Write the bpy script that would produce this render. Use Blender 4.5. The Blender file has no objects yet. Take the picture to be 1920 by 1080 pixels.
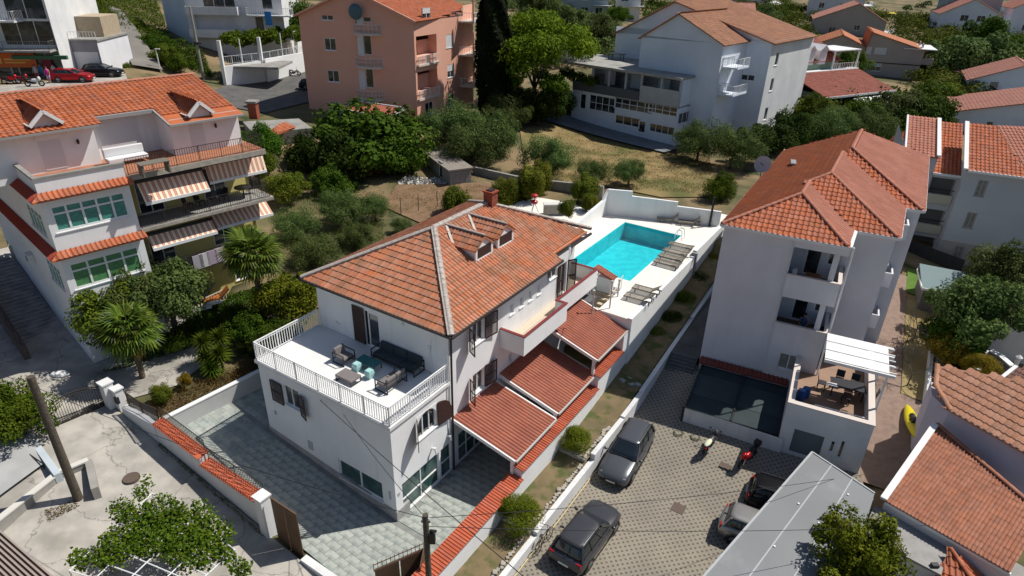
import bpy, bmesh, math, random
import numpy as np
from mathutils import Vector as V, Matrix
R0 = random.Random(7)
S = bpy.context.scene
COL = S.collection
PI = math.pi
rad = math.radians
# ------------------------------------------------------------ camera, world, sun, exposure
FPX, PITCH, ROLL, HC = 1198.3, rad(27.473), rad(1.439), 24.777
cd = bpy.data.cameras.new('camera'); cam = bpy.data.objects.new('camera', cd); COL.objects.link(cam)
cd.sensor_width = 36; cd.lens = 36*FPX/1920; cd.clip_end = 3000; cd.clip_start = .2
cam.location = (0, 0, HC)
FW = V((0, math.cos(PITCH), -math.sin(PITCH)))
_r = V((1, 0, 0)); _u = V((0, math.sin(PITCH), math.cos(PITCH)))
RT = _r*math.cos(ROLL)+_u*math.sin(ROLL); UP = -_r*math.sin(ROLL)+_u*math.cos(ROLL)
cam.matrix_world = Matrix(((RT.x, UP.x, -FW.x, 0), (RT.y, UP.y, -FW.y, 0), (RT.z, UP.z, -FW.z, HC), (0, 0, 0, 1)))
S.camera = cam
SUN = V((.656, .243, 1)).normalized()            # towards the sun
w = bpy.data.worlds.new('World'); S.world = w; w.use_nodes = True
nt = w.node_tree; bg = nt.nodes['Background']
sky = nt.nodes.new('ShaderNodeTexSky'); sky.sky_type = 'NISHITA'; sky.sun_disc = False
sky.sun_elevation = math.asin(SUN.z); sky.sun_rotation = math.atan2(SUN.x, SUN.y)
nt.links.new(sky.outputs[0], bg.inputs[0]); bg.inputs[1].default_value = .074; sky.ozone_density = 3.0
sd = bpy.data.lights.new('sun', 'SUN'); so = bpy.data.objects.new('sun', sd); COL.objects.link(so)
sd.energy = 5.0; sd.angle = rad(.5); sd.color = (1, .955, .88)
so.rotation_euler = SUN.to_track_quat('Z', 'Y').to_euler()
S.view_settings.view_transform = 'Standard'; S.view_settings.look = 'None'
S.view_settings.exposure = 0; S.view_settings.gamma = 1; S.view_settings.use_curve_mapping = False
S.cycles.max_bounces = 6; S.cycles.diffuse_bounces = 3; S.cycles.transparent_max_bounces = 8

# ------------------------------------------------------------ geometry of the view (real places from sight lines)
def ray(px, py): return FW+RT*((px-960)/FPX)-UP*((py-540)/FPX)
def U(px, py, z):
    v = ray(px, py); return V((0, 0, HC))+v*((z-HC)/v.z)
def AT(px, py, d):
    v = ray(px, py); return V((0, 0, HC))+v*(d/math.hypot(v.x, v.y))
class Fr:
    def __init__(s, x, y, z0, azd):
        s.x, s.y, s.z0, s.az = x, y, z0, rad(azd); c, n = math.cos(s.az), math.sin(s.az); s.c, s.n = c, n
    def l(s, P):
        dx, dy = P[0]-s.x, P[1]-s.y; return V((dx*s.c+dy*s.n, -dx*s.n+dy*s.c, P[2]))
    def w(s, a, b, z): return V((s.x+a*s.c-b*s.n, s.y+a*s.n+b*s.c, z))
    def d(s, v): return V((v[0]*s.c+v[1]*s.n, -v[0]*s.n+v[1]*s.c, v[2]))
    def u(s, px, py, z): return s.l(U(px, py, z))
    def hy(s, px, py, y):
        o = s.l((0, 0, HC)); v = s.d(ray(px, py)); return o+v*((y-o.y)/v.y)
    def hx(s, px, py, x):
        o = s.l((0, 0, HC)); v = s.d(ray(px, py)); return o+v*((x-o.x)/v.x)
    def hw(s, px, py, p, q):                      # along-wall distance and height where the sight line meets the wall p-q
        o = s.l((0, 0, HC)); v = s.d(ray(px, py)); dx, dy = q[0]-p[0], q[1]-p[1]; L = math.hypot(dx, dy); dx /= L; dy /= L
        nx, ny = dy, -dx; t = ((p[0]-o.x)*nx+(p[1]-o.y)*ny)/(v.x*nx+v.y*ny); P = o+v*t
        return (P.x-p[0])*dx+(P.y-p[1])*dy, P.z
W0 = Fr(0, 0, 0, 0)
H = Fr(-5.334, 22.534, 0, -32.807)
# ------------------------------------------------------------ materials
MATS = {}
def M(name, col, rough=.85, col2=None, scale=2.0, bump=0, bscale=30, rnd=0, metal=0, spec=.35, detail=5, lo=.35, hi=.65, emis=None, dark=None, dscale=.5, dlo=.6, dhi=.8, streak=0, alpha=None, crack=0, cscale=.35):
    if name in MATS: return MATS[name]
    m = bpy.data.materials.new(name); m.use_nodes = True; n = m.node_tree.nodes; L = m.node_tree.links; b = n['Principled BSDF']
    b.inputs['Roughness'].default_value = rough; b.inputs['Metallic'].default_value = metal; b.inputs['Specular IOR Level'].default_value = spec
    col = (*col, 1); tc = n.new('ShaderNodeTexCoord').outputs['Object']; out = None
    def noise(sc, det=5, vec=None):
        t = n.new('ShaderNodeTexNoise'); t.inputs['Scale'].default_value = sc; t.inputs['Detail'].default_value = det; L.new(vec or tc, t.inputs['Vector']); return t.outputs['Fac']
    def mix(f, a, bb):
        x = n.new('ShaderNodeMix'); x.data_type = 'RGBA'
        for i, v in ((0, f), (6, a), (7, bb)):
            if hasattr(v, 'links'): L.new(v, x.inputs[i])
            else: x.inputs[i].default_value = v
        return x.outputs[2]
    def ramp(f, lo, hi):
        r = n.new('ShaderNodeMapRange'); r.inputs[1].default_value = lo; r.inputs[2].default_value = hi; L.new(f, r.inputs[0]); return r.outputs[0]
    cur = col
    if col2 is not None: cur = mix(ramp(noise(scale, detail), lo, hi), col, (*col2, 1))
    if rnd:
        a = n.new('ShaderNodeAttribute'); a.attribute_name = 'rnd'; oi = n.new('ShaderNodeObjectInfo')
        ad = n.new('ShaderNodeMath'); ad.operation = 'ADD'; L.new(a.outputs['Fac'], ad.inputs[0]); L.new(oi.outputs['Random'], ad.inputs[1])
        fr = n.new('ShaderNodeMath'); fr.operation = 'FRACT'; L.new(ad.outputs[0], fr.inputs[0])
        hs = n.new('ShaderNodeHueSaturation'); L.new(ramp(fr.outputs[0], 0, 1), hs.inputs['Fac']); hs.inputs['Fac'].default_value = 1
        v = n.new('ShaderNodeMapRange'); v.inputs[3].default_value = 1-rnd; v.inputs[4].default_value = 1+rnd; L.new(fr.outputs[0], v.inputs[0]); L.new(v.outputs[0], hs.inputs['Value'])
        for l in list(hs.inputs['Fac'].links): L.remove(l)
        m2 = n.new('ShaderNodeMath'); m2.operation = 'MULTIPLY'; L.new(fr.outputs[0], m2.inputs[0]); m2.inputs[1].default_value = 7.13
        f2 = n.new('ShaderNodeMath'); f2.operation = 'FRACT'; L.new(m2.outputs[0], f2.inputs[0])
        s = n.new('ShaderNodeMapRange'); s.inputs[3].default_value = 1-rnd*.5; s.inputs[4].default_value = 1+rnd*.3; L.new(f2.outputs[0], s.inputs[0]); L.new(s.outputs[0], hs.inputs['Saturation'])
        if hasattr(cur, 'links'): L.new(cur, hs.inputs['Color'])
        else: hs.inputs['Color'].default_value = cur
        cur = hs.outputs[0]
    if dark is not None: cur = mix(ramp(noise(dscale, 6), dlo, dhi), cur, (*dark, 1))
    if streak:
        mp = n.new('ShaderNodeMapping'); mp.inputs['Scale'].default_value = (1.6, 1.6, .16); L.new(tc, mp.inputs['Vector'])
        cur = mix(ramp(noise(1.5, 6, mp.outputs[0]), .55, .95), cur, tuple(c*(1-streak) for c in col[:3])+(1,))
    if crack:
        vo = n.new('ShaderNodeTexVoronoi'); vo.feature = 'DISTANCE_TO_EDGE'; vo.inputs['Scale'].default_value = cscale; dn = n.new('ShaderNodeTexNoise'); dn.inputs['Scale'].default_value = 1.3; dn.inputs['Detail'].default_value = 6; L.new(tc, dn.inputs['Vector'])
        vm = n.new('ShaderNodeVectorMath'); vm.operation = 'MULTIPLY_ADD'; L.new(dn.outputs['Color'], vm.inputs[0]); vm.inputs[1].default_value = (1.3, 1.3, 1.3); L.new(tc, vm.inputs[2]); L.new(vm.outputs[0], vo.inputs['Vector'])
        cr_ = n.new('ShaderNodeMapRange'); cr_.inputs[1].default_value = .0; cr_.inputs[2].default_value = .012; cr_.inputs[3].default_value = crack; cr_.inputs[4].default_value = 0; L.new(vo.outputs['Distance'], cr_.inputs[0])
        cur = mix(cr_.outputs[0], cur, tuple(c*.35 for c in col[:3])+(1,))
    if hasattr(cur, 'links'): L.new(cur, b.inputs['Base Color'])
    else: b.inputs['Base Color'].default_value = cur
    if bump:
        bp = n.new('ShaderNodeBump'); bp.inputs['Strength'].default_value = bump; bp.inputs['Distance'].default_value = .03
        L.new(noise(bscale, 4), bp.inputs['Height']); L.new(bp.outputs[0], b.inputs['Normal'])
    if alpha is not None: b.inputs['Alpha'].default_value = alpha
    MATS[name] = m; return m
def leafM(name, c1, c2, rough=.8):
    c1, c2 = (c1[0]*1.12, c1[1]*.86, c1[2]*.5), (c2[0]*1.12, c2[1]*.86, c2[2]*.5)
    if name in MATS: return MATS[name]
    m = bpy.data.materials.new(name); m.use_nodes = True; n = m.node_tree.nodes; L = m.node_tree.links; b = n['Principled BSDF']
    a = n.new('ShaderNodeAttribute'); a.attribute_name = 'rnd'; oi = n.new('ShaderNodeObjectInfo')
    x = n.new('ShaderNodeMix'); x.data_type = 'RGBA'; L.new(a.outputs['Fac'], x.inputs[0]); x.inputs[6].default_value = (*c1, 1); x.inputs[7].default_value = (*c2, 1)
    hs = n.new('ShaderNodeHueSaturation'); hs.inputs['Saturation'].default_value = 1.0; hq = n.new('ShaderNodeMath'); hq.operation = 'MULTIPLY_ADD'; hq.inputs[1].default_value = .035; hq.inputs[2].default_value = .478; L.new(oi.outputs['Random'], hq.inputs[0]); L.new(hq.outputs[0], hs.inputs['Hue']); L.new(x.outputs[2], hs.inputs['Color'])
    v = n.new('ShaderNodeMapRange'); v.inputs[3].default_value = .85; v.inputs[4].default_value = 1.25; L.new(oi.outputs['Random'], v.inputs[0]); L.new(v.outputs[0], hs.inputs['Value'])
    L.new(hs.outputs[0], b.inputs['Base Color']); b.inputs['Roughness'].default_value = rough; b.inputs['Specular IOR Level'].default_value = .12
    tr = n.new('ShaderNodeBsdfTranslucent'); L.new(hs.outputs[0], tr.inputs[0]); ms = n.new('ShaderNodeMixShader'); ms.inputs[0].default_value = .25
    L.new(b.outputs[0], ms.inputs[1]); L.new(tr.outputs[0], ms.inputs[2]); L.new(ms.outputs[0], n['Material Output'].inputs[0])
    MATS[name] = m; return m
WHITE = M('white_render', (.82, .82, .815), .9, (.77, .775, .77), .7, .15, 60, streak=.2)
WHITE2 = M('old_white_render', (.72, .72, .71), .9, (.62, .625, .63), .5, .2, 50, streak=.3)
GREYW = M('pale_grey_render', (.70, .70, .73), .9, (.63, .63, .66), .5, .15, 50, streak=.15)
WPAINT = M('white_paint', (.8, .8, .8), .45, (.75, .75, .74), 3)
DKMET = M('dark_metal', (.03, .03, .035), .5, metal=.3)
GUTTER = M('brown_gutter', (.045, .04, .04), .5)
IRON = M('wrought_iron', (.035, .028, .025), .6)
BROWN = M('dark_brown_wood', (.055, .028, .022), .6, (.04, .02, .017), 8, .2, 60)
GLASS = M('window_glass', (.012, .018, .022), .06, (.07, .08, .085), .9, spec=.8, lo=.45, hi=.6)
GLASSG = M('green_glass', (.03, .075, .072), .08, (.10, .15, .14), 1.2, spec=.8, lo=.45, hi=.62)
CURT = M('green_curtain', (.07, .3, .24), .5, (.04, .17, .15), 9, spec=.6, lo=.3, hi=.7)
SHUT = M('roller_shutter_slats', (.72, .73, .74), .6)
TERRA = M('terracotta', (.48, .16, .075), .85, (.42, .20, .12), 1.3, .3, 50, rnd=.17, dark=(.19, .13, .08), dscale=.9, dlo=.54, dhi=.8)
TERRB = M('bright_terracotta', (.45, .13, .055), .85, (.38, .12, .06), 1.3, .3, 50, rnd=.14)
TERRC = M('pink_terracotta', (.46, .19, .13), .85, (.40, .155, .10), .6, .3, 50, rnd=.08)
TERRP = M('canopy_terracotta', (.37, .125, .075), .8, (.31, .10, .065), 1, .2, 50, rnd=.07)
TERRS = M('far_terracotta', (.40, .17, .1), .85, (.34, .14, .085), 1, .3, 50, rnd=.12)
COPM = M('orange_coping', (.50, .12, .055), .8, (.42, .10, .05), 3, .2, 40, rnd=.1)
MORTAR = M('ridge_mortar', (.36, .30, .26), .95, (.48, .44, .40), 5, .5, 30, dark=(.13, .1, .08), dscale=3)
CONC = M('concrete', (.32, .31, .285), .95, (.24, .23, .21), 1.2, .4, 30, dark=(.17, .165, .155), dscale=.8)
STREET = M('street_concrete', (.45, .42, .37), .95, (.33, .31, .28), 1.1, .4, 25, dark=(.25, .235, .205), dscale=.5, dlo=.5, dhi=.75, crack=.8, cscale=.3)
ASPH = M('asphalt', (.12, .115, .108), .95, (.085, .085, .082), .8, .3, 60, crack=.7, cscale=.25)
SLAB = M('courtyard_slab', (.39, .405, .36), .8, (.25, .29, .28), 1.6, .3, 30, rnd=.09, dark=(.22, .25, .23), dscale=2.6, dlo=.5, dhi=.7)
DECKM = M('pool_deck_stone', (.80, .76, .69), .8, (.75, .705, .64), .8, .15, 40)
TERRF = M('terrace_tile', (.74, .74, .72), .7, (.68, .68, .67), 1.0, .1, 40)
SOIL = M('dry_soil', (.21, .155, .085), 1, (.145, .115, .06), 1.2, .6, 20, dark=(.08, .095, .03), dscale=1.3, dlo=.5, dhi=.65)
STONE = M('pale_stone', (.42, .38, .32), .95, (.3, .28, .24), 4, .5, 20)
RED = M('red_paint', (.35, .02, .02), .35)
# ------------------------------------------------------------ mesh builder
Z0 = {}
class MB:
    def __init__(s): s.v = []; s.f = []; s.r = []; s.cr = 0; s.sm = False
    def add(s, vs, fs):
        o = len(s.v); s.v += [tuple(v) for v in vs]; s.f += [tuple(i+o for i in f) for f in fs]; s.r += [s.cr]*len(vs)
    def hexa(s, o, a, b, c):
        o, a, b, c = V(o), V(a), V(b), V(c)
        if a.cross(b).dot(c) < 0: a, b = b, a
        s.add([o, o+a, o+a+b, o+b, o+c, o+a+c, o+a+b+c, o+b+c], [(0, 3, 2, 1), (4, 5, 6, 7), (0, 1, 5, 4), (1, 2, 6, 5), (2, 3, 7, 6), (3, 0, 4, 7)])
        return s
    def box(s, x0, x1, y0, y1, z0, z1): return s.hexa((x0, y0, z0), (x1-x0, 0, 0), (0, y1-y0, 0), (0, 0, z1-z0))
    def cbox(s, x, y, z, w, d, h, rz=0):
        c, n = math.cos(rz), math.sin(rz); a = V((c*w, n*w, 0)); b = V((-n*d, c*d, 0)); return s.hexa(V((x, y, z))-a/2-b/2, a, b, (0, 0, h))
    def beam(s, p, q, w, h=None, up=(0, 0, 1)):
        p, q = V(p), V(q); h = h or w; d = q-p
        if d.length < 1e-6: return s
        u = V(up); sd = d.cross(u)
        if sd.length < 1e-4: sd = V((1, 0, 0)); 
        sd.normalize(); u = sd.cross(d).normalized(); return s.hexa(p-sd*w/2-u*h/2, d, sd*w, u*h)
    def quad(s, *p): s.add(p, [tuple(range(len(p)))]); return s
    def prism(s, poly, z0, z1):
        n = len(poly); f = (lambda z, p: z(p[0], p[1]) if callable(z) else z)
        s.add([(p[0], p[1], f(z0, p)) for p in poly]+[(p[0], p[1], f(z1, p)) for p in poly],
              [tuple(range(n-1, -1, -1)), tuple(range(n, 2*n))]+[(i, (i+1) % n, (i+1) % n+n, i+n) for i in range(n)]); return s
    def slab(s, pts, t):                        # planar polygon given thickness straight down
        n = len(pts); s.add([V(p) for p in pts]+[V(p)-V((0, 0, t)) for p in pts], [tuple(range(n)), tuple(range(2*n-1, n-1, -1))]+[(i, i+n, (i+1) % n+n, (i+1) % n) for i in range(n)]); return s
    def cyl(s, p, q, r0, r1=None, n=8, cap=True):
        p, q = V(p), V(q); r1 = r0 if r1 is None else r1; d = (q-p).normalized(); a = d.orthogonal().normalized(); b = d.cross(a); vs = []
        for c, r in ((p, r0), (q, r1)): vs += [c+(a*math.cos(2*PI*i/n)+b*math.sin(2*PI*i/n))*r for i in range(n)]
        fs = [(i, (i+1) % n, (i+1) % n+n, i+n) for i in range(n)]
        if cap: fs += [tuple(range(n-1, -1, -1)), tuple(range(n, 2*n))]
        s.add(vs, fs); return s
    def tube(s, pts, r, n=6):
        for a, b in zip(pts[:-1], pts[1:]): s.cyl(a, b, r, r, n)
        return s
    def ring(s, c, ax, R, r, n=18, m=6):         # torus
        c, ax = V(c), V(ax).normalized(); a = ax.orthogonal().normalized(); b = ax.cross(a); vs = []; fs = []
        for i in range(n):
            t = 2*PI*i/n; d = a*math.cos(t)+b*math.sin(t)
            for j in range(m): p = 2*PI*j/m; vs.append(c+d*(R+r*math.cos(p))+ax*r*math.sin(p))
        for i in range(n):
            for j in range(m): fs.append((i*m+j, ((i+1) % n)*m+j, ((i+1) % n)*m+(j+1) % m, i*m+(j+1) % m))
        s.add(vs, fs); return s
    def blob(s, c, rx, ry, rz, n=10, m=6):
        vs = [(c[0], c[1], c[2]-rz)]; fs = []
        for j in range(1, m):
            t = PI*j/m
            for i in range(n): p = 2*PI*i/n; vs.append((c[0]+rx*math.sin(t)*math.cos(p), c[1]+ry*math.sin(t)*math.sin(p), c[2]-rz*math.cos(t)))
        vs.append((c[0], c[1], c[2]+rz)); k = len(vs)-1
        for i in range(n):
            fs.append((0, 1+(i+1) % n, 1+i)); fs.append((k, 1+(m-2)*n+i, 1+(m-2)*n+(i+1) % n))
            for j in range(m-2): fs.append((1+j*n+i, 1+j*n+(i+1) % n, 1+(j+1)*n+(i+1) % n, 1+(j+1)*n+i))
        s.add(vs, fs); return s
    def loft(s, secs, closed=True, caps=True):
        k = len(secs[0]); vs = [p for c in secs for p in c]; fs = []
        for i in range(len(secs)-1):
            for j in range(k if closed else k-1): fs.append((i*k+j, i*k+(j+1) % k, (i+1)*k+(j+1) % k, (i+1)*k+j))
        if caps: fs += [tuple(range(k-1, -1, -1)), tuple((len(secs)-1)*k+j for j in range(k))]
        s.add(vs, fs); return s
    def mesh(s, name, mat, z0=0):
        me = bpy.data.meshes.new(name); me.from_pydata([(v[0], v[1], v[2]-z0) for v in s.v], [], s.f)
        if any(s.r): a = me.attributes.new('rnd', 'FLOAT', 'POINT'); a.data.foreach_set('value', s.r)
        if mat: me.materials.append(mat)
        if s.sm: me.polygons.foreach_set('use_smooth', [True]*len(me.polygons))
        me.update(); return me
def link(o, par=None):
    COL.objects.link(o)
    if par is not None: o.parent = par
    return o
def B(mb, name, mat, par, kind=None, label=None, bevel=0, fix=False):
    if not mb.v: return None
    z0 = Z0.get(par.name, 0); me = mb.mesh(name, mat, z0); o = bpy.data.objects.new(name, me); link(o, par); Z0[o.name] = z0
    if fix:
        bm = bmesh.new(); bm.from_mesh(me); bmesh.ops.recalc_face_normals(bm, faces=bm.faces); bm.to_mesh(me); bm.free()
    if kind: o['kind'] = kind
    if label: o['label'] = label
    if bevel: md = o.modifiers.new('bevel', 'BEVEL'); md.width = bevel; md.segments = 2; md.limit_method = 'ANGLE'
    return o
def tag(o, label, cat, group=None, kind=None):
    if label: o['label'] = label
    if cat: o['category'] = cat
    if group: o['group'] = group
    if kind: o['kind'] = kind
    return o
def T(name, label, cat, fr, group=None, z=None):
    o = bpy.data.objects.new(name, None); COL.objects.link(o); z = fr.z0 if z is None else z
    o.location = (fr.x, fr.y, z); o.rotation_euler = (0, 0, fr.az); Z0[o.name] = z; return tag(o, label, cat, group)
def solo(mb, name, mat, label, cat, fr=W0, group=None, kind=None, z=None, bevel=0, fix=False):
    z = fr.z0 if z is None else z; me = mb.mesh(name, mat, z); o = bpy.data.objects.new(name, me); COL.objects.link(o)
    if fix:
        bm = bmesh.new(); bm.from_mesh(me); bmesh.ops.recalc_face_normals(bm, faces=bm.faces); bm.to_mesh(me); bm.free()
    o.location = (fr.x, fr.y, z); o.rotation_euler = (0, 0, fr.az); Z0[o.name] = z
    if bevel: md = o.modifiers.new('bevel', 'BEVEL'); md.width = bevel; md.segments = 2; md.limit_method = 'ANGLE'
    return tag(o, label, cat, group, kind)
def copy_thing(root, loc, rz, label=None, scale=None, group=None):
    r = root.copy(); COL.objects.link(r); r.location = loc; r.rotation_euler = (0, 0, rz)
    if scale: r.scale = (scale,)*3
    if label: r['label'] = label
    if group: r['group'] = group
    for ch in list(root.children):
        c = ch.copy(); COL.objects.link(c); c.parent = r
        for g in list(ch.children):
            d = g.copy(); COL.objects.link(d); d.parent = c
    return r
# ------------------------------------------------------------ walls, windows
def window(par, p, d, nrm, s0, s1, za, zb, nx=2, bars=(), fm=None, pm=None, shut=0, sill=True, dep=.1, name='window', t=.07, frame_z=None):
    fm = fm or WPAINT; pm = pm or GLASS; X = lambda s, z, o: V((p[0], p[1], 0))+d*s+nrm*o+V((0, 0, z))
    m = MB()
    def bar(sa, sb, a, b, o=-dep, th=.05): m.hexa(X(sa, a, o), d*(sb-sa), nrm*th, (0, 0, b-a))
    bar(s0, s1, za, za+t); bar(s0, s1, zb-t, zb); bar(s0, s0+t, za+t, zb-t); bar(s1-t, s1, za+t, zb-t)
    for i in range(1, nx): c = s0+(s1-s0)*i/nx; bar(c-t*.45, c+t*.45, za+t, zb-t, -dep+.003)
    for f in bars: c = za+(zb-za)*f; bar(s0+t, s1-t, c-t*.4, c+t*.4, -dep+.006)
    if sill: m.hexa(X(s0-.05, za-.05, 0), d*(s1-s0+.1), nrm*.06, (0, 0, .05)); m.hexa(X(s0, za-.02, -dep-.02), d*(s1-s0), nrm*(dep+.02), (0, 0, .022))
    o = B(m, name, fm, par)
    g = MB().hexa(X(s0+t*.5, za+t*.5, -dep-.03), d*(s1-s0-t), nrm*.04, (0, 0, zb-za-t)); B(g, 'pane', pm, o)
    if shut:
        g = MB(); zt = zb; z1 = zb-(zb-za)*shut; k = max(2, int((zt-z1)/.09))
        for i in range(k):
            h = (zt-z1)/k; g.hexa(X(s0+.02, z1+i*h, -dep+.05), d*(s1-s0-.04), nrm*.03, (0, 0, h*.86))
        B(g, 'roller_shutter', SHUT, o)
    return o
def wall(par, fr, p, q, z0, z1, mat, opens=(), name='wall', top=None):
    """one outside wall from p to q (outside on the right hand), holes cut for the openings;
    opening: dict(c=(px,py) or at=(s,z), w, h, kind, ...)"""
    p, q = V((p[0], p[1])), V((q[0], q[1])); D = q-p; Ln = D.length; d = V((D.x/Ln, D.y/Ln, 0)); nrm = V((d.y, -d.x, 0)); rects = []
    for o in opens:
        o = dict(o)
        if 'c' in o: s, z = fr.hw(o['c'][0], o['c'][1], p, q)
        else: s, z = o['at']
        wd, hg = o['w'], o['h']; a, b = max(.02, s-wd/2), min(Ln-.02, s+wd/2)
        if b-a < .1: continue
        rects.append((a, b, z-hg/2, z+hg/2, o))
    ss = sorted({0, Ln, *[r[0] for r in rects], *[r[1] for r in rects]}); zs = sorted({z0, z1, *[min(z1, max(z0, v)) for r in rects for v in (r[2], r[3])]})
    m = MB(); X = lambda s, z, o=0: V((p.x, p.y, 0))+d*s+nrm*o+V((0, 0, z))
    for i in range(len(ss)-1):
        for j in range(len(zs)-1):
            cs, cz = (ss[i]+ss[i+1])/2, (zs[j]+zs[j+1])/2
            if any(r[0] < cs < r[1] and r[2] < cz < r[3] for r in rects): continue
            m.quad(X(ss[i], zs[j]), X(ss[i+1], zs[j]), X(ss[i+1], zs[j+1]), X(ss[i], zs[j+1]))
    for a, b, c, e, o in rects:
        dp = o.get('dep', .1)+.08
        if o.get('kind') == 'hole': dp = o.get('dep', .25)
        for P1, P2 in (((a, c), (b, c)), ((b, c), (b, e)), ((b, e), (a, e)), ((a, e), (a, c))):
            m.quad(X(*P1), X(*P1, -dp), X(*P2, -dp), X(*P2))
    if top:                                     # gable: list of (s,z) above z1
        m.quad(X(0, z1), X(Ln, z1), *[X(s, z) for s, z in top])
    w_ = B(m, name, mat, par)
    for a, b, c, e, o in rects:
        k = {kk: o[kk] for kk in ('nx', 'bars', 'fm', 'pm', 'shut', 'sill', 'dep', 'name', 't') if kk in o}
        if o.get('kind') != 'hole': window(par, p, d, nrm, a, b, c, e, **k)
    return w_
def railing(par, pts, h, mat, name='railing', sp=.12, bar=.018, rail=.05, post=1.6, low=.08, mid=None, bowed=False):
    """posts and rails; the thin balusters joined into one part"""
    top, bal = MB(), MB()
    for a, b in zip(pts[:-1], pts[1:]):
        a, b = V(a), V(b); L = (b-a).length; n = max(1, round(L/post)); up = V((0, 0, 1))
        top.beam(a+up*h, b+up*h, rail, rail*.8)
        if low: top.beam(a+up*low, b+up*low, rail*.7, rail*.6)
        if mid: top.beam(a+up*mid, b+up*mid, rail*.6, rail*.5)
        for i in range(n+1): c = a.lerp(b, i/n); top.hexa(c-V((rail/2, rail/2, 0)), (rail, 0, 0), (0, rail, 0), (0, 0, h))
        k = max(1, int(L/sp))
        for i in range(1, k): c = a.lerp(b, i/k); bal.hexa(c+V((-bar/2, -bar/2, low or 0)), (bar, 0, 0), (0, bar, 0), (0, 0, h-(low or 0)))
    o = B(top, name, mat, par); b_ = B(bal, 'balusters', mat, o)
    if b_: b_['kind'] = 'stuff'
    return o
# ------------------------------------------------------------ roofs
PROF = {'roman': [(-.5, .004), (-.3, .008), (-.17, .042), (0, .062), (.17, .042), (.3, .008), (.5, .004)],
        'flat': [(-.5, .03), (-.4, .036), (-.3, .008), (.3, .008), (.4, .036), (.5, .03)], 'rib': [(-.5, .0), (-.2, .005), (0, .05), (.2, .005), (.5, .0)]}
def tile_vf(tw, tl, prof, lip=.03):
    pr = PROF[prof]; k = len(pr); lo = -tl*.56; hi = tl*.5
    vs = [(x*tw*1.0, lo, h+lip) for x, h in pr]+[(x*tw, hi, h) for x, h in pr]+[(x*tw, lo, -.02) for x, h in pr]
    fs = [(i, i+1, k+i+1, k+i) for i in range(k-1)]+[(2*k+i, 2*k+i+1, i+1, i) for i in range(k-1)]
    return vs, fs
TMESH = {}
def inside(poly, x, y):
    c = False; n = len(poly)
    for i in range(n):
        x1, y1 = poly[i]; x2, y2 = poly[(i+1) % n]
        if (y1 > y) != (y2 > y) and x < (x2-x1)*(y-y1)/(y2-y1)+x1: c = not c
    return c
def tiles(par, fr, poly, tw, tl, mat, ind=0, name='roof_tile', prof='roman', deck=True, holes=(), jit=.006, lip=.03, dmat=None, hang=.05, t=.1, keep=None):
    P = [V(p) for p in poly]; u = (P[1]-P[0]).normalized(); n = (P[1]-P[0]).cross(P[-1]-P[0]).normalized()
    if n.z < 0: n = -n
    v = n.cross(u); q2 = [((p-P[0]).dot(u), (p-P[0]).dot(v)) for p in P]
    if deck: B(MB().slab([p-n*.02 for p in P], t), 'roof_deck', dmat or mat, par)
    x0, x1 = min(q[0] for q in q2), max(q[0] for q in q2); y1 = max(q[1] for q in q2)
    cells = []; cols = max(1, round((x1-x0)/tw)); tw2 = (x1-x0)/cols
    for r in range(int(y1/tl)+1):
        for c in range(cols):
            a, b = x0+(c+.5)*tw2, (r+.5)*tl-hang
            if not inside(q2, a, min(b, y1-.02) if b < y1+tl*.4 else b) and not inside(q2, a, b): continue
            pt = P[0]+u*a+v*b
            if any(inside(h, a, b) for h in holes): continue
            if keep and not keep(pt): continue
            cells.append(pt)
    cw = fr.l((0, 0, HC)); cells.sort(key=lambda c: (c-cw).length)
    vs, fs = tile_vf(tw2, tl, prof, lip); key = (round(tw2, 4), tl, prof, mat.name, lip)
    if ind and key not in TMESH:
        me = bpy.data.meshes.new(name); me.from_pydata(vs, [], fs); me.materials.append(mat); TMESH[key] = me
    z0 = Z0.get(par.name, 0); rr = random.Random(len(cells)); m = MB()
    for i, c in enumerate(cells):
        e = rr.uniform(-jit, jit); sk = rr.uniform(-.012, .012)
        if i < ind:
            o = bpy.data.objects.new(name, TMESH[key]); link(o, par)
            uu = (u+n*e*.5+v*sk).normalized(); vv = (v-u*sk).normalized(); nn = uu.cross(vv).normalized(); k = c+n*abs(e)
            o.matrix_local = Matrix(((uu.x, vv.x, nn.x, k.x), (uu.y, vv.y, nn.y, k.y), (uu.z, vv.z, nn.z, k.z-z0), (0, 0, 0, 1)))
        else:
            m.cr = rr.random(); k = c+n*e; vv = (v+u*sk)
            m.add([k+u*a+vv*b+n*h for a, b, h in vs], fs)
    if m.v: o = B(m, name+'s' if ind else name+'s', mat, par); o['kind'] = 'stuff'
def caps(par, P, Q, r, L, mat, ind=True, name='ridge_tile', bed=None):
    P, Q = V(P), V(Q); D = Q-P; n = max(1, round(D.length/L)); d = D.normalized(); up = V((0, 0, 1)); sd = d.cross(up).normalized(); nn = sd.cross(d).normalized()
    m = MB(); z0 = Z0.get(par.name, 0)
    for i in range(n):
        if ind: m = MB()
        a, b = P+D*(i/n)-d*.02, P+D*((i+1)/n)+d*.03; m.cr = R0.random()
        vs = []; 
        for c, rr in ((a, r*1.08), (b, r*.92)):
            vs += [c+sd*math.cos(t)*rr+nn*(math.sin(t)*rr*.8) for t in [PI*k/5 for k in range(6)]]
        m.add(vs, [(k, k+1, k+7, k+6) for k in range(5)]+[tuple(range(6)), tuple(range(11, 5, -1))])
        if ind: B(m, name, mat, par)
    if not ind: o = B(m, name+'s', mat, par); o['kind'] = 'stuff'
    if bed: B(MB().beam(P+nn*.0, Q+nn*.0, r*3.1, r*.9), 'ridge_mortar', bed, par)
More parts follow.
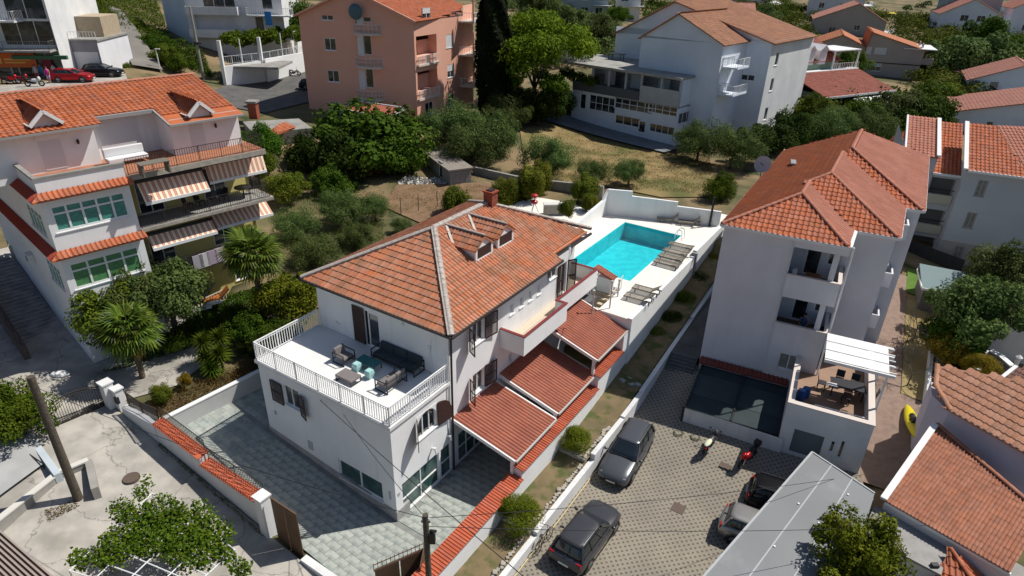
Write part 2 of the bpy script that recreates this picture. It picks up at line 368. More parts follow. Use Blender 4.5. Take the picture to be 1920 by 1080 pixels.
# ------------------------------------------------------------ ground heights
def hz(a, b): return max(-.35, -.14*a) if a < 0 else 0
CP = [tuple(H.w(a, b, z)) for a, b, z in [(-16.6, -5.5, 2.25), (-12, -8.6, 1.65), (-5, -6.5, .65), (0, -6.5, 0), (6, -8, -.5), (10, -4, -.5), (-20, -9, 2.8), (-13.5, 2, 2.2), (-13.5, 8, 2.8), (-18, 4, 3.0),
      (-12, 14, 3.6), (-9, 20, 4.4), (7, 4, -.5), (12, 8, -.5), (-25, -14, 3.2), (-12, -16, 1.2), (5, -16, -1), (20, -16, -2), (9, 40, 4.4), (-2, 40, 4.8), (-9, 30, 4.8)]]
CP += [tuple(U(*c)) for c in [(10, 640, 2.9), (90, 700, 2.6), (165, 650, 2.8), (425, 545, 4.1), (540, 560, 3.7), (620, 450, 4.2), (750, 370, 4.4), (560, 350, 4.9), (845, 358, 4.6), (1000, 300, 5.0), (1200, 330, 4.9), (1250, 280, 4.7),
      (1120, 235, 5.2), (960, 240, 5.8), (784, 240, 6.4), (600, 240, 7), (500, 175, 8), (430, 155, 8.6), (240, 155, 10.5), (20, 165, 11), (270, 70, 13.5), (560, 10, 14.5), (1350, 350, 4.6), (1450, 240, 4.9), (1600, 300, 4.2),
      (1690, 470, 2.9), (1750, 560, 1.9), (1700, 640, 1.3), (1690, 800, .5), (1640, 900, -.5), (1860, 640, 1.5), (1900, 1040, -1), (1345, 200, 6.0), (1600, 190, 5.5), (1730, 160, 5.2), (1860, 160, 5), (1900, 60, 7.5), (1600, 40, 9),
      (1300, 40, 8.5), (1100, 20, 10), (900, 5, 11)]]
CP += [(300*math.sin(rad(t)), 300*math.cos(rad(t)), 13+3*math.sin(t)) for t in range(-70, 71, 20)]
CP += [(-60, -20, 4), (60, -20, -3), (0, -40, -2), (90, 20, 0), (-90, 40, 10), (-110, 120, 18)]
_c = np.array(CP); _xy = _c[:, :2]
def _phi(r): return np.where(r > 0, r*r*np.log(r+1e-9), 0)
_n = len(CP); _A = np.zeros((_n+3, _n+3)); _A[:_n, :_n] = _phi(np.linalg.norm(_xy[:, None]-_xy[None], axis=2))+np.eye(_n)*6; _P = np.c_[np.ones(_n), _xy]; _A[:_n, _n:] = _P; _A[_n:, :_n] = _P.T
_w = np.linalg.solve(_A, np.r_[_c[:, 2], 0, 0, 0])
def gzn(xy): return _phi(np.linalg.norm(xy[:, None]-_xy[None], axis=2))@_w[:_n]+_w[_n]+xy@_w[_n+1:]
def gz(x, y): return float(gzn(np.array([[x, y]]))[0])
R = Fr(12.5, 35.4, 1.5, -25.8)
def lz(a, b): return -.5+max(0, b-10.5)*.2
def ULOT(px, py, dz=0):
    z = -.5
    for _ in range(12): l = H.l(U(px, py, z+dz)); z = lz(l.x, l.y)
    P = U(px, py, z+dz); return V((P.x, P.y, z))
PADS = []                                        # (frame, polygon, height or function)
PADS.append((H, [(-13, -3.9), (3.9, -3.9), (3.9, 20), (-9.4, 20), (-9.4, 6), (-13, 6)], lambda a, b: hz(a, b)))
PADS.append((H, [(3.8, -7), (6.3, -7), (6.3, 33), (3.8, 33)], lambda a, b: .05+max(0, (b-9)*.13)))
PADS.append((H, [(6.0, -10), (24, -10), (24, 9), (15, 17.5), (6.0, 17.5)], -.5))
PADS.append((H, [(-7, 18.5), (4.2, 18.5), (4.2, 37), (-7, 37)], 3.0))
_o = U(1312, 672, 1.8); R = Fr(_o.x, _o.y, 1.8, -25.8)
PADS.append((R, [(-3.0, -7.5), (10.8, -7.5), (11.2, 8), (11.6, 25.5), (1.5, 25), (-1.5, 8), (-3.0, 0)], -.5))
_c = AT(61, 335, 40); Lf = Fr(_c.x, _c.y, 3.4, 48)
PADS.append((Lf, [(-3, 2), (4.4, -.1), (12.3, 2.0), (12.3, 16), (-3, 16)], 2.4))
def ground_fix(x, y, z):
    for fr, poly, h in PADS:
        l = fr.l((x, y, 0))
        if inside(poly, l.x, l.y): z = min(z, (h(l.x, l.y) if callable(h) else h)-.35)
    return z
def axis(lo, hi, near0, near1, d0):
    v = []; x = lo
    while x < hi:
        v.append(x); t = 0 if near0 <= x <= near1 else min(abs(x-near0), abs(x-near1)); x += d0+t*.06
    return np.array(v+[hi])
xs = axis(-420, 420, -42, 45, .9); ys = axis(-60, 520, 8, 80, .9)
gx, gy = np.meshgrid(xs, ys); pts = np.c_[gx.ravel(), gy.ravel()]
zz = np.concatenate([gzn(pts[i:i+4000]) for i in range(0, len(pts), 4000)])
far = np.linalg.norm(pts, axis=1); zz = np.where(far > 260, np.clip(zz, -30, 15)*1.0, zz)
zz = np.array([ground_fix(p[0], p[1], z) if 8 < p[1] < 80 and -45 < p[0] < 50 else z for p, z in zip(pts, zz)])
nx, ny = len(xs), len(ys); idx = np.arange(nx*ny).reshape(ny, nx)
fc = np.stack([idx[:-1, :-1], idx[:-1, 1:], idx[1:, 1:], idx[1:, :-1]], -1).reshape(-1, 4)
me = bpy.data.meshes.new('ground'); me.from_pydata(np.c_[pts, zz].tolist(), [], fc.tolist()); me.polygons.foreach_set('use_smooth', [True]*len(me.polygons))
go = bpy.data.objects.new('ground', me); link(go); go['kind'] = 'structure'
GND = M('garden_ground', (.23, .165, .09), 1, (.10, .095, .04), .13, .8, 6, lo=.42, hi=.58, detail=9, dark=(.035, .05, .016), dscale=.35, dlo=.55, dhi=.7)
me.materials.append(GND)
def drape(name, fr, poly, mat, dz=.05, zf=None, grid=1.2, kind='structure', label=None, cat=None, skirt=0):
    bm = bmesh.new(); bm.faces.new([bm.verts.new((p[0], p[1], 0)) for p in poly]); x = [p[0] for p in poly]; y = [p[1] for p in poly]
    for ax, lo, hi in ((0, min(x), max(x)), (1, min(y), max(y))):
        k = int((hi-lo)/grid)
        for i in range(1, k+1):
            c = [0, 0, 0]; c[ax] = lo+i*(hi-lo)/(k+1); nn = [0, 0, 0]; nn[ax] = 1
            bmesh.ops.bisect_plane(bm, geom=bm.verts[:]+bm.edges[:]+bm.faces[:], plane_co=c, plane_no=nn)
    for v in bm.verts:
        wv = fr.w(v.co.x, v.co.y, 0); v.co.z = (zf(v.co.x, v.co.y) if zf else gz(wv.x, wv.y))+dz-fr.z0
    if skirt:
        r = bmesh.ops.extrude_face_region(bm, geom=bm.faces[:])
        for v in r['geom']:
            if isinstance(v, bmesh.types.BMVert): v.co.z -= 0
        for f in bm.faces: pass
    bmesh.ops.recalc_face_normals(bm, faces=bm.faces)
    if sum(f.normal.z for f in bm.faces) < 0: bmesh.ops.reverse_faces(bm, faces=bm.faces)
    me = bpy.data.meshes.new(name); bm.to_mesh(me); bm.free(); me.materials.append(mat); o = bpy.data.objects.new(name, me); link(o)
    o.location = (fr.x, fr.y, fr.z0); o.rotation_euler = (0, 0, fr.az); Z0[o.name] = fr.z0; return tag(o, label, cat, kind=kind)
# --- courtyard, street, planter, parking lot
court = drape('courtyard', H, [(-13, -3.9), (3.6, -3.9), (3.6, 17.5), (0, 17.5), (0, 0), (-9.3, 0), (-9.3, 6), (-13, 6)], M('slab_joint', (.27, .275, .25), .95, (.2, .215, .2), 2), .0, hz)
def pavers(par, fr, rects, w, d, mat, ind, name='paving_slab', zf=hz, th=.02, gap=.005, stag=True, skip=None):
    c = []
    for x0, x1, y0, y1 in rects:
        for j in range(int((y1-y0)/d)):
            for i in range(int((x1-x0)/w)):
                x = x0+(i+.5)*w+(w/2 if stag and j % 2 else 0); y = y0+(j+.5)*d
                if x+w/2 > x1: continue
                if skip and skip(x, y): continue
                c.append((x, y))
    cw = fr.l((0, 0, HC)); c.sort(key=lambda p: (V((p[0], p[1], 0))-cw).length); rr = random.Random(3); m = MB()
    base = MB().box(-w/2+gap, w/2-gap, -d/2+gap, d/2-gap, 0, th).mesh(name, mat)
    z0 = Z0.get(par.name, 0)
    for k, (x, y) in enumerate(c):
        z = zf(x, y); sl = (zf(x+.3, y)-zf(x-.3, y))/.6
        if k < ind: o = bpy.data.objects.new(name, base); link(o, par); o.location = (x, y, z-z0+rr.uniform(0, .005)); o.rotation_euler = (0, -math.atan(sl), rr.uniform(-.01, .01))
        else: m.cr = rr.random(); m.hexa((x-w/2+gap, y-d/2+gap, z-sl*w/2+rr.uniform(0, .005)), (w-2*gap, 0, sl*w), (0, d-2*gap, 0), (0, 0, th))
    if m.v: o = B(m, name+'s', mat, par); o['kind'] = 'stuff'
pavers(court, H, [(-13, 3.6, -3.9, 0), (-13, -9.3, 0, 6), (0.05, 3.6, 0, 12)], .6, .4, SLAB, 300)
drape('street', W0, [tuple(H.w(a, b, 0))[:2] for a, b in [(-30, -22), (7.5, -22), (6.2, -4.4), (-16.9, -4.4), (-17.2, -1), (-22, 6), (-27, 12), (-36, 10), (-40, -10)]], STREET, .06)
drape('tilled_bed', W0, [U(x, y, z)[:2] for x, y, z in ((715, 385, 4.4), (745, 350, 4.5), (905, 345, 4.7), (960, 355, 4.8), (880, 395, 4.6), (800, 425, 4.4))], M('tilled_soil', (.24, .15, .085), 1, (.17, .11, .06), 1.5, .8, 12), .1)
drape('garden_path', W0, [U(215, 760, 2.2)[:2], U(330, 720, 2.4)[:2], U(470, 600, 3.4)[:2], U(440, 560, 3.8)[:2], U(330, 660, 2.8)[:2], U(200, 690, 2.6)[:2]], STREET, .07)
drape('planter_soil', H, [(4.2, -6.5), (5.95, -6.5), (5.95, 32), (4.2, 32)], SOIL, 0, lambda a, b: .05+(.25 if b > 3 else 0)+(.3 if b > 8.6 else 0)+max(0, (b-11)*.14), grid=.7)
def lotmat():
    m = M('lot_block_paving', (.34, .30, .235), .9, (.27, .24, .195), .6, .3, 40); n = m.node_tree.nodes; L = m.node_tree.links; b = n['Principled BSDF']; cur = b.inputs['Base Color'].links[0].from_socket
    tc = n.new('ShaderNodeTexCoord'); mp = n.new('ShaderNodeMapping'); mp.inputs['Rotation'].default_value = (0, 0, rad(45)); L.new(tc.outputs['Object'], mp.inputs[0])
    v = n.new('ShaderNodeTexVoronoi'); v.voronoi_dimensions = '2D'; v.inputs['Randomness'].default_value = 0; v.inputs['Scale'].default_value = 4.2; L.new(mp.outputs[0], v.inputs['Vector'])
    r = n.new('ShaderNodeMapRange'); r.inputs[1].default_value = .17; r.inputs[2].default_value = .3; r.inputs[3].default_value = .38; r.inputs[4].default_value = 1; L.new(v.outputs['Distance'], r.inputs[0])
    x = n.new('ShaderNodeMix'); x.data_type = 'RGBA'; x.blend_type = 'MULTIPLY'; x.inputs[0].default_value = 1; L.new(cur, x.inputs[6]); L.new(r.outputs[0], x.inputs[7]); L.new(x.outputs[2], b.inputs['Base Color'])
    bk = n.new('ShaderNodeTexBrick'); bk.inputs['Scale'].default_value = 4.6; bk.inputs['Mortar Size'].default_value = .03; bk.inputs[1].default_value = (1, 1, 1, 1); bk.inputs[2].default_value = (.86, .86, .86, 1); bk.inputs[3].default_value = (.6, .6, .6, 1); L.new(mp.outputs[0], bk.inputs[0])
    y = n.new('ShaderNodeMix'); y.data_type = 'RGBA'; y.blend_type = 'MULTIPLY'; y.inputs[0].default_value = .8; L.new(x.outputs[2], y.inputs[6]); L.new(bk.outputs[0], y.inputs[7]); L.new(y.outputs[2], b.inputs['Base Color']); return m
drape('dry_field', W0, [U(x, y, z)[:2] for x, y, z in ((975, 250, 5.4), (1060, 215, 5.6), (1150, 250, 5), (1260, 290, 4.7), (1345, 310, 4.6), (1345, 375, 4.5), (1240, 372, 4.8), (1140, 350, 5), (990, 345, 5))], M('dry_field_grass', (.28, .20, .09), 1, (.19, .15, .06), .35, .7, 15, dark=(.10, .105, .03), dscale=.22, dlo=.48, dhi=.66), .1)
lot = drape('parking_lot', H, [(6.15, -9), (24, -9), (24, 4), R.l((0,0,0))[:0] or tuple(H.l(R.w(9.6, -4.6, 0)))[:2], tuple(H.l(R.w(9.6, -.1, 0)))[:2], tuple(H.l(R.w(-2.4, -.1, 0)))[:2], (6.15, 16.5)], lotmat(), 0, lz, grid=1.5)
LZ = -.5
# ------------------------------------------------------------ main white house
mh = T('white_house', 'white two-storey house with hipped terracotta roof, roof terrace and orange-tiled canopies, in the centre', 'house', H)
shutter_list = []
def shutter(par, fr, P, d, w, h, swing=0, name='shutter', arch=False, mat=BROWN):
    """louvred leaf hinged at P (local), opening along direction d"""
    d = V((math.cos(d), math.sin(d), 0)); n = d.cross(V((0, 0, 1))); m = MB(); P = V(P)
    for a, b, c, e in ((0, .06, 0, h), (w-.06, w, 0, h), (.06, w-.06, 0, .07), (.06, w-.06, h-.07, h), (.06, w-.06, h*.5-.03, h*.5+.03)):
        m.hexa(P+d*a+V((0, 0, c))-n*.02, d*(b-a), n*.04, (0, 0, e-c))
    k = int(h/.075)
    for i in range(k): z = .05+i*(h-.1)/k; m.hexa(P+d*.05+V((0, 0, z))-n*.012, d*(w-.1), n*.02+V((0, 0, .03)), (0, 0, .035))
    return B(m, name, mat, par)
g = .2
A1 = (-9.29, 0); A2 = (0, 0); A3 = (0, 4.29); A4 = (-9.29, 4.29)
wall(mh, H, A1, A2, -.3, 5.7, WHITE, [dict(at=(9.29-6.85, 4.5), w=1.15, h=1.25, nx=2), dict(at=(9.29-2.36, 1.39), w=3.05, h=1.22, nx=2, pm=GLASSG, t=.09)])
wall(mh, H, A2, A3, -.3, 5.7, WHITE, [dict(at=(2.49, 4.5), w=1.44, h=1.42, nx=3, dep=.14), dict(at=(1.86, 1.03), w=2.8, h=1.95, nx=2, bars=(.45,), pm=GLASSG, sill=False), dict(at=(3.84, 1.0), w=.86, h=2.0, nx=1, bars=(.5,), pm=GLASSG, sill=False)])
wall(mh, H, (-9.29, 19), A1, -.3, 5.7, WHITE)
B(MB().prism([(-9.33, -.04), (.04, -.04), (.04, .9), (-9.33, .9)], -.4, lambda x, y: .62 if x > -.1 else max(.62+(-x)*.095, 0)), 'plinth', M('plinth_grey', (.38, .375, .37), .9, (.3, .3, .3), 2, .2), mh)
m = MB()                                                        # arch spandrels over the round-topped window
for sgn in (-1, 1):
    c = 2.49; pts = [V((.012, c+sgn*.74, 5.22)), V((.012, c+sgn*.0, 5.22))]+[V((.012, c+sgn*.72*math.sin(t), 4.5+.68*math.cos(t))) for t in [PI/2*k/7 for k in range(8)]]
    m.add([p+V((0, 0, 0)) for p in pts]+[p-V((.2, 0, 0)) for p in pts], [tuple(range(len(pts))), tuple(range(2*len(pts)-1, len(pts)-1, -1))]+[(i, i+len(pts), (i+1) % len(pts)+len(pts), (i+1) % len(pts)) for i in range(len(pts))])
B(m, 'arch_spandrel', WHITE, mh, fix=True)
def archleaf(P, d, w, h, flip):
    d = V((math.cos(d), math.sin(d), 0)); n = d.cross(V((0, 0, 1))); P = V(P); pr = [(0, 0), (w, 0)]
    pr += [(w*t, h*.45+h*.55*(math.sqrt(max(0, 1-(t if not flip else 1-t)**2)))) for t in ([1, .85, .65, .45, .25, .1, 0])]
    m = MB(); q = [P+d*a+V((0, 0, b))-n*.02 for a, b in pr]; k = len(q)
    m.add(q+[p+n*.04 for p in q], [tuple(range(k)), tuple(range(2*k-1, k-1, -1))]+[(i, i+k, (i+1) % k+k, (i+1) % k) for i in range(k)]); B(m, 'shutter', BROWN, mh, fix=True)
archleaf((.05, 3.25, 3.72), PI/2-.1, .98, 1.45, False); archleaf((.05, 1.74, 3.72), -PI/2+.75, .72, 1.4, False)
# terrace slab, railing
B(MB().box(-9.4, .1, -.1, 4.28, 5.7, 5.885), 'terrace_slab', TERRF, mh)
rl = railing(mh, [(-9.3, 4.2, 5.89), (-9.3, 0, 5.89), (0, 0, 5.89), (0, 4.2, 5.89)], 1.05, WPAINT, 'terrace_railing', sp=.15, bar=.035, rail=.06, post=1.55, low=.09, mid=.93)
# back block
wall(mh, H, A4, A3, 5.885, 8.75, WHITE, [dict(at=(9.29-5.0, 7.02), w=.8, h=2.1, nx=1, pm=GLASS, sill=False, dep=.05), dict(at=(9.29-5.52, 7.02), w=.22, h=2.1, nx=1, pm=M('dark_gap', (.01, .01, .012), .6), fm=DKMET, t=.03, sill=False)])
shutter(mh, H, (-5.66, 4.23, 5.95), PI-.02, .86, 2.2)
B(MB().cbox(-7.9, 4.27, 6.5, .12, .05, .12).cbox(-7.7, 4.27, 6.45, .1, .05, .1).cbox(-1.2, 4.27, 7.3, .12, .05, .2).cbox(-2.9, 4.25, 8.1, .12, .08, .12), 'wall_fittings', SHUT, mh)
B(MB().tube([(-1.2, 4.27, 7.3), (-1.25, 4.27, 6.1)], .012, 4).tube([(-1.05, 4.27, 8.0), (-1.12, 4.27, 7.2), (-1.0, 4.27, 6.0)], .01, 4), 'wall_cable', SHUT, mh)
NICH = M('blind_niche', (.5, .51, .54), .9)
wall(mh, H, A3, (0, 16.42), 0, 8.75, WHITE, [dict(at=(1.75, 1.02), w=2.3, h=2.0, nx=3, bars=(.5,), pm=GLASSG, sill=False), dict(at=(2.47, 4.4), w=1.02, h=1.3, nx=2, dep=.16), dict(at=(2.47, 7.5), w=1.0, h=1.3, nx=2, dep=.16),
     *[dict(at=(b-4.29, 7.42), w=.4, h=.62, nx=1, fm=WHITE, pm=NICH, dep=.1, t=.03, name='niche') for b in (9.9, 10.9, 11.85, 12.8)], dict(c=(957, 671), w=.4, h=.62, nx=1, fm=WHITE, pm=NICH, dep=.1, t=.03, name='niche'),
     dict(at=(14.25-4.29, 7.82), w=1.1, h=.62, nx=2), dict(at=(15.5-4.29, 6.98), w=1.1, h=2.1, nx=2, sill=False)])
for b, z, h in ((7.3, 6.8, 1.42), (7.3, 3.7, 1.42)): shutter(mh, H, (.04, b, z), PI/2-.15, .95, h)
for b, z, h in ((5.93, 6.75, 1.42), (5.93, 3.65, 1.42)): shutter(mh, H, (.04, b, z), -PI/2+1.1, .62, h)
shutter(mh, H, (.06, 14.93, 5.9), PI/2-.05, .62, 2.2); shutter(mh, H, (.06, 16.1, 5.9), PI/2-.6, .62, 2.2)
wall(mh, H, (0, 16.42), (-1, 16.43), 0, 9, WHITE); wall(mh, H, (-1, 16.4), (-1, 19), 0, 9, WHITE); wall(mh, H, (-1, 19), (-9.29, 19), 0, 8.75, WHITE)
wall(mh, H, (-9.29, 19), A4, 5.7, 8.75, WHITE); B(MB().box(-.12, .02, 16.3, 16.46, 0, 8.8), 'column', WHITE, mh)
for a, z, s in ((-8.42, 3.72, 1), (-6.22, 3.7, 1)): shutter(mh, H, (a+(.0 if a < -7 else 0), -.07, z), 0 if a < -7 else -.28, .9 if a < -7 else .62, 1.32)
# parts on walls
B(MB().cyl((.1, 4.36, 0), (.1, 4.36, 8.6), .055, n=8), 'downpipe', DKMET, mh)
B(MB().cyl((.06, 4.12, 0.3), (.06, 4.12, 7.6), .03, n=6), 'white_downpipe', WPAINT, mh)
B(MB().box(-6.1, -5.75, -.03, 0.005, 1.55, 2.1), 'meter_box', M('meter_grey', (.5, .5, .5), .6, (.4, .4, .38), 9), mh)
B(MB().box(-8.55, -8.43, -.05, 0.005, 2.7, 2.9), 'wall_socket', M('meter_grey', None) if False else MATS['meter_grey'], mh)
B(MB().cyl((.0, 2.75, 2.62), (.22, 2.75, 2.7), .05, n=8).cyl((.2, 2.75, 2.75), (.3, 2.75, 2.4), .07, .05, 8), 'wall_lamp', WPAINT, mh)
B(MB().cyl((.0, 4.0, 2.55), (.2, 4.0, 2.63), .05, n=8).cyl((.2, 4.0, 2.68), (.27, 4.0, 2.4), .07, .05, 8), 'wall_lamp', WPAINT, mh)
B(MB().box(-.42, -.3, -.03, .005, 1.25, 1.75), 'house_plaque', MATS['meter_grey'], mh); B(MB().box(-.005, .02, .15, .3, 1.5, 1.7), 'intercom', MATS['meter_grey'], mh)
# main roof: eave 8.8, apex 11.3
ER, EL, EF, EB, ZE, ZA = .42, -10.06, 4.0, 19.4, 8.8, 11.32; AF = (-4.82, 9.2, ZA); AB_ = (-4.82, 14.2, ZA)
e1, e2, e3, e4 = (EL, EF, ZE), (ER, EF, ZE), (ER, EB, ZE), (EL, EB, ZE)
k = (ZA-ZE)/(ER+4.82); RN = lambda a: ZE+(ER-a)*k
tiles(mh, H, [e1, e2, AF], .27, .40, TERRA, 170, prof='flat', lip=.035)
d1 = [(-2.05, 9.15), (-2.05, 10.9), (-4.5, 10.9), (-4.5, 9.15)]; d2 = [(-2.05, 11.25), (-2.05, 13.0), (-4.5, 13.0), (-4.5, 11.25)]
tiles(mh, H, [e2, (ER, 14.6, ZE), (-.12, 14.6, RN(-.12)), (-.12, EB-.5, RN(-.12)), AB_, AF], .24, .40, TERRA, 130, prof='roman', lip=.03,
      keep=lambda p: not any(-4.3 < p.x < -2.1 and b0 < p.y < b1 for b0, b1 in ((9.3, 10.8), (11.4, 12.9))))
tiles(mh, H, [(-.12, EB, RN(-.12)), e4, AB_], .27, .4, TERRA, 0, prof='flat'); tiles(mh, H, [e4, e1, AF, AB_], .27, .4, TERRA, 0, prof='flat')
up = V((0, 0, .05))
for P, Q in ((e1, AF), (e2, AF), (AF, AB_), ((-.12, EB, RN(-.12)), AB_), (e4, AB_)): caps(mh, V(P)+up, V(Q)+up, .11, .42, MORTAR, ind=P in (e1, e2, AF), bed=MORTAR)
gt = MB()
for P, Q in (((EL-.06, EF-.08), (ER+.08, EF-.08)), ((ER+.08, EF-.08), (ER+.08, 14.6)), ((ER+.08, 14.6), (-.1, 14.6)), ((-.1, 14.6), (-.1, EB)), ((EL-.06, EF-.08), (EL-.06, EB))): gt.beam((*P, ZE-.07), (*Q, ZE-.07), .14, .12)
B(gt, 'gutter', GUTTER, mh); B(MB().box(EL+.1, ER-.05, EF+.05, 14.55, ZE-.16, ZE-.11).box(EL+.1, -.2, 14.55, EB-.05, ZE-.16, ZE-.11), 'soffit', WHITE, mh)
# dormers
for b0 in (9.3, 11.4):
    b1 = b0+1.5; zb = RN(-2.05); fa = -2.05; zt = zb+.72; zr = zb+1.25; bm_ = (b0+b1)/2; ab = lambda z: ER-(z-ZE)/k
    dm = B(MB().quad((fa, b0, zb-.15), (fa, b1, zb-.15), (fa, b1, zt), (fa, bm_, zr), (fa, b0, zt)).quad((fa, b0, zb-.1), (fa, b0, zt), (ab(zt), b0, zt)).quad((fa, b1, zb-.1), (ab(zt), b1, zt), (fa, b1, zt)), 'dormer', WHITE, mh)
    shm = MB().box(fa-.02, fa+.03, b0+.12, b1-.12, zb+.08, zb+.66)
    B(shm, 'dormer_shutter', BROWN, dm)
    B(MB().box(fa-.05, fa+.06, b0-.06, b1+.06, zb-.06, zb+.06).box(fa-.05, fa+.06, b0-.06, b0+.1, zb, zt).box(fa-.05, fa+.06, b1-.1, b1+.06, zb, zt), 'dormer_frame', WPAINT, dm)
    ov = .1
    zz0 = zt-.04; rr_ = (ab(zr)); l0 = (fa+ov, b0-ov, zz0); l1 = (ab(zz0)+.0, b0-ov, zz0)
    tiles(dm, H, [l1, l0, (fa+ov, bm_, zr+.03), (rr_, bm_, zr+.03)], .24, .36, TERRA, 0, prof='flat')
    tiles(dm, H, [(fa+ov, b1+ov, zz0), (ab(zz0), b1+ov, zz0), (rr_, bm_, zr+.03), (fa+ov, bm_, zr+.03)], .24, .36, TERRA, 0, prof='flat')
    caps(dm, (fa+ov, bm_, zr+.06), (rr_, bm_, zr+.06), .09, .4, MORTAR, ind=False)
    B(MB().beam((ab(zz0), b0-ov-.04, zz0+.02), (rr_+.1, bm_-.1, zr+.02), .14, .08), 'valley_mortar', M('pale_mortar', (.6, .57, .52), .95, (.5, .47, .43), 5, .3), dm)
# chimney
BRICK = M('chimney_brick', (.30, .075, .04), .9, (.22, .06, .035), 6, .4, 20, rnd=.15)
ch = MB(); zc = 11.1
for r in range(7):
    z = zc+r*.13; ch.cr = .3+.1*r
    for i in range(2):
        for j in range(2): ch.cr = R0.random(); ch.box(-4.65-.32+i*.325, -4.65-.32+i*.325+.31, 14.4-.3+j*.305, 14.4-.3+j*.305+.29, z, z+.12)
c_ = B(ch, 'chimney', BRICK, mh); B(MB().box(-4.95, -4.35, 14.12, 14.68, zc-.3, zc+.9), 'mortar_core', MORTAR, c_); B(MB().box(-5.03, -4.27, 14.04, 14.76, zc+.91, zc+.99), 'chimney_cap', BRICK, c_)
B(MB().box(-4.85, -4.45, 14.2, 14.6, zc+.99, zc+1.05), 'flue', DKMET, c_)
# balcony with dark red coping
BM = MB(); REDC = M('dark_red_coping', (.22, .035, .035), .6, (.17, .03, .03), 3)
for x0, x1, y0, y1 in ((0.01, 1.6, 8.7, 8.82), (1.48, 1.6, 8.82, 13.42), (.85, 1.48, 13.3, 13.42), (.85, .97, 13.42, 18.6), (-.95, .85, 18.48, 18.6)): BM.box(x0, x1, y0, y1, 5.55, 6.72)
bo = B(BM, 'balcony_parapet', WHITE, mh); cm = MB()
for x0, x1, y0, y1 in ((0.01, 1.63, 8.67, 8.85), (1.45, 1.63, 8.85, 13.45), (.82, 1.45, 13.27, 13.45), (.82, 1.0, 13.45, 18.63), (-.95, .82, 18.45, 18.63)): cm.box(x0, x1, y0, y1, 6.723, 6.77)
B(cm, 'coping', REDC, bo); B(MB().box(.01, 1.48, 8.82, 13.3, 5.6, 5.83).box(.01, .85, 13.3, 18.48, 5.6, 5.829).box(-1, .01, 16.45, 18.48, 5.6, 5.83), 'balcony_floor', M('balcony_tile', (.62, .50, .38), .8, (.58, .47, .37), 1.5, .1), bo)
B(MB().box(.55, .58, 8.9, 16.3, 5.83, 5.836), 'floor_joint', CONC, bo)
# three tiled canopies along the side
def canopy(lab, a1, b0, b1, zi, zo, front, gut=True, bi=None, z_post=1.5):
    cn = T('tiled_canopy', lab, 'canopy', H, 'tiled canopies along the side wall of the white house'); bi = bi or (b0, b1)
    tiles(cn, H, [(a1, b0, zo), (a1, b1, zo), (.02, bi[1], zi), (.02, bi[0], zi)], .22, .42, TERRP, 0, prof='roman', lip=.012, t=.06)
    B(MB().beam((.0, bi[0]-.05, zi-.1), (a1+.05, b0-.05, zo-.1), .08, .2), 'fascia', WPAINT, cn)
    B(MB().beam((.0, bi[1]+.05, zi-.1), (a1+.05, b1+.05, zo-.1), .08, .2), 'fascia', WPAINT, cn)
    B(MB().beam((a1+.1, b0-.05, zo-.06), (a1+.1, b1+.05, zo-.06), .12, .1), 'gutter', M('grey_gutter', (.45, .44, .42), .6), cn)
    for b in (b0+.15, b1-.15): B(MB().box(a1-.3, a1-.15, b-.08, b+.08, z_post, zo-.02), 'post', WPAINT, cn)
    for i in range(7):
        b = b0+.3+(b1-b0-.6)*i/6; B(MB().beam((.02, b, zi-.16), (a1-.1, b, zo-.14), .07, .12), 'rafter', WPAINT, cn)
    return cn
canopy('lowest tiled canopy beside the courtyard, first from the street', 3.9, 4.45, 8.35, 3.45, 2.62, True)
canopy('middle tiled canopy, between the two others along the house', 3.85, 8.75, 13.25, 3.75, 2.75, True)
c3 = canopy('rear tiled canopy next to the pool deck stairs', 4.05, 12.85, 17.05, 5.3, 4.05, True, z_post=2.0)
B(MB().box(.2, 1.2, 17.35, 18.4, 3.3, 4.9), 'grey_cabinet_top', M('grey_felt', (.12, .12, .125), .9), c3)
B(MB().cyl((1.7, 12.9, 4.9), (1.7, 12.9, 5.3), .02).cyl((1.7, 12.9, 5.3), (1.95, 12.9, 5.35), .02), 'pipe_bend', DKMET, c3)
# wall between the courtyard and the planter with its orange coping
sw = T('side_wall', 'long white side wall with stepped orange tile coping beside the planter strip', 'wall', H)
for b0, b1, z in ((-6.2, 4.65, 1.4), (4.65, 13.0, 1.95), (13.0, 16.35, 2.8)):
    B(MB().box(3.6, 4.22, b0, b1, -.6, z), 'wall_section', WHITE, sw)
    tiles(sw, H, [(4.32, b0-.03, z+.03), (4.32, b1, z+.03), (3.5, b1, z+.14), (3.5, b0-.03, z+.14)], .17, .8, COPM, 0, 'coping_tile', prof='rib', deck=True, lip=.0, hang=0, t=.05)
B(MB().box(3.62, 4.2, 16.36, 17.1, -.6, 3.9), 'wall_section', WHITE, sw)
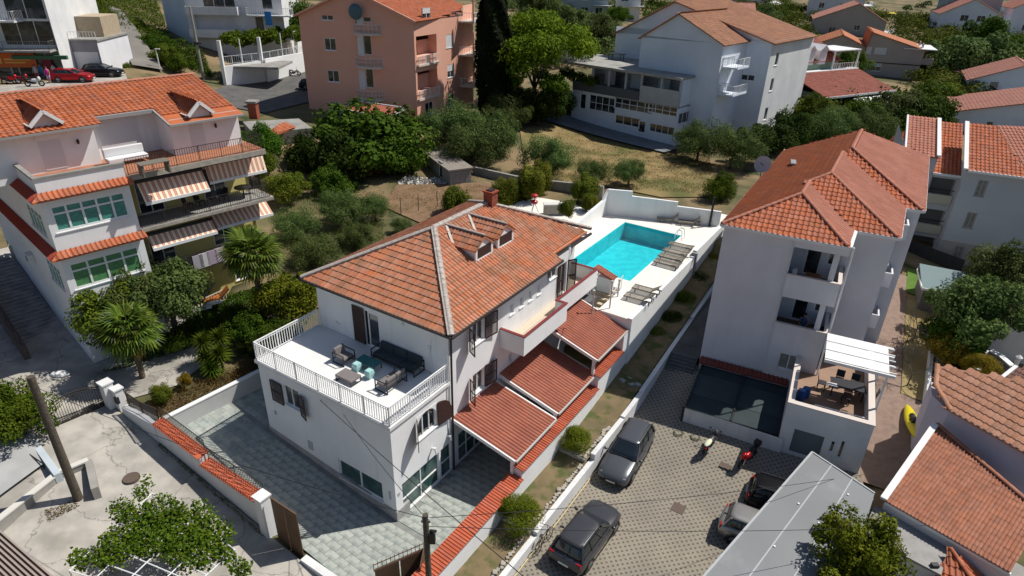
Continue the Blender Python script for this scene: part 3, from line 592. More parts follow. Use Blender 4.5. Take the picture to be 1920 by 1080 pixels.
# pool deck
DZ = 4.75
pd = MB()
for x0, x1, y0, y1 in ((-7, -3.1, 19.6, 37.2), (1.95, 4.28, 17.12, 33.4), (-3.1, 1.95, 32.25, 37.2), (1.95, 4.28, 33.4, 39.3), (-3.1, 1.95, 20.6, 22.05)): pd.box(x0, x1, y0, y1, DZ-.3, DZ)
dk = solo(pd, 'pool_deck', DECKM, None, None, H, kind='structure')
rw = T('pool_retaining_wall', 'tall white retaining wall carrying the pool deck above the planter', 'wall', H)
B(MB().box(4.0, 4.3, 17.1, 29.0, -.2, DZ+.06), 'wall_section', WHITE, rw); B(MB().box(4.0, 4.3, 29.0, 36.0, 1, DZ+.42), 'wall_section', WHITE, rw); B(MB().box(4.0, 4.42, 28.75, 28.99, 1, DZ+.3), 'pillar', M('grey_pillar', (.3, .3, .31), .8), rw)
B(MB().box(1.95, 4.0, 17.08, 17.3, 0, DZ-.01), 'wall_section', WHITE, rw)
WATER = bpy.data.materials.new('pool_water'); WATER.use_nodes = True; n_ = WATER.node_tree.nodes; l_ = WATER.node_tree.links; b_ = n_['Principled BSDF']
b_.inputs['Base Color'].default_value = (.75, .97, 1, 1); b_.inputs['Transmission Weight'].default_value = 1; b_.inputs['IOR'].default_value = 1.2; b_.inputs['Roughness'].default_value = .0
POOLT = M('pool_lining', (.03, .60, .64), .6, (.02, .50, .56), 1.6, .0, lo=.4, hi=.6)
pl = T('swimming_pool', 'rectangular turquoise swimming pool in the white deck', 'pool', H, z=DZ-1.5)
B(MB().box(-3.1, 1.95, 22.05, 32.25, DZ-1.5, DZ-1.4), 'pool_floor', POOLT, pl)
B(MB().box(-3.1, -3.05, 22.05, 32.25, DZ-1.4, DZ-.03).box(1.9, 1.95, 22.05, 32.25, DZ-1.4, DZ-.03).box(-3.05, 1.9, 32.2, 32.25, DZ-1.4, DZ-.03).box(-3.05, 1.9, 22.05, 22.1, DZ-1.4, DZ-.03), 'pool_wall', POOLT, pl)
tc_ = n_.new('ShaderNodeTexCoord'); nz = n_.new('ShaderNodeTexNoise'); nz.inputs['Scale'].default_value = 3; nz.inputs['Detail'].default_value = 3; bp = n_.new('ShaderNodeBump'); bp.inputs['Strength'].default_value = .7; bp.inputs['Distance'].default_value = .06
l_.new(tc_.outputs['Object'], nz.inputs['Vector']); l_.new(nz.outputs['Fac'], bp.inputs['Height']); l_.new(bp.outputs[0], b_.inputs['Normal'])
tr = n_.new('ShaderNodeBsdfTransparent'); tr.inputs[0].default_value = (.75, .98, 1, 1); gl = n_.new('ShaderNodeBsdfGlossy'); gl.inputs['Roughness'].default_value = .03; l_.new(bp.outputs[0], gl.inputs['Normal']); ms = n_.new('ShaderNodeMixShader'); fz = n_.new('ShaderNodeFresnel'); fz.inputs[0].default_value = 1.33; l_.new(bp.outputs[0], fz.inputs['Normal'])
l_.new(fz.outputs[0], ms.inputs[0]); l_.new(tr.outputs[0], ms.inputs[1]); l_.new(gl.outputs[0], ms.inputs[2]); l_.new(ms.outputs[0], n_['Material Output'].inputs[0])
B(MB().quad((-3.05, 22.1, DZ-.14), (1.9, 22.1, DZ-.14), (1.9, 32.2, DZ-.14), (-3.05, 32.2, DZ-.14)), 'water', WATER, pl)
STEEL = M('steel', (.6, .6, .62), .25, metal=1)
la = MB()
for y in (31.2, 31.75): la.tube([(1.75, y, DZ-.9), (1.75, y, DZ+.5), (1.95, y, DZ+.85), (2.25, y, DZ+.8), (2.35, y, DZ)], .03)
for z in (.3, .6, .9): la.cyl((1.75, 31.2, DZ-z), (1.75, 31.75, DZ-z), .025)
B(la, 'pool_ladder', STEEL, pl)
# back wall of the pool terrace, stepped top
bw = T('pool_back_wall', 'high white wall with stepped top behind the pool', 'wall', W0)
def seg(par, P, Q, z0, z1, z2, th, mat, name='wall_section'):
    P, Q = V(P), V(Q); d = (Q-P).normalized(); n = V((d.y, -d.x, 0))*th/2
    m = MB(); m.add([(*(P-n)[:2], z0), (*(P+n)[:2], z0), (*(Q+n)[:2], z0), (*(Q-n)[:2], z0), (*(P-n)[:2], z1), (*(P+n)[:2], z1), (*(Q+n)[:2], z2), (*(Q-n)[:2], z2)], [(0, 1, 2, 3), (7, 6, 5, 4), (0, 4, 5, 1), (1, 5, 6, 2), (2, 6, 7, 3), (3, 7, 4, 0)])
    return B(m, name, mat, par, fix=True)
bp0, bp1 = U(1136, 401, DZ), U(1348, 424, DZ)
def bt(px, py):                                   # top height above the wall line
    f = bp0.lerp(bp1, (px-1136)/212.); v = ray(px, py); return HC+v.z*math.hypot(f.x, f.y)/math.hypot(v.x, v.y)
xs_ = [(1136, 354), (1182, 358), (1182, 367), (1268, 378), (1268, 386), (1348, 396)]
for i in (0, 2, 4):
    a, b = xs_[i], xs_[i+1]; pa, pb = bp0.lerp(bp1, (a[0]-1136)/212.), bp0.lerp(bp1, (b[0]-1136)/212.); seg(bw, pa, pb, DZ-.5, bt(*a), bt(*b), .2, WHITE)
seg(bw, U(1136, 401, DZ), U(1120, 410, DZ), DZ-.5, bt(1136, 354), bt(1136, 385), .2, WHITE)
pw = T('planting_wall', 'low white wall left of the pool, edging the oleander bed', 'wall', W0); seg(pw, U(1132, 403, DZ), U(1075, 443, DZ), DZ-.3, DZ+1.5, DZ+1.0, .25, WHITE)
solo(MB().cyl(tuple(U(1330, 424, DZ)), tuple(U(1330, 424, DZ)+V((0, 0, 2.6))), .09, n=10), 'steel_post', DKMET, 'dark post in front of the pool back wall', 'post')
# stairs to the deck with white lattice railing
stt = T('deck_stairs', 'cream steps with white lattice railings leading up to the pool deck', 'stairs', H)
for i in range(7): B(MB().box(.35, 1.95, 17.9+i*.4, 18.32+i*.4, 2.5, 3.35+i*.2), 'step', M('cream_stone', (.6, .5, .36), .8, (.52, .44, .32), 3), stt)
for a in (.3, 1.98):
    lm = MB(); P, Q = V((a, 17.9, 3.5)), V((a, 20.6, 4.9)); lm.beam(P+V((0, 0, .9)), Q+V((0, 0, .9)), .05); lm.beam(P, Q, .05)
    for i in range(9):
        c0 = P.lerp(Q, i/9); c1 = P.lerp(Q, (i+1)/9); lm.beam(c0, c1+V((0, 0, .9)), .025); lm.beam(c0+V((0, 0, .9)), c1, .025)
    B(lm, 'lattice_railing', WPAINT, stt)
for n_p, (px, py, top) in enumerate(((1110, 588, 538), (1143, 578, 525), (1158, 556, 537))):
    P = U(px, py, DZ); zt = DZ+ (1.9 if n_p == 1 else 1.6 if n_p == 0 else 1.2)
    solo(MB().cyl((P.x, P.y, DZ-1.2), (P.x, P.y, zt), .05, n=8).cyl((P.x, P.y, zt), (P.x, P.y, zt+.08), .09, n=8), 'stair_post', M('pale_post', (.5, .47, .43), .7), ('slim post at the foot of the deck stairs, nearest the house', 'tallest slim post, in the middle of the deck stairs', 'short slim post on the deck beside the top step')[n_p], 'post', group='slim posts round the deck stairs')
tiles(T('small_tiled_roof', 'small wedge of orange tiled roof next to the near edge of the pool', 'roof', H), H, [(1.5, 20.0, 5.55), (1.5, 20.7, 5.55), (.3, 20.7, 5.95), (.3, 20.0, 5.95)], .22, .4, TERRP, 0)
B(MB().box(.35, 1.4, 20.05, 20.65, 4.4, 5.48), 'support_wall', WHITE, bpy.data.objects['small_tiled_roof'])
def ZT(P, px, py): v = ray(px, py); return HC+v.z*math.hypot(P[0], P[1])/math.hypot(v.x, v.y)
# ------------------------------------------------------------ right apartment house

sh = lambda x, y: (x+.08*y, y)
rb = T('apartment_house', 'tall grey-white apartment house with multi-stepped tiled hip roof right of the pool', 'house', R)
ZR = R.hy(1350, 415, 0).z-.1; zb1, zb2 = R.hy(1475, 512, 0).z, R.hy(1455, 602, 0).z; zt1, zt2 = R.hy(1495, 462, 0).z, R.hy(1465, 553, 0).z
X1, X2, X3, Y2, Y3, YE = 6.5, 8.75, 9.83, 2.73, 8.6, 23.5; XL = 3.88
RBP = lambda *a: [sh(*p) for p in a]
P0 = sh(0, 0)
wall(rb, R, (0, 0), (XL, 0), -.8, ZR, GREYW)
B(MB().box(XL+.02, XL+.03, -.16, 0, -.8, ZR), 'return_wall', GREYW, rb)
for za, zb_ in ((-.8, zb2-.0), (zt2, zb1), (zt1, ZR)):
    ops = [dict(c=(1478, 678), w=1.15, h=1.2, nx=2, pm=M('curtained_glass', (.3, .3, .27), .3, (.2, .2, .19), 6), shut=.12)] if za < 0 else []
    wall(rb, R, (XL, -.16), (X1+.2, -.16), za, zb_, GREYW, ops); wall(rb, R, (X1+.2, -.16), (X1+.4, Y2), za, zb_, GREYW)
    B(MB().box(XL, X1+.1, -.15, Y2, zb_-.12-(.0 if za < 0 or za == zt2 else 0)-1.0*(za >= 0 and zb_ != ZR) - (1.0 if za < 0 else 0), zb_-(1.0 if zb_ != ZR else 0)), 'loggia_floor', M('brown_tile', (.16, .10, .07), .7), rb)
for zb_, zt in ((zb1, zt1), (zb2, zt2)):
    B(MB().box(XL-.03, X1+.23, -.19, .0, zb_, zb_+.05).box(X1+.05, X1+.26, 0, Y2, zb_, zb_+.05), 'parapet_coping', M('cream_coping', (.62, .55, .5), .8), rb)
    B(MB().box(XL, XL+.02, -.1, Y2, zb_-1, zt), 'side_inner_wall', GREYW, rb)
    wall(rb, R, (XL, Y2-.1), (X1+.4, Y2-.1), zb_-1, zt+.1, GREYW, [dict(at=(1.2, zb_+.1), w=.85, h=2.1, nx=1, sill=False), dict(at=(2.3, zb_+.5), w=.7, h=1.2, nx=1, sill=False)])
    B(MB().box(X1-.5, X1-.2, .0, .25, zb_, zt), 'column', GREYW, rb)
B(MB().box(XL+.05, XL+.55, Y2-.4, Y2-.12, zt1-.55, zt1-.15), 'air_conditioner', WPAINT, rb)
wall(rb, R, sh(X1, Y2), sh(X2, Y2), -.8, ZR, GREYW); wall(rb, R, sh(X2, Y2), sh(X2, Y3), -.8, ZR, GREYW, [dict(at=(1.5, ZR-1.5), w=1, h=1.2)]); wall(rb, R, sh(X2, Y3), sh(X3, Y3), -.8, ZR, GREYW)
wall(rb, R, sh(X3, Y3), sh(X3, YE), -.8, ZR, GREYW, [dict(at=(s, z), w=1, h=1.3) for s in (3, 7, 11) for z in (8.6, 5.3, 2.2)]); wall(rb, R, sh(X3, YE), sh(0, YE-4), -.8, ZR, GREYW)
wall(rb, R, sh(0, YE-4), (0, 0), -.8, ZR, GREYW, [dict(at=(s, z), w=1, h=1.3) for s in (4, 9, 14) for z in (8.6, 5.3, 2.2)])
for px, py in ((1695, 420), (1665, 505), (1640, 595)):
    q = R.hx(px, py, X2+.9); B(MB().box(X2+.3, X2+1.2, 7.0, 9.1, q.z-1.0, q.z-.85).box(X2+1.1, X2+1.2, 7, 9.1, q.z-.85, q.z).box(X2+.3, X2+1.1, 7, 7.1, q.z-.85, q.z), 'side_balcony', GREYW, rb)
B(MB().cyl((X1+.33, -.1, 2), (X1+.33, -.1, ZR), .05), 'downpipe', WPAINT, rb)
pch = .43; f = lambda x, y, z: (*sh(x, y), z); za = ZR+.02; h1, h2, h3 = X1/2+.1, X2/2, X3/2
ov = -.15
S1t, S1r = f(h1, h1, za+h1*pch), None
tiles(rb, R, [f(ov, ov, za), f(X1-ov, ov, za), f(h1, h1, za+h1*pch)], .29, .38, TERRB, 190, prof='roman', lip=.03)
tiles(rb, R, [f(X1, ov, za), f(X1, Y2, za), f(X1/2, X1/2+Y2, za+h1*pch), f(h1, h1, za+h1*pch)], .29, .38, TERRC, 0, prof='roman')
tiles(rb, R, [f(X1, Y2, za), f(X2-ov, Y2, za), f(h2, Y2+h2, za+h2*pch), f(X1/2, Y2+X1/2, za+h1*pch)], .29, .38, TERRB, 110, prof='roman')
tiles(rb, R, [f(X2-ov, Y2, za), f(X2-ov, Y3, za), f(h2, Y3+h2, za+h2*pch), f(h2, Y2+h2, za+h2*pch)], .29, .38, TERRC, 0, prof='roman')
tiles(rb, R, [f(X2, Y3, za), f(X3-ov, Y3, za), f(h3, Y3+h3, za+h3*pch), f(h2, Y3+h2, za+h2*pch)], .29, .38, TERRB, 0, prof='roman')
tiles(rb, R, [f(X3-ov, Y3, za), f(X3-ov, YE, za), f(h3, YE-3.5, za+h3*pch), f(h3, Y3+h3, za+h3*pch)], .29, .38, TERRC, 0, prof='roman')
tiles(rb, R, [f(ov, YE-4.2, za), f(ov, ov, za), f(h1, h1, za+h1*pch), f(h1, Y2+h1, za+h1*pch), f(h2, Y2+h2, za+h2*pch), f(h2, Y3+h2, za+h2*pch), f(h3, Y3+h3, za+h3*pch), f(h3, YE-3.5, za+h3*pch)], .29, .38, M('brown_terracotta', (.34, .095, .035), .9, (.28, .08, .035), 1, .3, 50, rnd=.08), 0, prof='roman')
tiles(rb, R, [f(X3, YE, za), f(ov, YE-4.2, za), f(h3, YE-3.5, za+h3*pch)], .29, .38, TERRC, 0)
u_ = V((0, 0, .06))
for a, b in ((f(ov, ov, za), f(h1, h1, za+h1*pch)), (f(X1, ov, za), f(h1, h1, za+h1*pch)), (f(h1, h1, za+h1*pch), f(h1, Y2+h1, za+h1*pch)), (f(X2, Y2, za), f(h2, Y2+h2, za+h2*pch)), (f(h2, Y2+h2, za+h2*pch), f(h2, Y3+h2, za+h2*pch)), (f(X3, Y3, za), f(h3, Y3+h3, za+h3*pch)), (f(h3, Y3+h3, za+h3*pch), f(h3, YE-3.5, za+h3*pch)), (f(h1, Y2+h1, za+h1*pch), f(h2, Y2+h2, za+h2*pch))):
    caps(rb, V(a)+u_, V(b)+u_, .12, .4, TERRC, ind=False)
gt = MB(); ring_ = [f(ov, YE-4, 0), f(ov, ov, 0), f(X1-ov, ov, 0), f(X1-ov, Y2, 0), f(X2-ov, Y2, 0), f(X2-ov, Y3, 0), f(X3-ov, Y3, 0), f(X3-ov, YE, 0)]
for a, b in zip(ring_[:-1], ring_[1:]): gt.beam((a[0], a[1], ZR-.06), (b[0], b[1], ZR-.06), .22, .18)
B(gt, 'white_gutter', WPAINT, rb); q = R.u(1640, 305, ZR+1.6)
q = R.u(1487, 307, ZR+.8); B(MB().cbox(q.x, q.y, q.z+.05, .35, 1.1, .12, .1), 'roof_window', M('skylight_metal', (.3, .3, .3), .4), rb)
# satellite dish on the left eave
sdh = T('satellite_dish', 'grey satellite dish on the left eave of the apartment house', 'satellite dish', R); q = R.u(1430, 308, ZR+.5)
m = MB(); c_ = V((q.x, q.y, q.z)); ax = V((-.2, -.9, .35)).normalized(); a_ = ax.orthogonal().normalized(); b2 = ax.cross(a_)
vs = [c_-ax*.12]+[c_+(a_*math.cos(t)+b2*math.sin(t))*.62*r-ax*.12*(1-r*r) for r in (.5, 1) for t in [2*PI*k/16 for k in range(16)]]
m.add(vs, [(0, 1+k, 1+(k+1) % 16) for k in range(16)]+[(1+k, 17+k, 17+(k+1) % 16, 1+(k+1) % 16) for k in range(16)]); B(m, 'dish', M('dish_grey', (.35, .33, .36), .5), sdh)
B(MB().cyl(c_-V((0, 0, 1)), c_-ax*.1, .03).cyl(c_, c_+ax*.5, .015).cyl(c_+ax*.45, c_+ax*.55, .04), 'bracket', DKMET, sdh)
# low front storey with the terrace, white pergola
FY = R.l(ULOT(1475, 850)).y; TX0 = R.hy(1478, 755, FY).x; ZTP = R.hy(1478, 755, FY).z; TX1 = R.hy(1640, 800, FY).x; ZFL = ZTP-.95
print('terrace', FY, TX0, TX1, ZTP, 'ZR', ZR, zb1, zb2)
wall(rb, R, (TX0, FY), (TX1, FY), LZ, ZTP, WHITE2, [dict(c=(1512, 832), w=1.5, h=1.5, nx=1, pm=M('garage_panel', (.12, .15, .16), .5), fm=M('garage_panel', (0, 0, 0)) if False else MATS['garage_panel'], sill=False, dep=.04), dict(c=(1560, 838), w=.28, h=.8, nx=1, pm=GLASS), dict(c=(1577, 843), w=.28, h=1.2, nx=1, pm=GLASS)])
wall(rb, R, (TX0, -.16), (TX0, FY), LZ, ZTP, WHITE2); wall(rb, R, (TX1, FY), sh(TX1, 2.9), LZ, ZTP, WHITE2)
B(MB().box(TX0+.05, TX1-.05, FY+.05, 2.9, ZFL-.2, ZFL), 'terrace_floor', M('terrace_brown_tile', (.30, .19, .13), .7, (.26, .165, .11), 1.3, .1), rb)
th = .3; pp = MB().box(TX0-.03, TX1+.03, FY-.03, FY+th, ZTP, ZTP+.06).box(TX1-th, TX1+.03, FY+th, 2.9, ZTP, ZTP+.06).box(TX0-.03, TX0+th, FY+th, -.2, ZTP, ZTP+.06)
B(pp, 'parapet_coping', MATS['cream_coping'], rb); B(MB().box(TX0+.04, TX1-.04, FY+.04, FY+th-.03, ZFL, ZTP-.005).box(TX1-th+.03, TX1-.04, FY+th, 2.9, ZFL, ZTP-.005).box(TX0+.04, TX0+th-.03, FY+th, -.2, ZFL, ZTP-.005), 'parapet', WHITE2, rb)
railing(rb, [(TX0+1.3, FY+.45, ZTP-.5), (TX1-.5, FY+.45, ZTP-.5)], .55, WPAINT, 'inner_railing', sp=.5, bar=.03, rail=.04, post=.7)
pz = ZTP+2.3; pg = T('white_pergola', 'white slatted pergola shading the terrace of the apartment house', 'pergola', R)
g0, g1, g2 = R.u(1545, 668, pz), R.u(1560, 625, pz), R.u(1672, 645, pz); gx0, gx1, gy0, gy1 = g0.x+.05, (g2.x+R.u(1660, 705, pz).x)/2, (g0.y+R.u(1660, 705, pz).y)/2, g1.y-.1
print('pergola', gx0, gx1, gy0, gy1, pz)
for i in range(4): y = gy0+(gy1-gy0)*i/3; B(MB().box(gx0, gx1+.3, y-.05, y+.05, pz-.18, pz-.01), 'beam', WPAINT, pg)
for i in range(3):
    y0_, y1_ = gy0+(gy1-gy0)*i/3+.07, gy0+(gy1-gy0)*(i+1)/3-.07; B(MB().box(gx0, gx1, y0_, y1_, pz, pz+.03), 'shade_panel', WPAINT, pg)
B(MB().box(gx1-.1, gx1, gy0, gy0+.1, ZFL, pz-.18), 'post', WPAINT, pg); B(MB().box(gx1-.1, gx1, gy1-.1, gy1, ZFL, pz-.18), 'post', WPAINT, pg)
for i in range(5): y = gy0+.3+(gy1-gy0-.4)*i/4; B(MB().box(gx1+.02, gx1+.35, y-.03, y+.03, pz-.1, pz-.03), 'rafter_tail', WPAINT, pg)
# dark-roofed lean-to
lt = T('dark_lean_to', 'lean-to shelter with dark netting roof against the apartment house', 'shelter', R)
l0, l1 = R.l(ULOT(1280, 790)), R.l(ULOT(1462, 849)); zf0 = ZT(R.w(l0.x, l0.y, 0), 1284, 763); zbk = ZT(R.w(.2, -.3, 0), 1318, 682)
print('leanto', l0, l1, zf0, zbk)
wall(lt, R, (l0.x, l0.y), (l1.x, l1.y), LZ-.2, zf0, WHITE2, name='front_wall')
GREEN_D = M('dark_shade_net', (.022, .034, .038), .8, (.03, .045, .05), .8)
GREEN_E = M('lighter_shade_net', (.045, .062, .066), .8, (.035, .05, .055), .8)
yb = -.5; ym = (l0.y+yb)/2+.2; zm = zf0+(zbk-zf0)*.62; xm = (l0.x+TX0)/2; kk_ = min(1.0, (yb-l0.y)*.28)
for i, (xa, xb) in enumerate(((l0.x, xm-.05), (xm+.05, TX0-.03))):
    B(MB().slab([(xa, l0.y-.1, zf0+.03), (xb, l0.y-.1, zf0+.03), (xb, ym-kk_, zm-.12), (xa, ym-kk_, zm-.12)], .03), 'roof_net', GREEN_D, lt)
    B(MB().slab([(xa, ym-kk_, zm-.10), (xb, ym-kk_, zm-.10), (xb, yb-kk_*.8, zbk-.1), (xa, yb-kk_*.8, zbk-.1)], .03), 'roof_net', GREEN_E, lt)
    B(MB().slab([(xa, yb-kk_*.8, zbk-.08), (xb, yb-kk_*.8, zbk-.08), (xb, yb, zbk+.05), (xa, yb, zbk+.05)], .03), 'roof_net', GREEN_D, lt)
for x in (l0.x, xm, TX0-.05): B(MB().beam((x, l0.y-.1, zf0+.06), (x, ym-kk_, zm-.06), .07).beam((x, ym-kk_, zm-.06), (x, yb, zbk+.1), .07), 'rafter', DKMET, lt)
B(MB().cyl((l0.x-.1, l0.y, LZ), (l0.x-.1, l0.y, zf0), .05), 'post', DKMET, lt)
B(MB().box(.1, TX0-.1, -.46, -.2, -.5, zbk+.25), 'back_wall', GREYW, lt)
tiles(lt, R, [(.05, -.6, zbk+.27), (TX0-.1, -.6, zbk+.27), (TX0-.1, -.1, zbk+.42), (.05, -.1, zbk+.42)], .26, .5, M('dark_red_tile', (.2, .05, .035), .8), 0, 'coping_tile', lip=.0, hang=0)
# ramp with stripes beside it and the alley
rp = T('striped_ramp', 'stepped dark ramp rising beside the apartment house towards the alley', 'steps', R)
ST = M('dark_step', (.12, .125, .12), .9, (.09, .095, .095), 2, .2)
for i in range(12): B(MB().box(-2.45, -.12, -2.6+i*.22, -2.6+(i+1)*.22, -.9, .2+.133*(i+1)), 'step', ST, rp)
drape('alley', R, [(-2.6, 0), (-.02, 0), (1.6, 21), (1.6, 30), (-1.2, 30)], ASPH, 0, lambda a, b: 1.8+b*.08)
# low white wall between planter and lot, planter risers
lw = T('lot_wall', 'low white wall between the planter strip and the parking lot', 'wall', H)
LB = [(5.93, -6.5), (5.93, 3.0), (5.93, 9.0), (6.02, 12.6), (6.1, 15.0), (5.95, 24), (5.9, 32)]; LZt = [.12, .35, .65, .9, 1.3, 2.2, 3.2]
for i in range(6):
    (xa, ya), (xb, yb_) = LB[i], LB[i+1]; m = MB(); za_, zb_ = (LZt[i]+.1, LZt[i+1]+.0) if i > 1 else (LZt[i], LZt[i])
    m.add([(xa, ya, -1), (xa+.27, ya, -1), (xb+.27, yb_, -1), (xb, yb_, -1), (xa, ya, za_), (xa+.27, ya, za_), (xb+.27, yb_, zb_), (xb, yb_, zb_)], [(0, 3, 2, 1), (4, 5, 6, 7), (0, 1, 5, 4), (1, 2, 6, 5), (2, 3, 7, 6), (3, 0, 4, 7)]); B(m, 'wall_section', WHITE2, lw)
for b, z, lab in ((2.95, .33, 'pale stone riser across the planter strip between the two round shrubs'), (8.55, .66, 'pale stone riser across the planter strip above the upper round shrub')):
    t = T('planter_step', lab, 'retaining step', Fr(*H.w(0, 0, 0)[:2], 0, -32.807), 'stone risers in the planter strip'); rr = random.Random(int(b)); m = MB()
    for k in range(6): B(MB().box(4.25+k*.275, 4.25+k*.275+.26, b-.13-rr.random()*.03, b+.13, z-.45, z+rr.random()*.03), 'stone', STONE, t)
edge = MB(); rr = random.Random(5)
for k in range(90):
    b = -6+k*.2; s = rr.uniform(.08, .16); z = .05+(.25 if b > 3 else 0)+(.3 if b > 8.6 else 0); a = 5.82-rr.random()*.14; edge.cr = rr.random(); edge.cbox(a, b, z-.02, s*1.3, s*1.5, s, rr.random())
e_ = solo(edge, 'edging_stones', STONE, 'row of small pale edging stones along the planter strip', 'stones', H, kind='stuff')
rub = MB()
for k in range(170): rub.cr = rr.random(); s = rr.uniform(.12, .3); rub.cbox(rr.uniform(4.5, 5.8), rr.uniform(15.5, 19.2), .35+(18-15)*.1+rr.uniform(.2, .5), s*1.4, s, s*.7, rr.random()*3)
solo(rub, 'rubble', M('grey_rubble', (.33, .35, .34), .95, (.25, .27, .27), 3, .3), 'heap of grey rubble stones in the shaded planter strip', 'rubble', H, kind='stuff')
solo(MB().tube([(6.26, -6.4, LZ+.03), (6.32, -2, LZ+.03), (6.27, 2, LZ+.03), (6.33, 5, LZ+.03), (6.28, 9.2, LZ+.03)], .022), 'yellow_hose', M('hose_yellow', (.6, .5, .25), .5), 'long thin yellow hose along the foot of the low white wall', 'hose', H)
MAN = M('rusty_manhole', (.13, .09, .07), .8, (.10, .075, .06), 8, .4)
for px, py, lab in ((1272, 953, 'square rusty manhole cover in the middle of the paved lot'), (1362, 872, 'square rusty manhole cover near the parked motorcycles')):
    q = ULOT(px, py); l = H.l(q); solo(MB().box(l.x-.33, l.x+.33, l.y-.33, l.y+.33, q.z+.003, q.z+.02), 'manhole_cover', MAN, lab, 'manhole cover', H, group='manhole covers in the lot')
# ------------------------------------------------------------ grey canopy over the parking places
cv = T('carport_canopy', 'large flat grey sheet canopy over the parking places at the bottom right', 'canopy', W0)
CZ = 2.1; cA, cB_, cC, cD = U(1523, 848, CZ), U(1640, 925, CZ), U(1545, 1150, CZ), U(1255, 1155, CZ); CG = M('grey_sheet', (.205, .215, .22), .5, (.18, .19, .195), .35, .1, 5, dark=(.29, .30, .31), dscale=.45, dlo=.55, dhi=.75)
cE = U(1622, 985, CZ)
B(MB().slab([cA, cD, cC, cE, cB_], .04), 'canopy_sheet', CG, cv); B(MB().beam(cA, cD, .1).beam(cA, cB_, .08), 'edge_tube', M('pale_metal', (.4, .41, .42), .4), cv)
for k_, (a_, b_) in enumerate(((.33, .33), (.66, .66))):
    p_, q_ = cA.lerp(cB_, a_), cD.lerp(cC, b_); B(MB().beam(p_+V((0, 0, .012)), q_+V((0, 0, .012)), .06, .012), 'sheet_seam', MATS['pale_metal'], cv)
for px, py in ((1497, 945), (1535, 981), (1452, 1025), (1590, 928)): q = U(px, py, CZ); B(MB().cyl((q.x, q.y, CZ), (q.x, q.y, CZ+.05), .05, n=8), 'fixing_cap', WPAINT, cv)
for P in (cA.lerp(cB_, .04).lerp(cC, .02), cD.lerp(cC, .05), cB_.lerp(cC, .05), cA.lerp(cC, .35)): B(MB().cyl((P.x, P.y, LZ), (P.x, P.y, CZ-.05), .05), 'post', M('pale_metal', None) if False else MATS['pale_metal'], cv)
# ------------------------------------------------------------ lower right houses
def quadroof(par, fr, pts, tw=.22, tl=.4, mat=TERRS, ind=0, prof='roman', **k): tiles(par, fr, pts, tw, tl, mat, ind, prof=prof, **k)
b1 = T('low_tiled_house', 'low house with a long single-slope terracotta roof and white verge, bottom right corner', 'house', W0)
zA = 2.6; q0, q1, q2, q3 = U(1660, 937, zA-.6), U(1895, 1072, zA-.6), U(1960, 950, zA+.6), U(1757, 797, zA+.6)
# make it planar: eave q0-q1, ridge q3-q2
n_ = (q1-q0).cross(q3-q0).normalized(); q2.z = q0.z-(n_.x*(q2.x-q0.x)+n_.y*(q2.y-q0.y))/n_.z
quadroof(b1, W0, [q0, q1, q2, q3], .155, .36, TERRS, lip=.018); caps(b1, q3+V((0, 0, .06)), q2+V((0, 0, .06)), .12, .4, TERRS, ind=False)
B(MB().prism([q0[:2], q1[:2], q2[:2], q3[:2]], -1.2, q0.z-.18), 'walls', GREYW, b1, fix=True)
B(MB().beam(q0+V((-.1, -.0, .05)), q3+V((-.1, 0, .05)), .3, .14), 'white_verge', WPAINT, b1); B(MB().beam(q0+V((0, -.05, -.12)), q1+V((0, -.05, -.12)), .12, .14), 'white_fascia', WPAINT, b1)
b2_ = T('lilac_house', 'lilac-walled house with big barrel-tile roof above the low terracotta roof on the right', 'house', W0)
zB = 4.2; e0, e1_, r1_, r0_ = U(1782, 770, zB), U(1960, 870, zB), U(1990, 745, zB+1.3), U(1757, 685, zB+.9); n_ = (e1_-e0).cross(r0_-e0).normalized(); r1_.z = e0.z-(n_.x*(r1_.x-e0.x)+n_.y*(r1_.y-e0.y))/n_.z
c0_ = U(1755, 722, zB+.45); c0_.z = e0.z-(n_.x*(c0_.x-e0.x)+n_.y*(c0_.y-e0.y))/n_.z
quadroof(b2_, W0, [e0, e1_, r1_, r0_, c0_], .30, .44, M('worn_pink_tile', (.47, .23, .14), .85, (.38, .19, .12), 1.5, .3, 50, rnd=.14), 200, lip=.035)
caps(b2_, c0_+V((0, 0, .04)), e0+V((0, 0, .04)), .13, .4, MATS['worn_pink_tile'], ind=False); caps(b2_, r0_+V((0, 0, .04)), c0_+V((0, 0, .04)), .13, .4, MATS['worn_pink_tile'], ind=False); LIL = M('lilac_render', (.44, .41, .49), .9, (.39, .37, .44), 1, .1); B(MB().prism([(e0+V((.1, .2, 0)))[:2], (e1_+V((0, .2, 0)))[:2], r1_[:2], r0_[:2], c0_[:2]], -1, e0.z-.2), 'walls', LIL, b2_, fix=True)
B(MB().beam(e0, e1_, .12, .1), 'gutter', GUTTER, b2_); q = U(1772, 748, 3); B(MB().cbox(q.x, q.y, 2.6, .9, 1.2, 1.2, -.6), 'stone_parapet', STONE, b2_)
b3 = T('flat_concrete_roof', 'small annex with flat grey concrete roof beside the low terracotta roof', 'shed', W0); zC = 1.4
fpts = [U(1640, 948, zC), U(1783, 1012, zC), U(1765, 1078, zC), U(1616, 1000, zC)]; B(MB().slab(fpts[::-1] if False else fpts, .12), 'roof_slab', M('weathered_slab', (.33, .32, .305), .95, (.27, .26, .25), 1.5, .3, 30, dark=(.2, .2, .19), dscale=1.2), b3, fix=True)
ctr = sum(fpts, V((0, 0, 0)))/4; B(MB().prism([(p+(ctr-p)*.06)[:2] for p in fpts], -1.2, zC-.13), 'walls', GREYW, b3, fix=True)
B(MB().cbox(U(1752, 1062, zC).x, U(1752, 1062, zC).y, zC, .3, .2, .15), 'roof_vent', DKMET, b3)
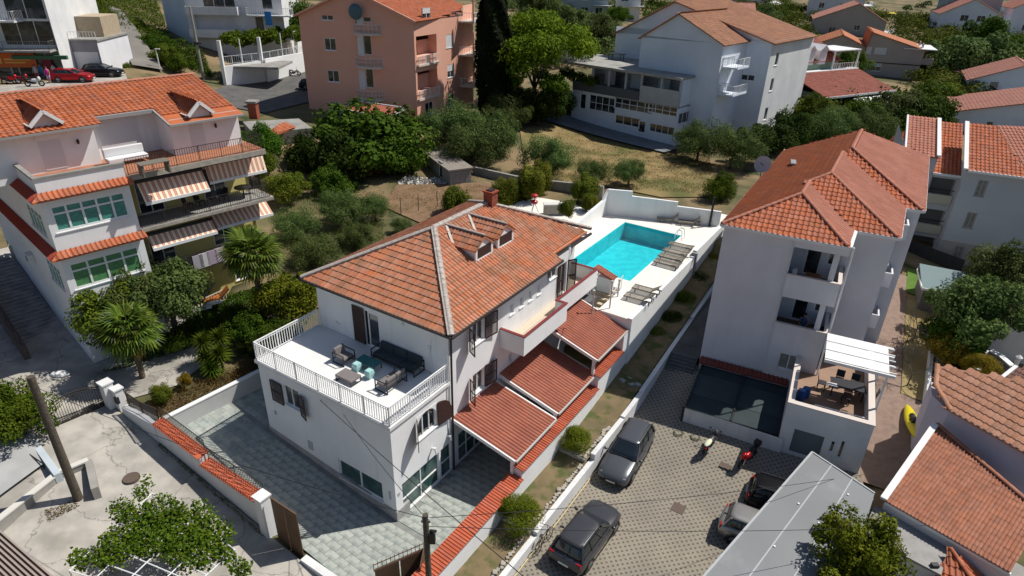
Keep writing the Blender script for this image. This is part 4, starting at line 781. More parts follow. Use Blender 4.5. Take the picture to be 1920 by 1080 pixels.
b4 = T('corner_tiled_roof', 'small orange hipped roof cut by the lower right edge of the photo', 'house', W0); zD = .9
h0, h1_, h2_, h3_ = U(1742, 1100, zD), U(1850, 1130, zD), U(1835, 1075, zD+.3), U(1782, 1030, zD+.9)
quadroof(b4, W0, [h0, h1_, h3_], .25, .4, TERRB); quadroof(b4, W0, [h1_, U(1860, 1085, zD), h3_], .25, .4, TERRB); B(MB().prism([h0[:2], h1_[:2], U(1860, 1085, zD)[:2], h3_[:2]], -1.5, zD-.2), 'walls', GREYW, b4, fix=True); caps(b4, h1_+u_, h3_+u_, .1, .4, TERRB, ind=False)
solo(MB().box(0, .01, 0, .01, 0, .01).prism([U(1785, 1000, -1)[:2], U(1960, 1100, -1)[:2], U(1940, 1180, -1)[:2], U(1790, 1100, -1)[:2]], -1.3, -.6), 'yard_slab', CONC, None, None, kind='structure')
b5 = T('grey_walled_house', 'weathered grey house with dark tiled gable at the right edge', 'house', W0); zE = 4.4
g0_, g1_, g2_ = U(1876, 590, zE), U(1940, 600, zE), U(1920, 555, zE+1.1); B(MB().prism([U(1880, 592, zE)[:2], U(1990, 612, zE)[:2], (U(1990, 560, zE))[:2], U(1910, 560, zE)[:2]], 0, zE-.1), 'walls', WHITE2, b5, fix=True)
quadroof(b5, W0, [g0_, U(1990, 612, zE), U(1990, 560, zE+1.2), U(1918, 555, zE+1.2)], .25, .4, M('dark_old_tile', (.2, .1, .075), .9, (.15, .08, .06), 1.5, .3, rnd=.15)); 
b6 = T('brown_roof_shed', 'shed with dark brown ribbed roof and white edge below the grey-walled house', 'shed', W0); zF = 3.2
k0, k1, k2, k3 = U(1862, 722, zF), U(1990, 775, zF), U(1990, 700, zF+.5), U(1905, 688, zF+.5); quadroof(b6, W0, [k0, k1, k2, k3], .2, .4, MATS['dark_old_tile']); B(MB().prism([p[:2] for p in (k0, k1, k2, k3)], 0, zF-.2), 'walls', MATS['pale_grey_render'], b6, fix=True); B(MB().beam(k0+u_, k3+u_, .2, .1), 'verge', WPAINT, b6)
cp_ = T('curved_parapet', 'curved stone parapet with white cap on the right-hand terrace', 'wall', W0); arc = [U(1833, 695, 2.6), U(1838, 665, 2.6), U(1852, 655, 2.6), U(1875, 668, 2.6), U(1898, 688, 2.6)]
for a, b in zip(arc[:-1], arc[1:]): B(MB().beam(a-V((0, 0, 1)), b-V((0, 0, 1)), .3, 2.0), 'stone_wall', CONC, cp_); B(MB().beam(a+V((0, 0, .05)), b+V((0, 0, .05)), .38, .1), 'cap', WPAINT, cp_)
solo(MB().cyl(tuple(U(1902, 690, 2.6)), tuple(U(1902, 690, 2.6)+V((0, 0, .8))), .12).cyl(tuple(U(1902, 690, 2.6)+V((0, 0, .8))), tuple(U(1902, 690, 2.6)+V((0, 0, .95))), .2, .03), 'chimney_pipe', WPAINT, 'white chimney pipe with a pointed cap by the curved parapet', 'chimney')
# ------------------------------------------------------------ left apartment house with awnings
_c = AT(61, 335, 40); Lf = Fr(_c.x, _c.y, 3.4, 48)
lh = T('awning_house', 'white apartment house with orange roof, green-curtained bay windows and striped awnings on the left', 'house', Lf)
GB = 2.2
w1 = dict(w=3.7, h=1.5, nx=5, bars=(.68,), pm=CURT, dep=.06, t=.12); w2 = dict(w=3.65, h=1.6, nx=4, bars=(.68,), pm=M('green_curtain_low', (.10, .28, .10), .5, (.05, .17, .07), 9, spec=.6, lo=.3, hi=.7), dep=.06, t=.12)
wall(lh, Lf, (0, 0), (4.3, 0), GB, 14.0, WHITE, [dict(at=(2.12, 11.72), **w1), dict(at=(2.1, 8.32), **w2)])
wall(lh, Lf, (0, 16), (0, 0), GB, 14.0, WHITE, [dict(at=(16-2.6, 11.1), w=2.9, h=1.35, nx=4, bars=(.7,), pm=MATS['green_curtain'], dep=.06), dict(at=(16-2.5, 7.75), w=2.6, h=1.4, nx=4, bars=(.7,), pm=MATS['green_curtain'], dep=.06), dict(at=(16-15.1, 4.2), w=1.6, h=3.2, kind='hole', dep=.3)])
B(MB().box(.35, .4, 14.2, 16, 2.6, 5.8), 'passage', M('yellow_render', (.42, .38, .16), .9, (.36, .33, .14), 1), lh)
for z, yq in ((13.1, 6), (9.8, 16)):
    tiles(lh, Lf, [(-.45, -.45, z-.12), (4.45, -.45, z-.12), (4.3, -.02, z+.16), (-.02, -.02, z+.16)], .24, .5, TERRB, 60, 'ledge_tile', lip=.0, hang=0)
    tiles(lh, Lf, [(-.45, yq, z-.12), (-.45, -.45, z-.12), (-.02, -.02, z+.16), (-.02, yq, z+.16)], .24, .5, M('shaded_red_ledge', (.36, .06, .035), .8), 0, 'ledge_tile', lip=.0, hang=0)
q = Lf.hx(62, 482, -.01); acu = solo(MB().box(-.35, -.01, q.y-.4, q.y+.4, q.z-.3, q.z+.3), 'air_conditioner', SHUT, 'white air conditioner on the left wall beside the staircase arch', 'air conditioner', Lf, bevel=.02); B(MB().cyl((-.36, q.y, q.z), (-.34, q.y, q.z), .2, n=14), 'fan_grille', DKMET, acu)
# terrace level slab and parapets
ZTF = 13.3
B(MB().box(0.02, 4.3, .02, 10, ZTF-.25, ZTF).box(4.3, 12.6, -.12, 10, ZTF-.25, ZTF), 'terrace_floor', M('terracotta_floor', (.40, .17, .09), .8, (.34, .14, .08), 2, .1), lh)
B(MB().box(-.05, 4.35, -.06, .18, 13.95, 14.07).box(-.05, .18, .18, 6, 13.95, 14.07), 'parapet_cap', CONC, lh)
B(MB().box(4.3, 12.6, -.18, -.12, ZTF-.3, ZTF+.02), 'slab_edge', STONE, lh)
railing(lh, [(4.4, -.05, ZTF), (12.5, -.05, ZTF), (12.5, 2.0, ZTF)], .95, IRON, 'iron_railing', sp=.14, bar=.018, rail=.035, post=1.3)
_q = Lf.hx(363, 137, 12.35); ZE2 = 15.35; RY = _q.y; SLP = (_q.z-.1-ZE2)/(RY-1.55); rz = lambda y: ZE2+(y-1.55)*SLP; RZr = rz(RY)
# top floor walls
ZW = 15.5
SH2 = dict(nx=1, pm=SHUT, fm=WPAINT, shut=.98, dep=.04, sill=False)
wall(lh, Lf, (-12, 3.5), (4.2, 3.5), ZTF-.3, ZW, WHITE, [dict(at=(13.9, 14.35), w=1.1, h=1.9, **SH2)]); pass
wall(lh, Lf, (4.2, 4.2), (7.9, 4.2), ZTF, rz(4.2)-.1, WHITE, [dict(at=(1.5, 14.5), w=2.3, h=2.3, nx=2, pm=SHUT, fm=WPAINT, shut=.98, dep=.04, sill=False)]); B(MB().quad((7.9, 4.2, ZTF), (7.9, 2.1, ZTF), (7.9, 2.1, rz(2.1)-.05), (7.9, 4.2, rz(4.2)-.05)), 'wall', WHITE, lh); B(MB().quad((4.2, 3.5, ZTF), (4.2, 4.2, ZTF), (4.2, 4.2, rz(4.2)-.05), (4.2, 3.5, rz(3.5)-.05)), 'wall', WHITE, lh)
wall(lh, Lf, (7.9, 2.1), (12.2, 2.1), ZTF, ZW, WHITE, [dict(at=(1.55, 14.3), w=.9, h=1.9, **SH2)]); wall(lh, Lf, (12.2, 2.1), (12.2, 11.5), 3, 15.5, WHITE, top=[(9.4, 15.4), (RY-2.1, RZr-.1)])
wall(lh, Lf, (0, 6), (0, 3.5), ZTF, 14, WHITE)
for px in (145, 403): q = Lf.hy(px, 265 if px == 145 else 235, 3.45 if px == 145 else 2.05); B(MB().blob((q.x, q.y-.1, q.z), .08, .08, .16), 'wall_lantern', DKMET, lh)
rmat = M('orange_roof_tile', (.44, .13, .05), .85, (.36, .11, .05), 1.0, .3, 50, rnd=.13)
tiles(lh, Lf, [(-12, 2.9, rz(2.9)), (4.4, 2.9, rz(2.9)), (4.4, 3.75, rz(3.75)), (7.7, 3.75, rz(3.75)), (7.7, 1.55, rz(1.55)), (12.35, 1.55, rz(1.55)), (12.35, RY, RZr), (-12, RY, RZr)], .30, .36, rmat, 300, prof='roman', lip=.03)
tiles(lh, Lf, [(12.35, 11, RZr-2.6), (-12, 11, RZr-2.6), (-12, RY, RZr), (12.35, RY, RZr)], .3, .4, rmat, 0)
caps(lh, (-12, RY, RZr+.06), (12.35, RY, RZr+.06), .11, .4, TERRC, ind=False)
B(MB().beam((-12, 2.85, rz(2.9)-.08), (4.4, 2.85, rz(2.9)-.08), .12).beam((4.4, 3.73, rz(3.75)-.08), (7.7, 3.73, rz(3.75)-.08), .2).beam((7.7, 1.5, rz(1.55)-.08), (12.35, 1.5, rz(1.55)-.08), .12).beam((4.4, 2.9, rz(2.9)-.05), (4.4, 3.75, rz(3.75)-.05), .1).beam((7.72, 1.55, rz(1.55)-.05), (7.72, 3.75, rz(3.75)-.05), .1), 'gutter', M('grey_gutter2', (.3, .3, .3), .6), lh)
for x0, yw in ((1.15, 3.45), (8.95, 2.05)):         # gabled dormers above the shutters
    zt = rz(yw)+.15; zr_ = zt+.75; x1 = x0+1.6; xm_ = x0+.8; yy = lambda z: 1.55+(z-ZE2)/SLP
    dmr = B(MB().quad((x0+.15, yw-.03, ZW-.4), (x1-.15, yw-.03, ZW-.4), (x1-.15, yw-.03, zt+.15), (xm_, yw-.03, zr_), (x0+.15, yw-.03, zt+.15)).quad((x0+.15, yw-.03, ZW-.2), (x0+.15, yw-.03, zt+.15), (x0+.15, yy(zt+.15), zt+.15)).quad((x1-.15, yw-.03, ZW-.2), (x1-.15, yy(zt+.15), zt+.15), (x1-.15, yw-.03, zt+.15)), 'dormer', WHITE, lh)
    for xa, xb, fl in ((x0, xm_, 0), (xm_, x1, 1)):
        lo_ = xa if not fl else xb
        a_, b_ = (lo_, yw-.35, zt), (lo_, yy(zt), zt); t_, s_ = (xm_, yw-.35, zr_), (xm_, yy(zr_), zr_)
        tiles(dmr, Lf, [b_, a_, t_, s_] if not fl else [a_, b_, s_, t_], .28, .36, rmat, 0)
        B(MB().beam((lo_, yw-.38, zt), (xm_, yw-.38, zr_), .12, .18), 'white_bargeboard', WPAINT, dmr)
    B(MB().beam((x0-.02, yw-.3, zt+.02), (x0-.02, yy(zt)+.05, zt+.02), .1, .08), 'edge_trim', WPAINT, dmr)
chm = T('brick_chimney', 'brown brick chimney with a flat cap behind the right end of the orange roof', 'chimney', W0); q = U(478, 222, 8.0); chm.location = (q.x, q.y, 8.0); Z0[chm.name] = 0
B(MB().box(-.45, .45, -.45, .45, 0, 1.75), 'stack', BRICK, chm); B(MB().box(-.6, .6, -.6, .6, 1.75, 1.95), 'cap', CONC, chm)
# balcony block
YEL = M('ochre_render', (.62, .54, .20), .9, (.56, .48, .18), 1, .1)
wall(lh, Lf, (4.3, 0), (4.3, 2.3), GB, 13, WHITE2); wall(lh, Lf, (4.3, 2.2), (12.2, 2.2), GB, 13.05, YEL, [dict(at=(s, z), w=1.5, h=2.1, nx=2, sill=False) for z in (11.1, 7.8) for s in (1.6, 5.6)]+[dict(at=(6.3, 4.4), w=1.0, h=1.2, nx=2)])
B(MB().box(4.32, 12.7, -.1, 2.2, 9.85, 10.05), 'balcony_slab', STONE, lh); B(MB().box(4.32, 10.6, .2, 2.2, 6.35, 6.55), 'balcony_slab', STONE, lh)
B(MB().box(4.32, 12.5, -.05, 2.2, 10.05, 10.06), 'balcony_tiles', CONC, lh)
railing(lh, [(4.4, 0, 10.05), (12.5, 0, 10.05), (12.5, 2.1, 10.05)], .9, IRON, 'iron_railing', sp=.14, bar=.018, rail=.035, post=1.3)
railing(lh, [(4.4, .3, 6.55), (10.5, .3, 6.55), (10.5, 2.1, 6.55)], .9, IRON, 'iron_railing', sp=.14, bar=.018, rail=.035, post=1.3)
def stripem():
    m = M('awning_stripes', (.8, .7, .54), .8); n = m.node_tree.nodes; L = m.node_tree.links; tc = n.new('ShaderNodeTexCoord'); sp = n.new('ShaderNodeSeparateXYZ'); L.new(tc.outputs['Object'], sp.inputs[0])
    a = n.new('ShaderNodeMath'); a.operation = 'MULTIPLY'; a.inputs[1].default_value = 3.1; L.new(sp.outputs[0], a.inputs[0]); f = n.new('ShaderNodeMath'); f.operation = 'FRACT'; L.new(a.outputs[0], f.inputs[0])
    r = n.new('ShaderNodeValToRGB'); r.color_ramp.interpolation = 'CONSTANT'; e = r.color_ramp.elements; e[0].position = 0; e[0].color = (.85, .74, .56, 1); e[1].position = .42; e[1].color = (.66, .22, .14, 1)
    for p, c in ((.6, (.64, .36, .26, 1)), (.72, (.42, .38, .33, 1)), (.82, (.55, .19, .12, 1)), (.95, (.85, .74, .56, 1))): k = e.new(p); k.color = c
    L.new(f.outputs[0], r.inputs[0]); L.new(r.outputs[0], n['Principled BSDF'].inputs['Base Color']); return m
AW = stripem()
for lab, c4, zi, zo in (('upper striped awning nearer the bay windows', [(255, 345), (370, 316), (393, 351), (280, 382)], 12.62, 11.55), ('upper striped awning at the garden end', [(383, 313), (482, 288), (500, 315), (402, 343)], 12.62, 11.6),
        ('lower striped awning nearer the bay windows, partly shaded', [(278, 445), (392, 408), (405, 432), (291, 468)], 9.3, 8.6), ('lower striped awning at the garden end', [(395, 404), (495, 375), (508, 397), (412, 430)], 9.3, 8.6)):
    aw = T('striped_awning', lab+' of the left house', 'awning', Lf, 'orange and cream striped awnings of the left house'); q = [Lf.u(*c4[0], zi), Lf.u(*c4[1], zi), Lf.u(*c4[2], zo), Lf.u(*c4[3], zo)]
    x0, x1 = (q[0].x+q[3].x)/2, (q[1].x+q[2].x)/2; sk = -.25
    q = [V((q[0].x, q[0].y, zi)), V((q[1].x, q[0].y, zi)), V((q[1].x-.25*0, min(q[2].y, q[3].y)-.1, zo)), V((q[0].x, min(q[2].y, q[3].y)-.1, zo))]
    mm = MB(); dx = (q[3]-q[0])
    q = [Lf.u(*c4[0], zi), Lf.u(*c4[1], zi), Lf.u(*c4[2], zo), Lf.u(*c4[3], zo)]; W_ = (q[1]-q[0]); yi = (q[0].y+q[1].y)/2; yo = (q[2].y+q[3].y)/2; xa = (q[0].x+q[3].x)/2; xb = (q[1].x+q[2].x)/2
    B(MB().slab([(xa, yo, zo), (xb, yo, zo), (xb, yi, zi), (xa, yi, zi)], .02), 'fabric', AW, aw); B(MB().box(xa, xb, yo-.04, yo+.03, zo-.16, zo+.02), 'front_bar', WPAINT, aw); B(MB().box(xa-.05, xb+.05, yi-.05, yi+.12, zi-.08, zi+.1), 'cassette', DKMET, aw)
    for x in (xa+.2, xb-.2): B(MB().beam((x, yi, zi-.15), (x, yo, zo-.05), .04), 'arm', DKMET, aw)
# stairs at the left wall, alley behind
sg = T('side_staircase', 'grey stone staircase climbing along the left wall to the arch', 'staircase', Lf)
for i in range(24):
    y = 15-i*.42; z = 4.9-i*.085; B(MB().box(-2.4, -.05, y-.44, y, 1.5, z), 'step', M('grey_steps', (.34, .335, .32), .9, (.22, .22, .215), 2, .3), sg)
m = MB(); m.add([(-2.75, 15, 2), (-2.42, 15, 2), (-2.42, 3, 1.5), (-2.75, 3, 1.5), (-2.75, 15, 5.6), (-2.42, 15, 5.6), (-2.42, 3, 3.5), (-2.75, 3, 3.5)], [(0, 1, 2, 3), (7, 6, 5, 4), (0, 4, 5, 1), (1, 5, 6, 2), (2, 6, 7, 3), (3, 7, 4, 0)])
B(m, 'brown_side_wall', M('brown_stone', (.10, .07, .055), .95, (.15, .12, .1), 5, .5, 20), sg, fix=True)
for i in range(25):
    y = 15-i*.48; z = 5.6-i*.084; B(MB().box(-2.6, -2.57, y-.015, y+.015, z, z+.8), 'rail_bar', IRON, sg) if i % 3 == 0 else None
B(MB().beam((-2.58, 15, 6.4), (-2.58, 3, 4.3), .05), 'handrail', IRON, sg)
# ------------------------------------------------------------ neighbouring buildings
def fr2(P, Q, z0): return Fr(P[0], P[1], z0, math.degrees(math.atan2(Q[1]-P[1], Q[0]-P[0])))
def gbox(par, fr, x0, x1, y0, y1, z0, ze, zr, ax, wm, rm, front=(), right=(), left=(), xr=None, ov=.3, tw=.32, tl=.45, ind=0, roof=True, back=False):
    """box with a gable roof; ax 'y': ridge runs along y (gable faces the front), 'x': along x; 'h': hipped"""
    xm = xr if xr is not None else (x0+x1)/2; ym = (y0+y1)/2
    wall(par, fr, (x0, y0), (x1, y0), z0, ze, wm, front, top=[(x1-x0, ze), (xm-x0, zr), (0, ze)][1:2] if ax == 'y' else None)
    wall(par, fr, (x1, y0), (x1, y1), z0, ze, wm, right, top=[((y1-y0)/2, zr)] if ax == 'x' else None)
    wall(par, fr, (x0, y1), (x0, y0), z0, ze, wm, left, top=[((y1-y0)/2, zr)] if ax == 'x' else None)
    wall(par, fr, (x1, y1), (x0, y1), z0, ze, wm, top=[(x1-xm, zr)] if ax == 'y' else None)
    if not roof: return
    if ax == 'y':
        kL = (zr-ze)/(xm-x0); kR = (zr-ze)/(x1-xm)
        tiles(par, fr, [(x1+ov, y0-ov, ze-ov*kR+.05), (x1+ov, y1+ov, ze-ov*kR+.05), (xm, y1+ov, zr+.05), (xm, y0-ov, zr+.05)], tw, tl, rm, ind)
        tiles(par, fr, [(x0-ov, y1+ov, ze-ov*kL+.05), (x0-ov, y0-ov, ze-ov*kL+.05), (xm, y0-ov, zr+.05), (xm, y1+ov, zr+.05)], tw, tl, rm, 0)
        caps(par, (xm, y0-ov, zr+.1), (xm, y1+ov, zr+.1), .12, .5, rm, ind=False)
    elif ax == 'x':
        k = (zr-ze)/(ym-y0)
        tiles(par, fr, [(x0-ov, y0-ov, ze-ov*k+.05), (x1+ov, y0-ov, ze-ov*k+.05), (x1+ov, ym, zr+.05), (x0-ov, ym, zr+.05)], tw, tl, rm, ind)
        tiles(par, fr, [(x1+ov, y1+ov, ze-ov*k+.05), (x0-ov, y1+ov, ze-ov*k+.05), (x0-ov, ym, zr+.05), (x1+ov, ym, zr+.05)], tw, tl, rm, 0)
        caps(par, (x0-ov, ym, zr+.1), (x1+ov, ym, zr+.1), .12, .5, rm, ind=False)
    else:
        h = min(x1-x0, y1-y0)/2; a, b = ((x0+h, ym, zr+.05), (x1-h, ym, zr+.05)) if (x1-x0) > (y1-y0) else ((xm, y0+h, zr+.05), (xm, y1-h, zr+.05)); z = ze+.0
        A_, B_, C_, D_ = (x0-ov, y0-ov, z), (x1+ov, y0-ov, z), (x1+ov, y1+ov, z), (x0-ov, y1+ov, z)
        fs = [[A_, B_, b, a], [B_, C_, b], [C_, D_, a, b], [D_, A_, a]] if (x1-x0) > (y1-y0) else [[A_, B_, a], [B_, C_, b, a], [C_, D_, b], [D_, A_, a, b]]
        for f_ in fs: tiles(par, fr, f_, tw, tl, rm, 0)
        for P, Q in ((A_, a), (B_, b if (x1-x0) > (y1-y0) else a), (a, b)): caps(par, V(P)+V((0, 0, .05)), V(Q)+V((0, 0, .05)), .12, .5, rm, ind=False)
def slabbalc(par, x0, x1, y0, y1, z, mat, rh=.95, rmat=WPAINT, solid=False, sides=(1, 1), sp=.2):
    B(MB().box(x0, x1, y0, y1, z-.18, z), 'balcony_slab', mat, par)
    if solid:
        m = MB().box(x0, x1, y0, y0+.1, z, z+rh)
        if sides[0]: m.box(x0, x0+.1, y0+.1, y1, z, z+rh)
        if sides[1]: m.box(x1-.1, x1, y0+.1, y1, z, z+rh)
        B(m, 'balcony_parapet', mat, par)
    else:
        P = [(x0+.05, y0+.05, z), (x1-.05, y0+.05, z)]
        if sides[0]: P = [(x0+.05, y1, z)]+P
        if sides[1]: P = P+[(x1-.05, y1, z)]
        railing(par, P, rh, rmat, 'balcony_railing', sp=sp, bar=.03, rail=.05, post=1.5)
PEACH = M('peach_render', (.76, .41, .30), .9, (.71, .375, .27), .3, .1, 40, streak=.06)
# --- peach apartment block
pc, pL, pR = U(784, 240, 6.3), U(582, 215, 6.8), U(870, 207, 6.6)
Pf = fr2(pL, pc, 6.3); ph = T('peach_block', 'peach-coloured four-storey apartment block with rounded balconies and orange roof', 'apartment block', Pf)
WX = Pf.l(pc).x; ztp = ZT(pc, 776.7, 37); DY = Pf.l(pR).y; xR = Pf.l(pR).x-WX
print(WX, DY, xR, ztp)
WO = dict(w=1.5, h=1.35, nx=2)
wall(ph, Pf, (0, 0), (WX, 0), 5, ztp, PEACH, [dict(c=(613, 26), shut=.62, **WO), dict(c=(619, 83), **WO), dict(c=(625, 143), **WO), dict(c=(629, 202), **WO), *[dict(c=c, w=1.0, h=2.2, nx=1, sill=False) for c in ((687, 22), (689, 84), (693, 147))], *[dict(c=c, w=.8, h=2.2, nx=1, shut=.98, sill=False) for c in ((673, 26), (676, 86), (679, 150))]], top=[(WX*.5, ztp+2.9)])
for c in ((690, 62), (694, 124), (697, 184)):
    q = Pf.hy(*c, 0); m = MB(); pts = [(q.x-1.7, .0)]+[(q.x+1.7*math.sin(t), -1.05*math.cos(t)) for t in [-PI/2+PI*k/10 for k in range(11)]]
    m.prism(pts[1:][::-1] if False else pts[1:], q.z-.2, q.z); B(m, 'balcony_slab', M('balcony_edge', (.6, .52, .45), .8), ph, fix=True)
    railing(ph, [(p[0]*.97+q.x*.03, p[1]*.95, q.z) for p in pts[1:]], .95, WPAINT, 'balcony_railing', sp=.3, bar=.03, rail=.05, post=.9, mid=.5)
gR = Pf
def RWL(s0, s1): k = lambda s: (WX+xR*s/DY, s); return k(s0), k(s1)
p_, q_ = RWL(0, DY); LW = math.hypot(q_[0]-p_[0], q_[1]-p_[1])
hole = lambda c, w, h: dict(c=c, w=w, h=h, kind='hole', dep=1.2)
wall(ph, Pf, p_, q_, 5, ztp-.2, PEACH, [hole((800, 85), 4.0, 2.2), hole((802, 150), 4.0, 2.2), dict(c=(843, 77), w=1.5, h=1.5, nx=1, shut=.98), dict(c=(845, 133), w=1.4, h=1.5, nx=2, shut=.5), dict(c=(846, 189), w=1.4, h=1.5, nx=2), dict(c=(805, 203), w=1.6, h=1.5, nx=2), dict(c=(800, 25), w=1.5, h=1.2, nx=2, shut=.5)])
for c in ((802, 118), (803, 181)):
    s_, z_ = Pf.hw(*c, p_, q_); o_ = V((q_[0]-p_[0], q_[1]-p_[1], 0)).normalized(); n_ = V((o_.y, -o_.x, 0)); P = V((p_[0], p_[1], 0))
    B(MB().hexa(P+o_*(s_-2.1)+V((0, 0, z_-.2))-n_*1.2, o_*4.2, n_*1.5, (0, 0, .2)), 'balcony_slab', MATS['balcony_edge'], ph)
    railing(ph, [P+o_*(s_-2.0)+n_*.25+V((0, 0, z_)), P+o_*(s_+2.0)+n_*.25+V((0, 0, z_))], .95, WPAINT, 'balcony_railing', sp=.25, bar=.03)
    B(MB().hexa(P+o_*(s_-2.1)+V((0, 0, z_))-n_*1.25, o_*4.2, -n_*.05, (0, 0, 2.4)), 'recess_wall', PEACH, ph); B(MB().hexa(P+o_*(s_-1.6)+V((0, 0, z_))-n_*1.2, o_*1.2, n_*.04, (0, 0, 2.0)), 'balcony_door', GLASS, ph)
wall(ph, Pf, q_, (q_[0], 14), 5, ztp+1, PEACH); wall(ph, Pf, (q_[0], 14), (0, 14), 5, ztp, PEACH); wall(ph, Pf, (0, 14), (0, 0), 5, ztp, PEACH)
xm_ = WX/2; zr_ = ztp+2.9; kk = 2.9/xm_
tiles(ph, Pf, [(WX+.4, -.4, ztp-.15), (WX+xR*.5, 5, ztp-.1), (WX+xR*.5, 14.5, ztp-.1), (xm_, 14.5, zr_), (xm_, -.4, zr_)], .32, .42, TERRB, 0)
tiles(ph, Pf, [(-.4, 14.5, ztp-.15), (-.4, -.4, ztp-.15), (xm_, -.4, zr_), (xm_, 14.5, zr_)], .32, .42, TERRB, 0)
B(MB().beam((WX+.4, -.45, ztp-.18), (xm_, -.45, zr_-.03), .15, .2).beam((-.4, -.45, ztp-.18), (xm_, -.45, zr_-.03), .15, .2), 'verge', PEACH, ph)
q = Pf.hw(800, 10, p_, q_); 
# stepped-back bay with balconies on the far right
xq = q_[0]+.2; yq = q_[1]
for c in ((893, 38), (893, 100), (888, 160)):
    q = Pf.hx(*c, xq+1.2); slabbalc(ph, xq-2.0, xq+1.6, yq-1.0, yq+5, q.z, MATS['balcony_edge'], sp=.3)
    B(MB().box(xq+1.3, xq+1.5, yq-.9, yq-.7, q.z, q.z+2.7), 'balcony_post', PEACH, ph)
q = Pf.hx(895, 115, xq+1.5); B(MB().slab([(xq+2.4, yq-.5, q.z-.4), (xq+2.4, yq+3.2, q.z-.4), (xq+1.4, yq+3.2, q.z+.5), (xq+1.4, yq-.5, q.z+.5)], .03), 'cream_awning', M('cream_fabric', (.6, .5, .4), .8), ph)
dq = Pf.hw(803, 22, p_, q_)
er = T('red_entrance_roof', 'flat red tiled entrance roof with white edge at the foot of the peach block', 'roof', Pf); zz_ = 9.0
eo = [Pf.u(636, 204, zz_), Pf.u(668, 191, zz_+.3), Pf.u(761, 205, zz_+.3), Pf.u(722, 221, zz_)]; eo = [V((p.x, p.y, zz_+(.4 if i in (1, 2) else 0))) for i, p in enumerate(eo)]
B(MB().slab([eo[0], eo[3], eo[2], eo[1]], .12), 'tile_sheet', M('flat_red', (.36, .10, .06), .85, (.32, .09, .055), 3, .2), er)
for a, b in zip(eo, eo[1:]+eo[:1]): B(MB().beam(a, b, .14, .2), 'white_edge', WPAINT, er)
for p in (eo[0], eo[3]): B(MB().cyl((p.x, p.y, 5), (p.x, p.y, p.z-.1), .09), 'post', WPAINT, er)
dome = Pf.hy(666, 22, -.7); ds = T('dark_satellite_dish', 'round dark satellite dish on the top balcony of the peach block', 'satellite dish', Pf); B(MB().blob((dome.x, dome.y, dome.z), .85, .25, .85, 14, 8), 'dish', M('dark_dish', (.06, .12, .15), .4), ds); B(MB().cyl((dome.x, dome.y, dome.z-1.2), (dome.x, dome.y, dome.z), .05), 'mast', DKMET, ds)
# --- white building with roof deck (centre right)
zl = 4.5; wR, wLft = U(1260, 280, zl), None; ztw = ZT(wR, 1290, 147); wL_ = U(1113, 122, ztw); Wf = fr2(wL_, wR, zl); ww = T('white_deck_building', 'large white building with a roof deck over a dark loggia and two strips of windows', 'building', Wf)
LX = Wf.l(wR).x; zs = lambda px, py, y=0: Wf.hy(px, py, y).z
za_ = zs(1290, 205); zb_ = zs(1285, 183); WIN = dict(nx=4, bars=(.5,), dep=.05)
BLW = M('bluish_white', (.72, .77, .84), .9, (.65, .70, .77), .4, .1, streak=.15)
wall(ww, Wf, (-3, 0), (LX, 0), 3.5, za_, BLW, [dict(c=(1129, 195), w=4.0, h=1.9, nx=4, bars=(.5,)), dict(c=(1093, 190), w=.9, h=1.9, nx=1), dict(c=(1187, 198), w=5.5, h=1.3, nx=5, bars=(.5,)), dict(c=(1254, 207), w=5.6, h=1.2, nx=4, bars=(.4,)), dict(c=(1176, 227), w=3.6, h=1.1, nx=3), dict(c=(1203, 238), w=1.0, h=1.4, nx=1), dict(c=(1242, 243), w=3.6, h=1.0, nx=4), dict(c=(1270, 262), w=1.3, h=2.6, nx=1, pm=MATS['dark_gap'], sill=False)])
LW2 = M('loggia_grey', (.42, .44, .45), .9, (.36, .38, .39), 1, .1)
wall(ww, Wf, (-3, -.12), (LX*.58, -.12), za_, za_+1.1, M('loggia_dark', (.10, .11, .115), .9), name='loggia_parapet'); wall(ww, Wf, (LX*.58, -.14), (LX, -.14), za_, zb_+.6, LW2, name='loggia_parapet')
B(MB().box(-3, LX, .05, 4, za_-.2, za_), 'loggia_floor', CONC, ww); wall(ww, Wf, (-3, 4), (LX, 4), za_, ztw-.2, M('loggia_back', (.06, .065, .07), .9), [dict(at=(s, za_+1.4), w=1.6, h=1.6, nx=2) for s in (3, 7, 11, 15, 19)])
for s in (0, .2, .4, .58, .8, 1): B(MB().box(LX*s-.12, LX*s+.12, -.05, .2, za_, ztw-.25), 'column', LW2, ww)
B(MB().box(-6, LX+.15, -.25, 9, ztw-.28, ztw), 'roof_deck', M('deck_concrete', (.36, .35, .32), .9, (.27, .265, .25), .8, .2, dark=(.18, .18, .17), dscale=.8), ww)
wall(ww, Wf, (LX, -.1), (LX, 6), 3.5, ztw-.25, BLW, [dict(at=(2.2, 8), w=3, h=1.3, nx=3)]); 
railing(ww, [(-5.9, 5, ztw), (-5.9, 0, ztw), (-1, 0, ztw)], 1.0, WPAINT, 'deck_railing', sp=.3, bar=.03)
B(MB().box(-3, LX-.2, 4, 14, 3.2, ztw-.3), 'rear_base', BLW, ww)
def gpts(y, *pp): return [Wf.hy(*p, y) for p in pp]
ya = 3.0; gl_, ga, gr = gpts(ya, (1203, 70), (1275, 25), (1357, 82)); wall(ww, Wf, (gl_.x, ya), (gr.x, ya), ztw-.02, gr.z, BLW, top=[(gr.x-gl_.x, gr.z), (ga.x-gl_.x, ga.z), (0, gl_.z)][1:])
